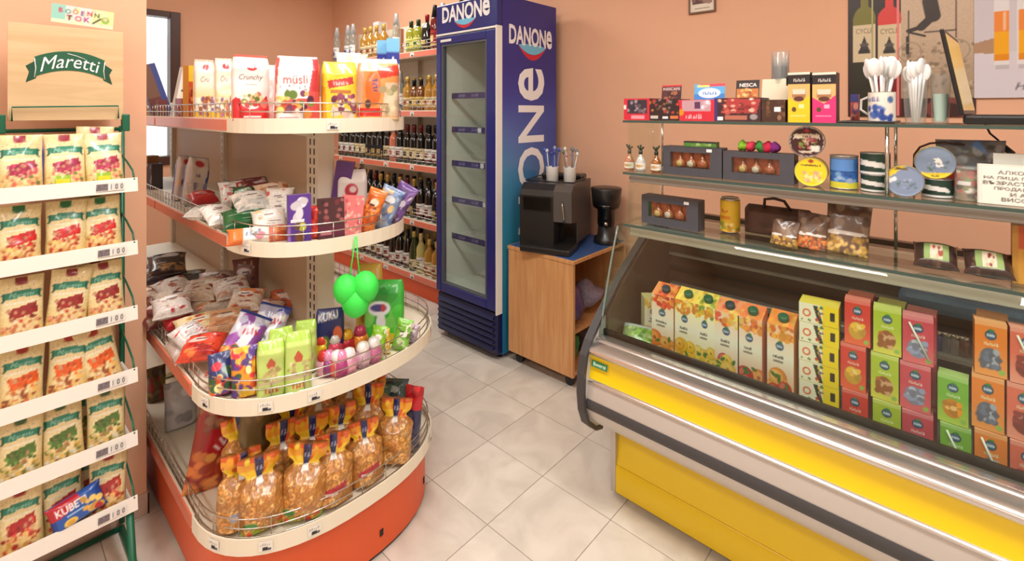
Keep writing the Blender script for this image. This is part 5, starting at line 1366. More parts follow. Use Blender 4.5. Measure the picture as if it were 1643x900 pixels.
c = Cv(44, 50, (52, 168, 56), .85); c.blobs(14, 0, 0, 1, .9, .08, .16, [(70, 190, 60), (40, 140, 50), (120, 200, 90)], 6); c.ell(.4, .55, .28, .12, (226, 226, 236)); c.ell(.38, .56, .2, .06, (60, 60, 130)); c.ell(.5, .56, .06, .06, (190, 50, 60)); c.ell(.45, .3, .12, .2, (226, 226, 230)); c.rect(.6, 0, 1, .16, (226, 206, 60))
stand_pack('toy_bag', 'bright green bag with pale motif below the hanging green balls', 'sweets bag', c, 583, 648, 452, 1, .12, .04, 'block', -.2, -8, seed=31)
for i, (l, r, top, bgc, nm, ins) in enumerate(((590, 616, 524, (140, 206, 40), 'lime green packet right of the candy eggs', .05), (612, 628, 528, (240, 190, 60), 'yellow topped packet between the two lime green ones', .05), (626, 654, 512, (120, 190, 60), 'lime and white packet at the far right of the third shelf', .03), (622, 648, 500, (40, 70, 150), 'dark blue packet in front of the bright green bag', .09), (646, 668, 520, (190, 170, 190), 'mauve packet at the right end rail of the third shelf', .03))):
    stand_pack('sweets_packet', nm, 'sweets packet', wg([(240, 240, 220), bgc, blend(bgc, (60, 60, 40), .4)], i, bgc, 10), l, r, top, 1, ins, .025, 'pillow', -.3, -6, roll=(8, -4, 12, 0, 10)[i], seed=90+i)
c = Cv(30, 40, (206, 170, 70), .8); c.blobs(16, .1, .1, .9, .95, .06, .14, [(240, 236, 226), (170, 120, 50), (90, 80, 60), (226, 206, 90)], 6)
stand_pack('toy_bag', 'yellow brown bag of toys behind the hanging green balls', 'sweets bag', c, 600, 642, 425, 1, .20, .04, 'block', -.2, -6, seed=33)

# ---------------------------------------------------------------- base shelf: bags of ring biscuits
SN = [(226, 172, 98), (212, 150, 76), (238, 192, 120), (196, 134, 66)]
def ringbag(seed, green=False, lab=None):
    c = Cv(44, 64, (176, 118, 58), .62)
    c.rings(110, .0, .0, 1, .82, .045, SN, seed, rel=.25, dark=(140, 88, 42)); c.noise(.1, seed)
    Y1, Y2, Y3 = (248, 208, 50), (242, 168, 44), (228, 100, 44)
    c.rect(0, .72, 1, 1, Y1); c.rect(0, .84, 1, 1, Y2); c.rect(0, .95, 1, 1, Y3); c.blobs(14, 0, .74, 1, .98, .02, .06, [Y1, Y2, Y3], seed)
    c.rect(.40, .70, .61, 1, (34, 44, 100)); c.scrib(2, .50, .87, .09, (176, 186, 220), .18); c.rect(.40, .655, .61, .72, (242, 242, 240))
    if green: c.blobs(18, 0, 0, 1, .09, .03, .07, [(176, 196, 50), (150, 176, 40), (206, 60, 50), (226, 206, 60)], seed); c.ell(.25, .17, .15, .04, (60, 130, 60))
    elif lab: c.poly([(.25, .16), (.85, .26), (.80, .36), (.2, .26)], lab); c.rect(.3, .20, .6, .23, (226, 210, 200))
    return c
rb = []
for i, (g_, lb_) in enumerate(((True, None), (False, (176, 50, 60)), (False, (150, 160, 186)), (False, None))):
    rb.append(pouch_mesh('ring_biscuit_bag', .118, .19, .085, ringbag(i, g_, lb_), 'neck', (200, 140, 76), seed=i+5, crinkle=1.5))
BAGS = [(386, .05, 2, 'with pale label, leftmost at the front rail'), (424, .045, 0, 'with green foot, second at the front rail'), (484, .045, 0, 'with green foot, third along the front rail'), (536, .045, 1, 'with red label, fourth along the front rail'), (590, .045, 1, 'with red label, fifth along the front rail'), (630, .05, 3, 'at the right end of the front rail'),
        (398, .14, 3, 'behind the gap of the first two front bags'), (448, .135, 3, 'second in the middle row'), (500, .135, 3, 'third in the middle row'), (546, .135, 2, 'fourth in the middle row'), (590, .135, 3, 'fifth in the middle row'),
        (425, .23, 3, 'at the left of the back row'), (470, .225, 3, 'beside the red loaf bag in the back row'), (515, .225, 3, 'in front of the slotted post foot'), (552, .225, 3, 'right of the slotted post in the back row'), (588, .225, 3, 'at the right of the back row'), (618, .17, 3, 'behind the two right front bags')]
rg = random.Random(5)
for i, (px_, ins, kd, nm) in enumerate(BAGS):
    x, y = rimpos(px_, LOW, ins+.01)
    o = mobj('ring_biscuit_bag', rb[kd]); tag(o, 'clear bag of ring biscuits '+nm, 'biscuit bag', 'bags of ring biscuits on the base shelf')
    s_ = rg.uniform(.94, 1.04); o.scale = (s_, s_, s_*(1.0 if ins < .1 else 1.18 if ins < .2 else 1.38))
    place(o, (x, y, ZSH[0]+.001), rot=(R(-9+rg.uniform(-4, 3)), R(rg.uniform(-5, 5)), face(x, y, rg.uniform(-.25, .25))))
def loaf(seed):
    c = Cv(30, 70, (150, 50, 40), .35); c.blobs(40, 0, 0, 1, .42, .03, .07, [(206, 116, 54), (224, 140, 66), (160, 60, 40), (236, 170, 90)], seed); c.blobs(26, 0, .62, 1, 1, .03, .06, [(130, 80, 60), (110, 40, 40), (160, 110, 84)], seed+1)
    c.poly([(.2, .40), (1, .34), (1, .58), (.3, .62)], (170, 20, 34)); c.scrib(3, .62, .48, .09, (236, 226, 220), .6, rot=.9, shear=.3); return c
stand_pack('loaf_bag', 'tall red and brown bag leaning at the left of the base shelf', 'bread bag', loaf(1), 290, 366, 640, 0, .058, .06, 'pillow', .15, -12, roll=13, seed=3)
stand_pack('loaf_bag', 'red brown bag leaning behind the tall red one', 'bread bag', loaf(2), 362, 412, 640, 0, .19, .06, 'pillow', 0, -8, roll=10, seed=4)
stand_pack('loaf_bag', 'dark red bag leaning against the beige panel of the base shelf', 'bread bag', loaf(3), 415, 452, 645, 0, .27, .06, 'pillow', .1, -10, roll=20, seed=5)
c = Cv(24, 40, (120, 100, 60), .6).blobs(24, 0, 0, 1, 1, .05, .1, [(150, 120, 70), (90, 70, 40), (170, 140, 80)], 4)
lying('snack_bag', 'olive brown bag between the two dark red bags', 'snack bag', c, 408, 695, .16, 0, .10, .25, .06, 0, -12, 'pillow', 3, seed=6)
c = Cv(24, 40, (206, 204, 206), .6).blobs(14, 0, 0, 1, 1, .06, .14, [(226, 224, 226), (180, 178, 184), (150, 150, 140)], 4)
stand_pack('flour_bag', 'pale grey bag at the left side of the base shelf', 'bag', c, 264, 318, 612, 0, .10, .06, 'stand', .2, -8, seed=7)
c = Cv(24, 40, (150, 150, 110), .6).blobs(14, 0, 0, 1, 1, .06, .14, [(176, 176, 130), (110, 120, 70), (200, 190, 150)], 5)
stand_pack('flour_bag', 'olive green bag behind the pale grey one', 'bag', c, 250, 290, 600, 0, .16, .06, 'stand', .2, -8, seed=8)
c = Cv(24, 40, (110, 90, 50), .6).blobs(20, 0, 0, 1, 1, .06, .14, [(150, 130, 60), (80, 60, 40), (150, 50, 40)], 6)
stand_pack('flour_bag', 'brown bag next to the partition on the base shelf', 'bag', c, 236, 268, 590, 0, .08, .06, 'stand', .2, -8, seed=9)
c = Cv(24, 60, (44, 46, 84), .4); c.rect(0, .66, 1, 1, (190, 24, 40)); c.blobs(12, 0, .7, 1, 1, .03, .06, [(220, 40, 54), (150, 16, 30)], 3); c.blobs(16, 0, 0, 1, .6, .03, .07, [(90, 90, 110), (60, 60, 100), (130, 120, 120)], 3)
stand_pack('crisp_bag', 'dark blue bag with red top at the right end of the base shelf', 'snack bag', c, 640, 672, 622, 0, .045, .05, 'stand', -.4, -5, seed=9, roll=4)
for i, (px_, py_, cols, nm) in enumerate(((600, 650, [(70, 110, 90), (60, 90, 120), (200, 190, 150)], 'green blue bag at the back right of the base shelf'), (628, 640, [(60, 90, 80), (90, 110, 120), (40, 60, 70)], 'dark teal bag by the back rail of the base shelf'))):
    lying('snack_bag', nm, 'snack bag', wg(cols, i, cols[0]), px_, py_, .07, 0, .12, .14, .05, -.3, -30, 'pillow', seed=40+i)
# goods beyond the gondola's far end: packets on the far stretch of the shelves
for k, n_, z_ in ((2, 6, .13), (1, 6, .15), (3, 3, .12)):
    for i in range(n_):
        x = -3.05-.085*i; y = SHELVES[k][2]['yf']+.09
        cc = [(40, 90, 60), (110, 36, 44), (60, 56, 70), (150, 110, 70), (90, 40, 60), (70, 90, 50)][(i+k) % 6]
        c = Cv(14, 24, cc, .5).blobs(10, 0, 0, 1, 1, .06, .12, [blend(cc, (230, 220, 200), .5), blend(cc, (0, 0, 0), .4), cc], i)
        o = mobj('grocery_box', pbox_mesh('grocery_box', .07, .05, z_+.012*((i*3) % 4), c)); tag(o, f'{ORD[i]} small dark grocery box at the far end of the {["", "third", "second", "top"][k]} gondola shelf', 'box', 'grocery boxes at the far end of the gondola'); place(o, (x, y, ZSH[k]), .15)
# ================================================================== goods in and on the display counter
DK = .531
def on_plane(l, r, top, Y, z0):
    """x, width, height for an upright front on plane Y whose foot is at z0"""
    a = at(l, HY, Y=Y); b = at(r, HY, Y=Y); m_ = at((l+r)/2, top, Y=Y)
    return (a.x+b.x)/2, b.x-a.x, m_.z-z0
def logo_c(cv, u, v, r):
    cv.circ(u, v, r, (30, 60, 96)); cv.circ(u, v, r*.8, (44, 88, 130)); cv.ell(u+.02, v+r*1.0, r*.5/cv.asp, r*.3, (60, 130, 70)); cv.text('bbb', u, v, r*.7, (236, 240, 246), bold=.03)
def juice(bg, top_cols, fruit_cols, seed, kind):
    c = Cv(38, 100, (240, 236, 222), .33); c.grad(0, blend(bg, (255, 255, 255), .2), .62, (244, 238, 226)); c.grad(.62, (244, 238, 226), 1, blend(bg, (255, 255, 255), .5))
    c.blobs(26, 0, .84, 1, 1, .02, .05, top_cols, seed); logo_c(c, .48, .75, .05)
    c.scrib(len(kind), .42, .62, .032, (90, 84, 80), .5); c.scrib(11, .42, .565, .018, (130, 120, 110), .5)
    rg = random.Random(seed)
    for i in range(11):
        u, v, r = rg.uniform(.08, .95), rg.uniform(.03, .40), rg.uniform(.07, .12); f = rg.choice(fruit_cols)
        c.circ(u, v, r, blend(f, (60, 30, 0), .25)); c.circ(u-.01, v+.004, r*.92, f); c.circ(u-.05, v+.02, r*.6, blend(f, (255, 240, 180), .35)); c.circ(u, v, r*.22, blend(f, (90, 40, 20), .4))
    for i in range(4): c.ell(rg.uniform(.1, .9), rg.uniform(.1, .4), .12, .02, (70, 120, 50), rg.uniform(0, 3))
    return c
JU = [(1045, 1081, 462, (240, 150, 90), [(226, 90, 50), (240, 150, 60), (214, 60, 50)], [(240, 120, 40), (236, 150, 60)], 'Mandarin', 'mandarin juice carton with orange print, leftmost'),
      (1082, 1116, 470, (250, 210, 90), [(240, 180, 60), (230, 140, 50), (250, 220, 120)], [(246, 190, 40), (240, 170, 50)], 'Orange', 'orange juice carton with yellow print, second'),
      (1115, 1147, 478, (246, 220, 110), [(236, 200, 60), (226, 150, 40), (120, 150, 60)], [(240, 190, 50), (246, 210, 90)], 'Ananas', 'pale yellow juice carton, third'),
      (1146, 1186, 488, (244, 150, 110), [(240, 160, 60), (226, 90, 60), (250, 210, 110)], [(246, 200, 60), (200, 40, 60), (244, 190, 70)], 'Banana', 'banana and berry juice carton, fourth'),
      (1183, 1223, 497, (244, 130, 80), [(240, 150, 60), (250, 200, 110), (230, 110, 50)], [(240, 130, 60), (214, 50, 50), (246, 160, 80)], 'Peach', 'peach juice carton with red fruit, fifth'),
      (1230, 1274, 508, (246, 140, 70), [(240, 160, 50), (250, 190, 80), (226, 110, 40)], [(244, 140, 50), (210, 50, 40), (250, 170, 80)], 'Apricot', 'apricot juice carton, rightmost and apart')]
for i, (l, r, top, bg, tc, fc, kd, nm) in enumerate(JU):
    x, w_, h_ = on_plane(l, r, top, 1.60, DK); w_ *= .97
    t = thing('juice_carton', nm+' of the tall cartons in the counter', 'juice carton', (x, 1.60+.032, DK), 0, 'tall juice cartons')
    d_ = .062; hb = h_*.90
    mobj('carton_body', pbox_mesh('carton_body', w_, d_, hb, juice(bg, tc, fc, i*5, kd), right=blend(bg, (240, 230, 210), .4)), t)
    # slanted roof
    c = Cv(16, 8, bg, 2).blobs(20, 0, 0, 1, 1, .08, .2, tc, i)
    v, f, cc = panel_grid(c, (-w_/2, -d_/2, hb), (w_, 0, 0), (0, d_*.9, h_-hb))
    n = len(v); V = np.vstack([v, [(-w_/2, d_/2, hb), (w_/2, d_/2, hb), (-w_/2, d_/2*.8, h_), (w_/2, d_/2*.8, h_), (-w_/2, -d_/2, hb), (w_/2, -d_/2, hb)]])
    F = np.vstack([f, [[n+1, n, n+2, n+3], [n+4, n+2, n, n], [n+5, n+1, n+3, n+3]]]); 
    me = bpy.data.meshes.new('carton_roof'); me.from_pydata([tuple(p) for p in V], [], [list(dict.fromkeys(q)) for q in F.tolist()]); me.materials.append(M_CARD)
    ca = me.color_attributes.new('Col', 'FLOAT_COLOR', 'POINT'); rgba = np.ones((len(V), 4), np.float32); rgba[:n, :3] = lin(cc); rgba[n:, :3] = lin(bg); ca.data.foreach_set('color', rgba.ravel())
    mobj('carton_roof', me, t)
    q = MB().lathe([(.013, 0), (.0145, .002), (.0145, .016), (.012, .018), (.003, .018)], 16); q.xf(Matrix.Translation((.004, -d_*.10, hb+(h_-hb)*.35)) @ Matrix.Rotation(R(25), 4, 'X'))
    q.build('screw_cap', mat('cap_green', (30, 96, 66), .35) if i not in (0, 3) else mat('cap_navy', (30, 56, 70), .35), t)
# angled carton and salad bag at the left
c = juice((236, 200, 120), [(226, 190, 90)], [(236, 190, 80), (90, 120, 50)], 44, 'Pear')
x, w_, h_ = on_plane(1027, 1046, 470, 1.66, DK); o = mobj('juice_carton', pbox_mesh('juice_carton', .06, .06, h_*.9, c, right=(226, 214, 170))); tag(o, 'cream carton turned sideways behind the leftmost tall carton', 'juice carton'); place(o, (x, 1.70, DK), R(40))
c = Cv(30, 24, (150, 170, 110), 1.2).blobs(60, 0, 0, 1, .8, .04, .09, [(120, 170, 60), (150, 200, 80), (90, 140, 50), (196, 214, 150)], 3, rel=.3); c.rect(0, .8, 1, 1, (190, 196, 200))
p = at(995, 530, Z=DK+.04); o = mobj('salad_bag', pouch_mesh('salad_bag', .13, .11, .05, c, 'pillow', seed=4)); tag(o, 'bag of green salad at the left end inside the counter', 'salad bag'); place(o, (-.845, 1.575, DK+.02), rot=(R(-52), 0, R(15)))
# stack of yellow wafer boxes
x, w_, _ = on_plane(1282, 1345, 500, 1.60, DK)
sh_ = .0555
c = Cv(60, 26, (244, 236, 214), 1.9); c.rect(.60, 0, 1, 1, (246, 214, 20)); c.circ(.2, .5, .2, (226, 90, 50)); c.circ(.2, .5, .13, (244, 236, 214)); c.poly([(.36, .95), (.48, .95), (.62, .05), (.5, .05)], (40, 56, 44)); c.blobs(10, .4, .1, .66, .95, .05, .09, [(200, 60, 50), (60, 120, 70), (60, 70, 130), (240, 190, 60)], 3); c.rect(.78, .3, .90, .72, (40, 36, 34)); c.blobs(5, .02, .05, .3, .2, .03, .06, [(90, 120, 60)], 1)
me = pbox_mesh('wafer_box', w_, .07, sh_-.001, c, right=(240, 204, 20), top=(246, 222, 90))
for i in range(6):
    o = mobj('wafer_box', me); tag(o, f'yellow and cream wafer box, {ORD[5-i]} from the top of its stack', 'wafer box', 'stack of yellow wafer boxes'); place(o, (x+.002*((i*3) % 3-1), 1.635, DK+i*sh_), R(4)+.02*((i*5) % 3-1))
# small juice packs
def small_juice(bg, bg2, fruit, seed, kind=0):
    c = Cv(34, 60, bg, .5); c.grad(0, bg2, .55, bg); c.rect(0, .93, 1, 1, blend(bg, (255, 255, 255), .3)); logo_c(c, .5, .76, .09); c.scrib(6, .5, .60, .06, (240, 240, 226), .6, bold=.03)
    rg = random.Random(seed); c.ell(.48, .32, .32, .2, blend(fruit[0], (60, 40, 30), .2))
    for i in range(14): c.ell(.48+rg.uniform(-.26, .26), .32+rg.uniform(-.15, .15), .10, .06, rg.choice(fruit), rg.uniform(0, 3))
    c.ell(.84, .10, .10, .05, (150, 190, 90)); return c
SMALL = [(1350, 1392, [(220, 60, 50), (240, 110, 70), (246, 190, 60)], 3, (1, 3, 0), 'red small juice pack with yellow fruit', 'red stack', 482),
         (1399, 1445, [(176, 196, 50), (226, 214, 90), (190, 110, 50)], 3, (0, 0, 0), 'lime small juice pack with orange fruit', 'lime stack', 496),
         (1446, 1497, [(206, 70, 90), (226, 110, 120), (150, 160, 200)], 3, (0, 0, 0), 'pink small juice pack with blue drawing', 'pink stack', 510),
         (1507, 1558, [(120, 180, 60), (190, 214, 90), (246, 160, 40)], 2, (0, 0, 0), 'green small juice pack with oranges', 'green stack', 606),
         (1562, 1616, [(236, 130, 50), (240, 160, 90), (110, 120, 150)], 3, (0, 0, 0), 'orange small juice pack with grey drawing', 'orange stack', 518),
         (1619, 1676, [(226, 110, 90), (240, 160, 140), (150, 60, 60)], 3, (0, 0, 0), 'coral small juice pack at the right edge', 'coral stack', 530)]
for k, (l, r, cols, n_, sh3, nm, st, top) in enumerate(SMALL):
    Yp = 1.60; x, w_, h_ = on_plane(l, r, top, Yp, DK); ph = h_/n_
    fr_cols = [cols[2], blend(cols[2], (255, 255, 255), .4), blend(cols[2], (60, 40, 40), .3)]
    me = pbox_mesh('small_juice_pack', w_*.98, .042, ph-.002, small_juice(cols[0], cols[1], fr_cols, k), right=blend(cols[0], (120, 60, 40), .35), top=blend(cols[0], (255, 240, 220), .4))
    for i in range(n_):
        pos = ['bottom', 'middle', 'top'][i] if n_ == 3 else ['lower', 'upper'][i]
        t = thing('small_juice_pack', f'{nm}, {pos} of the {st}', 'juice pack', (x+(.004 if k == 0 and i == 2 else 0)-.003*(i == 1), Yp+.023+.004*i, DK+i*ph), R((3, -2, 4)[i % 3]), 'small juice packs stacked in the counter')
        mobj('pack_body', me, t)
        if (k, i) in ((2, 2), (3, 0), (4, 0), (5, 2)):
            MB().tube([(-w_*.28, -.0235, ph*.86), (w_*.36, -.0235, ph*.12)], .0024, 6).build('straw', mat('straw_white', (226, 228, 220), .4), t)
    if k in (0, 1, 2, 4):                    # second stack just behind
        for i in range(n_):
            o = mobj('small_juice_pack', me); tag(o, f'{nm}, {["bottom", "middle", "top"][i]} of the stack behind the {st}', 'juice pack', 'small juice packs stacked in the counter'); place(o, (x+.006, Yp+.075+.004*i, DK+i*ph), R(-2))
# little jars on the inner shelf
for i, (px_, c_) in enumerate(((1503, (60, 90, 160)), (1519, (120, 120, 130)), (1532, (150, 140, 140)), (1546, (120, 80, 70)))):
    p = at(px_, 545, Y=1.90); t = thing('small_jar', ['blue', 'grey', 'pale grey', 'brown'][i]+' small jar on the inner shelf behind the pink and green packs', 'jar', (p.x, 1.90, .712), 0, 'jars on the inner shelf')
    MB().lathe([(.013, 0), (.015, .003), (.015, .04), (.012, .046)], 12).build('jar_body', mat('jar_%d' % i, c_, .2, coat=.4), t); MB().lathe([(.014, .046), (.014, .056), (.003, .057)], 12).build('jar_lid', M_CHROME, t)

# ---------------------------------------------------------------- lower glass shelf (z .998)
Z1, Z2, Z3 = .9985, 1.1875, 1.3765
def gift_box(label, l, r, top, Y, z, rz=0, sticker=None, d=.055):
    x, w_, h_ = on_plane(l, r, top, Y, z); t = thing('gift_box', label, 'gift box', (x, Y+d/2, z), rz, 'grey brandy gift boxes')
    G = mat('gift_grey', (74, 74, 82), .5, noise=.05, nscale=30); mb = MB(); a, b = w_/2, h_
    wx0, wx1, wz0, wz1 = -a*.74, a*.62, h_*.26, h_*.80
    mb.box(-a, -d/2, 0, wx0, d/2, b); mb.box(wx1, -d/2, 0, a, d/2, b); mb.box(wx0, -d/2, 0, wx1, d/2, wz0); mb.box(wx0, -d/2, wz1, wx1, d/2, b); mb.box(wx0, d/2-.004, wz0, wx1, d/2, wz1)
    mb.build('box_body', G, t)
    MB().box(wx0, -.004, wz0, wx1, .0, wz1).build('box_inlay', mat('inlay_orange', (196, 92, 54), .5, noise=.25, nscale=60), t)
    for k in range(3):
        cx_ = wx0+(wx1-wx0)*(.22+.28*k); rr = (wz1-wz0)*.34
        q = MB().lathe([(rr*.6, 0), (rr, rr*.25), (rr*1.02, rr*1.1), (rr*.5, rr*1.6), (rr*.32, rr*1.7), (rr*.32, (wz1-wz0)*.94)], 14); q.xf(Matrix.Translation((cx_, -.013, wz0+.001)) @ Matrix.Diagonal((1, .55, 1, 1)))
        bo = q.build('mini_bottle', mat('mini_amber', (160, 84, 42), .1, coat=.5), t)
        q = MB().lathe([(rr*.62, 0), (rr*.62, .001), (.0005, .0014)], 14); q.xf(Matrix.Translation((cx_, -.0225, wz0+rr*.75)) @ Matrix.Rotation(PI/2, 4, 'X')); q.build('bottle_medallion', mat(['med_gold', 'med_silver', 'med_copper'][k], [(206, 176, 110), (206, 196, 180), (170, 90, 60)][k], .4), bo)
    box('window_film', M_GLASS, wx0, -d/2-.0006, wz0, wx1, -d/2, wz1, t)
    if sticker: cv = Cv(4, 3, (236, 236, 238)); s_ = sheet('price_sticker', cv, .018, .010, t); s_.location = (a*sticker, -d/2-.0012, h_*.90)
    return t
gift_box('grey gift box with three small brandy bottles on the lower glass shelf', 1029, 1121, 318, 1.66, Z1, R(-2), .62)
gift_box('left grey gift box with brandy bottles on the middle glass shelf', 1064, 1158, 236, 1.66, Z2, R(0), .6)
gift_box('right grey gift box with brandy bottles on the middle glass shelf', 1160, 1274, 245, 1.66, Z2, R(0))
c = Cv(24, 6, (90, 140, 60), 4); c.rect(0, .75, 1, 1, (40, 44, 50)); c.blobs(8, .1, .1, .9, .6, .12, .2, [(120, 170, 70), (200, 210, 150)], 3)
x, w_, h_ = on_plane(1098, 1150, 225, 1.68, 1.30); o = mobj('flat_packet', pbox_mesh('flat_packet', w_, .03, .018, c, top=(60, 66, 70))); tag(o, 'flat green and dark packet lying on the left grey gift box', 'packet'); zt = at(1111, 236, Y=1.66).z
place(o, (x, 1.69, Z2+(on_plane(1064, 1158, 236, 1.66, Z2)[2])+.0005), 0)
zt = Z2+on_plane(1160, 1274, 245, 1.66, Z2)[2]
for i, (px_, c_, w2) in enumerate(((1192, (140, 190, 50), 'lime'), (1205, (226, 60, 90), 'pink'), (1218, (70, 150, 70), 'green'), (1232, (214, 40, 80), 'crimson'), (1244, (130, 40, 130), 'purple'))):
    p = at(px_, 230, Y=1.69); o = lumpy('pompom', mat('pompom_'+w2, c_, .9, bump=1, bscale=300), (0, 0, 0), .0165, (1, 1, 1.0), i, .25, n=14); tag(o, w2+' fluffy pompom on the right grey gift box', 'pompom', 'row of pompoms'); place(o, (p.x, 1.69, zt+.017))
# miniature bottles
for i, (px_, c_, cap) in enumerate(((1010, (190, 120, 90), (70, 70, 60)), (1028, (196, 196, 190), (60, 64, 56)), (1053, (150, 90, 40), (40, 40, 36)))):
    p = at(px_, 250, Y=1.67); t = thing('miniature_bottle', ['pinkish', 'clear', 'amber'][i]+' miniature bottle at the left end of the middle glass shelf', 'bottle', (p.x, 1.67, Z2), 0, 'miniature bottles')
    MB().lathe([(.016, 0), (.0185, .003), (.0185, .034), (.012, .048), (.006, .056), (.0055, .068)], 16).build('bottle_glass', mat('mini_glass_%d' % i, c_, .08, coat=.5), t)
    MB().lathe([(.007, .062), (.007, .076), (.002, .077)], 12).build('cap', mat('mini_cap_%d' % i, cap, .4), t)
    cv = Cv(8, 8, (236, 230, 220)); cv.circ(.5, .5, .25, (190, 150, 90)); mobj('bottle_label', wrap_mesh('bottle_label', .0192, .022, cv, z0=.008, span=PI, m=M_PAPER), t)
    for k in range(3):
        a = k*2.1+i; MB().tube([(0, 0, .075), (.012*math.cos(a), .012*math.sin(a), .088+.004*k)], [.002, .004], 5).build('sprig', mat('sprig', (66, 76, 56), .7), t)
# tins
def tin_design(bg, seed, kind):
    c = Cv(60, 60, bg)
    if kind == 'meat': c.circ(.5, .5, .46, (70, 30, 30)); c.rect(.14, .60, .86, .76, (234, 220, 200)); c.scrib(4, .5, .68, .09, (90, 30, 30), .6); c.blobs(30, .2, .30, .8, .6, .03, .07, [(196, 110, 110), (160, 60, 70), (226, 170, 160), (130, 150, 70)], seed); c.rect(.62, .2, .84, .38, (238, 236, 230)); c.rect(.3, .14, .66, .22, (226, 210, 190)); c.circ(.5, .86, .06, (190, 40, 50))
    elif kind == 'yellow': c.circ(.5, .5, .48, (240, 212, 40)); c.rect(.2, .70, .8, .76, (130, 100, 40)); c.circ(.5, .88, .07, (176, 60, 40)); c.blobs(24, .2, .2, .8, .5, .04, .08, [(236, 190, 150), (226, 160, 120), (240, 216, 120)], seed); c.scrib(4, .5, .36, .14, (250, 240, 220), .5, shear=.3)
    else:
        c.circ(.5, .5, .49, (132, 148, 176)); c.poly([(0, .5), (.55, 1), (0, 1)] if kind == 'bluea' else [(0, 0), (1, 0), (1, .22), (0, .16)], (240, 206, 50)); c.rect(.26, .86, .6, .92, (110, 90, 40)) if kind == 'bluea' else c.scrib(4, .5, .10, .07, (90, 80, 40), .4)
        c.poly([(.45, .62), (.62, .66), (.70, .40), (.54, .36)] if kind != 'bluea' else [(.05, .52), (.28, .64), (.33, .54), (.1, .42)], (240, 240, 238)); c.blobs(14, .3, .25, .8, .6, .02, .05, [(110, 124, 150), (150, 164, 190), (90, 120, 110)], seed)
    return c
def face_tin(label, px_, py_, rpx, Y, kind, rim, z=None, lean=0, seed=0, th=.035):
    p = at(px_, py_, Y=Y); d = depth_of(p); r = rpx/F_PX*d*.92
    o = mobj('round_tin', disc_mesh('round_tin', r, th, tin_design((200, 200, 200), seed, kind), rim, rings=16, n=44)); tag(o, label, 'tin', 'round tins on the middle glass shelf')
    zz = (z+r) if z is not None else p.z
    place(o, (p.x, Y+th/2, zz), rot=(R(lean), 0, R(6))); return r
r = face_tin('yellow round tin standing on edge under the dark red one', 1299, 280, 25, 1.66, 'yellow', (220, 190, 60), Z2, 0, 2, .055)
face_tin('dark red round tin with gold rim on top of the yellow tin', 1293, 233, 27, 1.66, 'meat', (206, 176, 96), Z2+2*r+.0005, 0, 3)
rA = None
def side_tin(label, l, r_, top, design, Y=1.66, z=Z2, bot=None):
    x, w_, h_ = on_plane(l, r_, top, Y, z); t = thing('tin_can', label, 'tin', (x, Y+w_/2, z), R(-4), 'stacked tins on the middle glass shelf')
    mobj('tin_label', wrap_mesh('tin_label', w_/2, h_*.94, design, z0=h_*.03), t)
    MB().lathe([(w_/2, 0), (w_/2+.0012, .001), (w_/2+.0012, h_*.03), (w_/2-.002, h_*.03)], 32).build('tin_rim', M_STEEL, t); MB().lathe([(w_/2, h_*.97-.001), (w_/2+.0012, h_*.97), (w_/2+.0012, h_), (w_/2-.003, h_-.002), (.001, h_-.003)], 32).build('tin_lid', M_STEEL, t)
    return h_
c = Cv(60, 40, (52, 104, 176), 2.2); c.rect(0, .0, 1, .18, (214, 206, 60)); c.rect(0, .50, 1, .53, (30, 60, 120)); c.rect(.34, .54, .66, .92, (90, 140, 206)); c.blobs(10, .2, .2, .8, .46, .05, .09, [(120, 160, 206), (40, 80, 150), (150, 170, 200)], 3); c.rect(0, .94, 1, 1, (120, 120, 120))
side_tin('blue tin with a yellow base band', 1328, 1374, 250, c)
def zacus(): 
    c = Cv(60, 24, (34, 60, 50), 3.4); c.poly([(.05, .86), (.62, .56), (.66, .28), (.05, .56)], (232, 230, 226)); c.scrib(4, .28, .66, .16, (60, 60, 60), .3, rot=-.12); c.blobs(12, 0, 0, 1, .3, .05, .1, [(60, 100, 70), (30, 44, 44), (120, 130, 120)], 4); c.rect(0, .0, 1, .12, (226, 226, 224)); return c
h_ = side_tin('lower dark green tin with a white label strip', 1378, 1428, 281, zacus())
zt = Z2+h_
side_tin('upper dark green tin stacked on the other', 1377, 1427, 246, zacus(), z=zt+.0005)
face_tin('pale blue tin with yellow corner leaning against the green tins', 1450, 293, 27, 1.625, 'bluea', (206, 196, 150), Z2, 0, 6, .03)
h_ = side_tin('single dark green tin below a pale blue tin', 1477, 1530, 288, zacus(), Y=1.66)
face_tin('pale blue tin with yellow lower rim on top of the dark green tin', 1499, 263, 28, 1.665, 'blueb', (206, 196, 120), Z2+h_+.0008, 0, 7, .03)
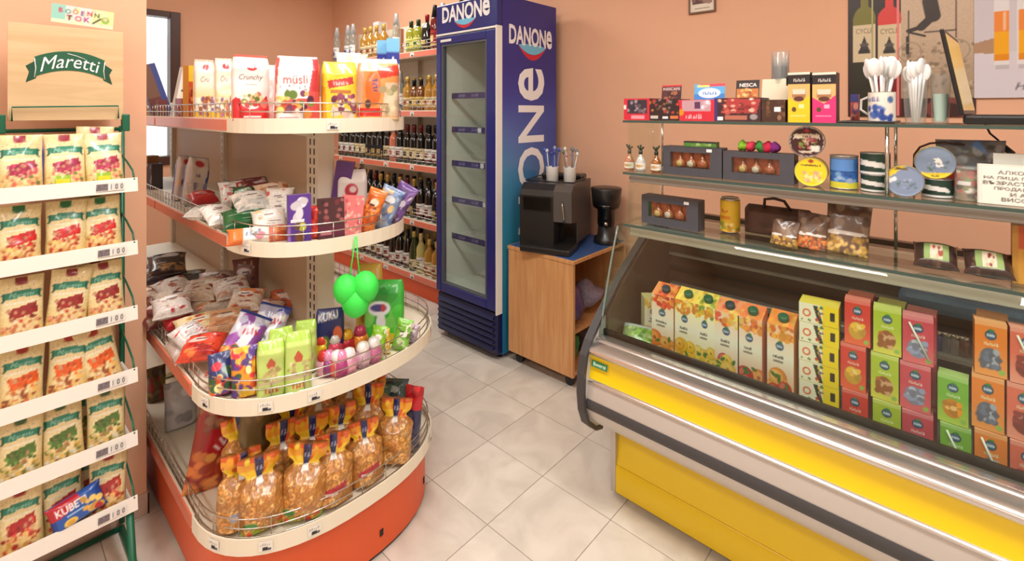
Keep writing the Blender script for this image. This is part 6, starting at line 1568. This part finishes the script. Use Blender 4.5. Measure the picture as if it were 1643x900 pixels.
# jar with mixed sweets, bag behind, cable
x, w_, h_ = on_plane(1532, 1578, 268, 1.655, Z2)
c = Cv(50, 40, (150, 130, 100), 1.6).blobs(60, 0, 0, 1, 1, .05, .12, [(200, 190, 170), (110, 150, 90), (190, 100, 90), (90, 80, 60), (226, 220, 210)], 5); c.rect(.36, .5, .52, .64, (240, 240, 238))
t = thing('sweets_tub', 'round clear tub of mixed sweets beside the white notice', 'tub', (x, 1.655+w_/2, Z2)); mobj('tub_contents', wrap_mesh('tub_contents', w_/2, h_*.9, c, m=M_FILM), t); MB().lathe([(w_/2+.001, 0), (w_/2+.001, h_)], 28, cap=False).build('tub_wall', M_CLEARP, t); MB().lathe([(w_/2+.002, h_*.9), (w_/2+.002, h_), (.002, h_)], 28).build('tub_lid', M_CLEARP, t)
c = Cv(40, 40, (120, 120, 124), 1.0).blobs(40, 0, 0, 1, 1, .06, .13, [(150, 150, 154), (90, 92, 100), (176, 176, 180), (110, 106, 100)], 8); c.ell(.22, .34, .28, .22, (196, 70, 56)); c.poly([(.5, .9), (.62, 1), (.8, .7)], (110, 140, 190))
o = mobj('crumpled_bag', pouch_mesh('crumpled_bag', .14, .145, .05, c, 'stand', seed=9, crinkle=2.5)); tag(o, 'crumpled clear bag with red contents behind the tin and tub', 'bag'); p = at(1556, 300, Y=1.78); place(o, (p.x, 1.79, Z2), R(10))
M_CABLE = mat('cable_brown', (70, 36, 26), .5)
pts = [at(px_, py_, Y=1.76) for px_, py_ in ((1466, 262), (1467, 248), (1476, 236), (1492, 230), (1515, 228), (1548, 232))]
pts[0].z = Z2+.002; pts.insert(0, Vector((pts[0].x, 1.80, Z2+.003)))
o = MB().tube(pts, .0028, 8).build('thin_cable', M_CABLE); tag(o, 'thin brown cable looping behind the pale blue tin', 'cable')
# white notice
c = Cv(150, 60, (232, 226, 214), 2.4); c.rect(0, .0, .012, 1, (200, 196, 188)); c.rect(.02, .02, .98, .98, (226, 220, 208)); c.rect(.028, .04, .972, .96, (234, 229, 218))
for ln, v_, u_ in (('АЛКОХОЛ', .80, .12), ('НА ЛИЦА ПОД 18', .655, .04), ('ВЪЗРАСТ НЕ СЕ', .53, .035), ('ПРОДАВАТ', .39, .10), ('И АЛКОХОЛ', .26, .19), ('ВИСОКО', .13, .14)): c.text(ln, u_, v_, .095, (58, 54, 52), .9, bold=.01, left=True)
pA = at(1568, 300, Y=1.635); o = sheet('paper_notice', c, .30, .095); tag(o, 'white printed notice card at the right end of the middle shelf', 'notice'); place(o, (pA.x+.15, 1.645, Z2+.0475), rot=(R(-6), 0, 0))
box_n = box('notice_holder', M_WHITE, pA.x+.03, 1.70, Z2, pA.x+.32, 1.72, Z2+.118); tag(box_n, 'white plastic price rail behind the printed notice', 'holder')

# lower shelf: can, bags of nuts, snack packs
x, w_, h_ = on_plane(1151, 1182, 318, 1.70, Z1)
t = thing('drink_can', 'slim yellow drink can alone on the lower glass shelf', 'can', (x, 1.70+w_/2, Z1), R(-20))
c = Cv(48, 60, (236, 190, 50), 1.9); c.scrib(3, .5, .66, .13, (200, 50, 40), .2, bold=.03); c.blobs(24, .2, .05, .8, .25, .04, .08, [(150, 170, 70), (246, 226, 150), (200, 140, 40)], 3); c.rect(.4, .4, .6, .5, (226, 140, 40))
mobj('can_wall', wrap_mesh('can_wall', w_/2, h_*.88, c, z0=h_*.05), t); MB().lathe([(w_*.38, 0), (w_/2, h_*.05)], 28).build('can_base', M_STEEL, t); MB().lathe([(w_/2, h_*.93), (w_*.42, h_*.97), (w_*.43, h_), (w_*.40, h_-.003), (.001, h_-.003)], 28).build('can_top', M_STEEL, t)
def leather():
    c = Cv(30, 24, (96, 66, 54), 1.6).blobs(20, 0, 0, 1, 1, .05, .12, [(110, 76, 62), (80, 54, 44), (100, 70, 58)], 3); return c
x, w_, h_ = on_plane(1197, 1262, 332, 1.76, Z1)
t = thing('handbag', 'brown handbag lying behind the nut bags on the lower glass shelf', 'bag', (x+.03, 1.79, Z1)); mobj('bag_body', pouch_mesh('bag_body', w_*1.7, h_, .06, leather(), 'block', seed=3, m=mat('leather_print', rough=.6, attr=True)), t)
MB().tube([(-.04, -.01, h_-.01), (-.038, -.012, h_+.022), (-.01, -.012, h_+.028), (.02, -.01, h_+.022), (.04, -.01, h_-.008)], .005, 8).build('bag_handle', mat('leather_strap', (70, 46, 38), .6), t)
for i, (l, r_, top, cc, lb) in enumerate(((1232, 1276, 355, [(190, 150, 70), (206, 170, 90), (150, 110, 50)], 'left bag of pale nuts with brown header'), (1270, 1322, 345, [(200, 110, 60), (190, 90, 50), (214, 140, 80)], 'middle bag of reddish nuts with brown header'), (1316, 1388, 330, [(196, 160, 80), (170, 130, 60), (214, 180, 110)], 'right bag of golden nuts with tall brown header'))):
    x, w_, h_ = on_plane(l, r_, top, 1.635, Z1)
    c = Cv(40, 44, (104, 80, 64), .9); c.blobs(70, 0, .0, 1, .36, .03, .055, cc, i, rel=.25); c.grad(.42, (120, 96, 78), 1, (96, 70, 56)); c.poly([(.05, .36), (.95, .40), (.95, .46), (.05, .44)], (226, 220, 212)); c.blobs(12, 0, .5, 1, 1, .06, .14, [(124, 98, 80), (90, 66, 54), (140, 116, 96)], i)
    o = mobj('nut_bag', pouch_mesh('nut_bag', w_*1.04, h_, .04, c, 'stand', seed=i+13, crinkle=1.4)); tag(o, lb+' on the lower glass shelf', 'nut bag', 'bags of nuts'); place(o, (x, 1.66+.012*i, Z1), rot=(R(-10), R(4), R(-4+4*i)))
for i, (l, r_, top, lb) in enumerate(((1464, 1540, 408, 'left dark snack pack with green label at the right of the lower shelf'), (1546, 1632, 424, 'right dark snack pack with green label at the right of the lower shelf'))):
    x, w_, h_ = on_plane(l, r_, top, 1.63, Z1)
    c = Cv(56, 26, (64, 46, 40), 2.2).blobs(20, 0, 0, 1, 1, .06, .14, [(80, 58, 50), (46, 34, 30), (100, 76, 60)], i); c.rect(.22, .2, .80, .8, (150, 176, 110)); c.rect(.38, .24, .66, .76, (226, 210, 190)); c.blobs(9, .4, .3, .64, .7, .05, .1, [(170, 80, 60), (120, 50, 40), (226, 190, 150)], i)
    o = mobj('snack_pack', pouch_mesh('snack_pack', w_, .075, .035, c, 'pillow', seed=i+7)); tag(o, lb, 'snack pack', 'dark snack packs'); place(o, (x, 1.645, Z1+.012), rot=(R(-50), 0, R(3)))
c = Cv(20, 30, (206, 150, 60), .6); c.rect(0, .6, 1, 1, (196, 90, 50)); c.rect(0, 0, .2, 1, (190, 140, 60))
x, w_, h_ = on_plane(1625, 1680, 366, 1.66, Z1); o = mobj('cracker_box', pbox_mesh('cracker_box', w_, .05, h_, c)); tag(o, 'orange and yellow box at the far right of the lower glass shelf', 'box'); place(o, (x, 1.70, Z1))

# ---------------------------------------------------------------- upper glass shelf (z 1.376)
def disp_box(label, l, r_, top, cv, Y=1.63, d=.09, right=None, tilt=0, lid=None):
    """open display carton: low tray, packets showing, printed back flap"""
    x, w_, h_ = on_plane(l, r_, top, Y, Z3); o = thing('display_carton', label, 'display carton', (x, Y+d/2, Z3), R(tilt), 'sachet display cartons on the upper shelf')
    base = cv.a.reshape(-1, 3).mean(0); mobj('carton_tray', pbox_mesh('carton_tray', w_, d, h_, cv, right=right or base), o)
    if lid:
        cv2, lw, lh, off = lid; s_ = sheet('carton_flap', cv2, lw, lh, o, M_CARD, .003); s_.location = (off, d/2-.006, h_+lh/2-.002); s_.rotation_euler = (R(-8), 0, 0)
    return o, w_, h_
def flap(bg, txt, tc, sub=None, w=34, h=28):
    c = Cv(w, h, bg, 1.2); c.blobs(14, 0, 0, 1, .5, .08, .16, [blend(bg, (230, 150, 90), .5), blend(bg, (30, 10, 10), .5)], 3); c.text(txt, .5, .74, .2, tc, .84, bold=.02)
    if sub: c.rect(0, .92, 1, 1, sub)
    return c
c = Cv(40, 26, (206, 40, 60), 1.4); c.rect(.14, .30, .90, .92, (54, 44, 56)); c.blobs(16, .16, .34, .88, .9, .05, .1, [(150, 140, 150), (40, 36, 44), (110, 90, 100)], 3); c.rect(.3, .08, .8, .2, (236, 150, 160)); c.rect(.0, .5, .10, .7, (240, 220, 220))
disp_box('red display carton with dark packets, leftmost on the upper shelf', 1001, 1042, 158, c)
c = Cv(40, 30, (48, 30, 32), 1.3); c.blobs(34, .0, .30, 1, 1, .04, .09, [(110, 70, 50), (170, 110, 60), (40, 30, 34), (190, 60, 60), (150, 130, 130)], 5); c.rect(.05, .1, .3, .22, (200, 190, 180)); c.rect(.45, .08, .62, .2, (240, 240, 240)); c.rect(.7, .08, .95, .24, (206, 120, 70))
disp_box('dark brown display carton of mixed packets with tall red flap', 1042, 1090, 159, c, lid=(flap((84, 40, 44), 'NESCAFE', (236, 226, 220), (214, 50, 60)), .075, .055, -.01))
c = Cv(56, 26, (206, 44, 62), 1.9); c.rect(.08, .48, .90, .96, (190, 150, 160)); c.rect(.45, .60, .60, .9, (90, 50, 90)); c.blobs(8, .62, .6, .9, .9, .05, .1, [(226, 220, 230), (200, 170, 190)], 3); c.scrib(7, .42, .22, .22, (246, 200, 206), .6, bold=.02); c.circ(.05, .4, .16, (240, 140, 40))
lb = Cv(50, 30, (90, 170, 226), 1.6); lb.rect(0, .0, 1, .4, (60, 130, 206)); lb.rect(.2, .86, 1, 1, (226, 70, 90)); lb.rect(.1, .8, .5, .94, (240, 220, 120)); lb.ell(.5, .45, .36, .3, (226, 240, 248)); lb.scrib(6, .5, .45, .2, (60, 120, 200), .6)
disp_box('red display carton with bright blue flap', 1090, 1146, 160, c, lid=(lb, .105, .058, .012))
c = Cv(50, 34, (60, 36, 44), 1.5); c.poly([(.14, .35), (.9, .35), (.98, .95), (.3, .98)], (170, 60, 60)); c.blobs(34, .12, .3, .94, .95, .04, .10, [(226, 170, 150), (150, 50, 50), (90, 40, 40), (240, 210, 190), (190, 90, 80)], 7); c.rect(.02, .06, .2, .2, (236, 236, 236)); c.rect(.24, .08, .7, .26, (180, 110, 90)); c.circ(.84, .2, .12, (160, 150, 150)); c.rect(0, 0, .08, 1, (60, 50, 110))
nf = Cv(50, 46, (46, 34, 32), 1.1); nf.rect(.03, .03, .97, .55, (196, 120, 60)); nf.blobs(16, .1, .06, .9, .52, .05, .11, [(226, 170, 100), (240, 200, 140), (170, 90, 40)], 3); nf.text('NESCA', .52, .74, .2, (240, 236, 230), .8, bold=.03)
disp_box('brown and red display carton of wafer bars with dark coffee flap', 1146, 1222, 157, c, lid=(nf, .072, .062, .006), right=(50, 36, 60))
c = Cv(40, 30, (70, 44, 32), 1.4); c.blobs(20, 0, .3, 1, 1, .06, .14, [(90, 58, 40), (54, 34, 26), (110, 76, 54)], 2); c.rect(.56, .48, .80, .66, (240, 240, 240)); c.circ(.76, .2, .12, (150, 110, 80))
disp_box('plain dark brown display carton next to the yellow tall box', 1221, 1260, 160, c, lid=(Cv(12, 12, (228, 214, 186)), .075, .07, -.016))
for i, (l, r_, bg, nm) in enumerate(((1262, 1299, (246, 196, 36), 'tall yellow coffee stick box with black top'), (1301, 1341, (230, 50, 118), 'tall pink coffee stick box with black top'))):
    x, w_, h_ = on_plane(l, r_, 116, 1.62, Z3)
    c = Cv(40, 80, bg, .48); c.rect(0, .76, 1, .95, (36, 30, 32)); c.scrib(6, .5, .85, .07, (226, 220, 214), .7, shear=.2); c.poly([(0, .50), (.5, .38), (1, .55), (1, .76), (0, .76)], (226, 176, 110)); c.rect(.2, .50, .8, .60, (170, 120, 80)); c.rect(.22, .56, .78, .66, (220, 206, 186)); c.ell(.5, .47, .24, .05, (90, 50, 40)); c.circ(.28, .26, .05, (90, 70, 40)); c.rect(.5, .28, .74, .36, blend(bg, (255, 255, 255), .6)); c.rect(.15, .12, .8, .14, blend(bg, (255, 255, 255), .4)); c.rect(0, .95, 1, 1, (236, 226, 206))
    t = thing('coffee_stick_box', nm+' on the upper shelf', 'box', (x, 1.66, Z3), R(2)); mobj('box_body', pbox_mesh('box_body', w_*.95, .07, h_, c, right=(66, 40, 34), top=(40, 34, 34)), t)
    MB().box(-w_*.58, -.03, h_*.74, -w_*.475, .03, h_*.94, 0, .004).build('side_flap', M_BLACKP, t)
# stack of clear cups
x, w_, h_ = on_plane(1232, 1261, 80, 1.70, Z3)
t = thing('cup_stack', 'tall stack of clear plastic cups behind the brown carton', 'cups', (x, 1.74, Z3))
mb = MB(); n_ = 11; ch = .085
for i in range(n_):
    z = h_-ch-(n_-1-i)*.0125
    if z < 0: continue
    MB().lathe([(w_*.36, 0), (w_*.365, .001), (w_*.5, ch-.002), (w_*.52, ch)], 20, cap=False).build('cup', M_CLEARP, t).location = (0, 0, z)
# black mat, mug with spoons, jar of spoons, glass
o = box('serving_mat', M_BLACKP, at(1345, 190, Y=1.63).x, 1.615, Z3, at(1436, 190, Y=1.63).x, 1.80, Z3+.006, None, .002); tag(o, 'flat black tray under the spoon mug', 'tray')
M_SPOON = mat('white_spoon', (244, 242, 240), .35)
def spoons(parent, n_, z0, r0, r1, hgt, seed, rb_=.013):
    rg = random.Random(seed)
    for i in range(n_):
        a = 2*PI*i/n_+rg.uniform(-.2, .2); q = rg.uniform(.3, 1)
        p0 = Vector((r0*.5*q*math.cos(a), r0*.5*q*math.sin(a), z0)); p1 = Vector((r1*q*math.cos(a), r1*q*math.sin(a), hgt*rg.uniform(.78, .92)))
        d = (p1-p0).normalized()
        mb = MB().tube([p0, p0+(p1-p0)*.6, p1], [.0028, .003, .004], 6)
        b = len(mb.v); mb.ball((0, 0, 0), rb_*.62, 10, sq=(1.0, .35, 1.6)); Mx = Matrix.Translation(p1+d*rb_*.7) @ d.to_track_quat('Z', 'Y').to_matrix().to_4x4() @ Matrix.Rotation(rg.uniform(0, 3), 4, 'Z')
        for j in range(b, len(mb.v)): mb.v[j] = tuple(Mx @ Vector(mb.v[j]))
        mb.build('spoon', M_SPOON, parent)
x, w_, h_ = on_plane(1390, 1436, 148, 1.66, Z3+.006)
t = thing('spoon_mug', 'white mug with blue print full of white plastic spoons', 'mug', (x, 1.66+w_/2, Z3+.0062), R(-15))
c = Cv(60, 24, (236, 226, 214), 3); c.scrib(6, .42, .76, .16, (70, 80, 150), .3); c.blobs(16, .3, .05, .7, .5, .07, .13, [(60, 90, 170), (90, 120, 190), (40, 70, 150)], 3); c.circ(.66, .74, .12, (80, 110, 160))
mobj('mug_wall', wrap_mesh('mug_wall', w_/2, h_, c), t); MB().lathe([(w_/2-.004, .004), (w_/2-.004, h_), (w_/2+.0008, h_+.001)], 28, cap=False).build('mug_inside', M_WHITE, t); MB().lathe([(.002, .001), (w_/2, .001)], 28).build('mug_base', M_WHITE, t)
MB().tube([(-w_/2, 0, h_*.85), (-w_/2-.018, 0, h_*.75), (-w_/2-.02, 0, h_*.4), (-w_/2, 0, h_*.2)], .0035, 8).build('mug_handle', M_WHITE, t)
spoons(t, 18, .01, .02, w_*.62, h_*1.85, 3, .027)
x, w_, h_ = on_plane(1446, 1490, 108, 1.66, Z3)
t = thing('spoon_jar', 'tall clear jar packed with white plastic spoons', 'jar', (x, 1.66+w_/2, Z3))
MB().lathe([(w_*.36, 0), (w_*.38, .002), (w_*.50, h_*.78), (w_*.51, h_*.785)], 26, cap=False).build('jar_wall', M_CLEARP, t); spoons(t, 20, .004, .016, w_*.40, h_*.98, 9, .023)
x, w_, h_ = on_plane(1490, 1527, 118, 1.68, Z3)
t = thing('drinking_glass', 'clear glass with pale green paper between the spoon jar and laptop', 'glass', (x, 1.68+w_/2, Z3))
MB().lathe([(w_*.36, 0), (w_*.37, .002), (w_*.5, h_)], 26, cap=False).build('glass_wall', M_CLEARP, t); MB().lathe([(.002, .001), (w_*.36, .001), (w_*.36, .006), (.002, .006)], 26).build('glass_base', M_CLEARP, t)
MB().lathe([(w_*.26, .007), (w_*.36, h_*.6)], 20, cap=False).build('rolled_paper', mat('mint_paper', (196, 226, 212), .7), t)
c = Cv(14, 30, (206, 90, 70), .4); c.rect(0, .7, 1, 1, (70, 70, 130)); c.blobs(8, 0, .1, 1, .6, .08, .14, [(226, 150, 130), (120, 80, 120)], 3)
x, w_, h_ = on_plane(1357, 1370, 150, 1.72, Z3); o = mobj('lighter_box', pbox_mesh('lighter_box', w_, .03, h_, c)); tag(o, 'small red and blue packet behind the mug handle', 'packet'); place(o, (x, 1.82, Z3))
# laptop at the right end
lt = thing('laptop', 'black open laptop at the right end of the upper shelf', 'laptop', (0, 0, 0))
lx = at(1545, 190, Y=1.64).x
Mx = Matrix.Translation((lx+.16, 1.76, Z3+.001)) @ Matrix.Rotation(R(85), 4, 'Z')
q = MB().box(-.13, -.15, 0, .10, .15, .022, 0, .006); q.xf(Mx); q.build('laptop_base', M_BLACKP, lt)
q = MB().box(-.11, -.13, .0222, -.02, .13, .0235); q.xf(Mx); q.build('keyboard', mat('keys_dark', (52, 52, 56), .5), lt)
q = MB().box(-.15, 0, 0, .15, .009, .22, 0, .003); q.xf(Mx @ Matrix.Translation((0, .145, .022)) @ Matrix.Rotation(R(-10), 4, 'X')); q.build('laptop_lid', M_BLACKP, lt)
q = MB().box(-.138, -.0008, .012, .138, 0, .208); q.xf(Mx @ Matrix.Translation((0, .145, .022)) @ Matrix.Rotation(R(-10), 4, 'X')); q.build('screen', mat('screen_reflection', (206, 176, 92), .2, emit=.25), lt)  # yellow reflection on the screen, put in as colour and faint emission
q = MB()
pts = [at(px_, py_, Y=1.84) for px_, py_ in ((1572, 200), (1590, 215), (1603, 226), (1612, 237), (1628, 250), (1645, 268), (1660, 290))]
pts[0] = Vector((pts[0].x, 1.80, Z3+.004)); pts.insert(1, Vector((pts[0].x+.01, 1.895, Z3+.004)));
for i in range(2, len(pts)): pts[i] = Vector((pts[i].x, 1.90, pts[i].z))
q.tube(pts, .0026, 8); cb2 = q.build('power_cable', M_BLACKP, lt)
a, b = pts[4], pts[5]; MB().tube([a+(b-a)*.0, b], .008, 10).build('ferrite_bead', M_BLACKP, cb2)
# ================================================================== pictures on the back wall
YW = YB-.002
# wine poster
a, b = at(1361, 100, Y=YW), at(1566, 100, Y=YW); z0 = at(1400, 187, Y=YW).z
W_, H_ = b.x-a.x, .66
c = Cv(150, 240, (176, 150, 128), W_/H_)
hpx = lambda px: (at(px, 50, Y=YW).x-a.x)/W_
vpy = lambda px, py: (at(px, py, Y=YW).z-z0)/H_
c.grad(0, (150, 128, 104), .5, (196, 172, 146)); c.grad(.5, (196, 172, 146), 1, (206, 184, 160))
c.rect(0, 0, hpx(1446), 1, (44, 32, 30)); c.rect(0, 0, 1, vpy(1480, 158), (60, 34, 34)); c.noise(.05, 3)
# cobbled road behind the bicycle
c.blobs(120, hpx(1448), vpy(1480, 150), 1, vpy(1480, 70), .006, .014, [(160, 138, 116), (140, 122, 100), (184, 160, 134)], 6)
c.ell(hpx(1520), vpy(1520, 175), .16, .07, (120, 60, 56)); c.ell(hpx(1520), vpy(1520, 178), .11, .05, (60, 30, 30))
for px_, gc, cc in ((1387, (120, 116, 40), (40, 40, 24)), (1427, (214, 60, 56), (120, 24, 30))):       # two bottles
    u = hpx(px_); wv = (hpx(1406)-hpx(1370))/2; v0, v1 = vpy(px_, 186), vpy(px_, 40)
    c.rect(u-wv, v0, u+wv, vpy(px_, 20), cc); c.ell(u, vpy(px_, 32), wv, vpy(px_, 12)-vpy(px_, 34), gc); c.rect(u-wv, vpy(px_, 40), u+wv, vpy(px_, 28), gc); c.rect(u-wv*.36, vpy(px_, 14), u+wv*.36, 1, gc)
    c.rect(u-wv, vpy(px_, 99), u+wv, vpy(px_, 40), (214, 196, 160)); c.text('CYCLE', u, vpy(px_, 50), .032, (120, 96, 80), wv*1.5)
    c.poly([(u, vpy(px_, 58)), (u-wv*.55, vpy(px_, 86)), (u+wv*.55, vpy(px_, 86))], (60, 56, 56)); c.ell(u, vpy(px_, 72), wv*.4, .012, (84, 78, 74)); c.ell(u, vpy(px_, 82), wv*.5, .010, (40, 38, 40))
    c.rect(u+wv*.62, v0, u+wv*.8, 1, blend(gc, (255, 255, 255), .35))
# rider's leg and bicycle frame
L = lambda x0, y0, x1, y1, w, col: c.line(hpx(x0), vpy(x0, y0), hpx(x1), vpy(x1, y1), w, col)
DKc = (54, 44, 42)
L(1492, 2, 1497, 26, .036, DKc); L(1497, 26, 1478, 44, .022, DKc); L(1478, 44, 1458, 50, .012, DKc); L(1458, 52, 1484, 58, .006, (40, 36, 34)); L(1484, 52, 1534, 48, .004, (70, 60, 56)); L(1534, 0, 1534, 60, .003, (90, 60, 56)); L(1458, 18, 1458, 86, .003, (50, 44, 42)); L(1456, 60, 1456, 86, .007, (50, 44, 42))
for px_, py_ in ((1460, 84), (1536, 80)):
    for i in range(40):
        t = 2*PI*i/40; r = .055; L0 = (hpx(px_)+r*math.cos(t)/c.asp, vpy(px_, py_)+r*math.sin(t)*1.1)
        c.ell(L0[0], L0[1], .006, .004, (150, 134, 116))
o = sheet('wine_poster', c, W_, H_, None, mat('poster_gloss', rough=.35, attr=True), .004); tag(o, 'wine poster with two bottles and a bicycle on the back wall', 'poster'); place(o, ((a.x+b.x)/2, YW-.003, z0+H_/2))
# beer poster
a2 = at(1563, 100, Y=YW); z2 = at(1600, 157, Y=YW).z; W2, H2 = .60, .58
c = Cv(150, 145, (214, 208, 216), W2/H2)
h2 = lambda px: (at(px, 50, Y=YW).x-a2.x)/W2
v2 = lambda px, py: (at(px, py, Y=YW).z-z2)/H2
c.rect(0, v2(1600, 85), 1, 1, (206, 200, 208)); c.poly([(0, v2(1570, 86)), (0, v2(1570, 70)), (h2(1600), v2(1600, 60)), (h2(1600), v2(1600, 86))], (176, 140, 110)); c.grad(.72, (210, 196, 196), 1, (190, 196, 210))
for k, px_ in enumerate((1607, 1645, 1690, 1740)):
    u = h2(px_); wv = .034
    c.rect(u-wv, v2(1606, 104), u+wv, v2(1606, 0), (226, 222, 224)); c.rect(u-wv*.92, v2(1606, 98), u+wv*.92, v2(1606, 18), (240, 170, 20)); c.rect(u-wv*.92, v2(1606, 52), u+wv*.92, v2(1606, 18), (236, 140, 60)); c.rect(u+wv*.2, v2(1606, 50), u+wv*.5, v2(1606, 20), (240, 190, 150)); c.rect(u-wv*.92, v2(1606, 98), u+wv*.92, v2(1606, 88), (226, 140, 10)); c.rect(u-wv*.9, v2(1606, 112), u+wv*.9, v2(1606, 105), (190, 186, 190))
c.text('H', h2(1638), v2(1638, 138), .045, (70, 66, 74), .7, shear=.3)
o = sheet('beer_poster', c, W2, H2, None, M_PAPER, .003); tag(o, 'pale poster with tall beer glasses at the right of the back wall', 'poster'); place(o, (a2.x+W2/2, YW-.008, z2+H2/2))
# small framed picture
a3, b3 = at(1106, 10, Y=YW), at(1149, 10, Y=YW); z3 = at(1127, 21, Y=YW).z; w3 = b3.x-a3.x; h3 = .16
t = thing('framed_picture', 'small framed certificate high on the back wall', 'picture', (a3.x+w3/2, YW-.006, z3+h3/2))
mb = MB(); f_ = .008; x, z = w3/2, h3/2
mb.box(-x, -.006, -z, x, .005, -z+f_); mb.box(-x, -.006, z-f_, x, .005, z); mb.box(-x, -.006, -z+f_, -x+f_, .005, z-f_); mb.box(x-f_, -.006, -z+f_, x, .005, z-f_); mb.build('picture_frame', mat('frame_brown', (120, 84, 64), .4), t)
c = Cv(30, 34, (232, 222, 206), .9); c.rect(.08, .28, .92, .95, (104, 76, 72)); c.blobs(14, .12, .32, .88, .92, .05, .12, [(130, 100, 96), (80, 58, 60), (160, 130, 120)], 3); c.rect(.2, .12, .8, .15, (150, 130, 110))
s_ = sheet('picture_print', c, w3-2*f_, h3-2*f_, t); s_.location = (0, .001, 0)
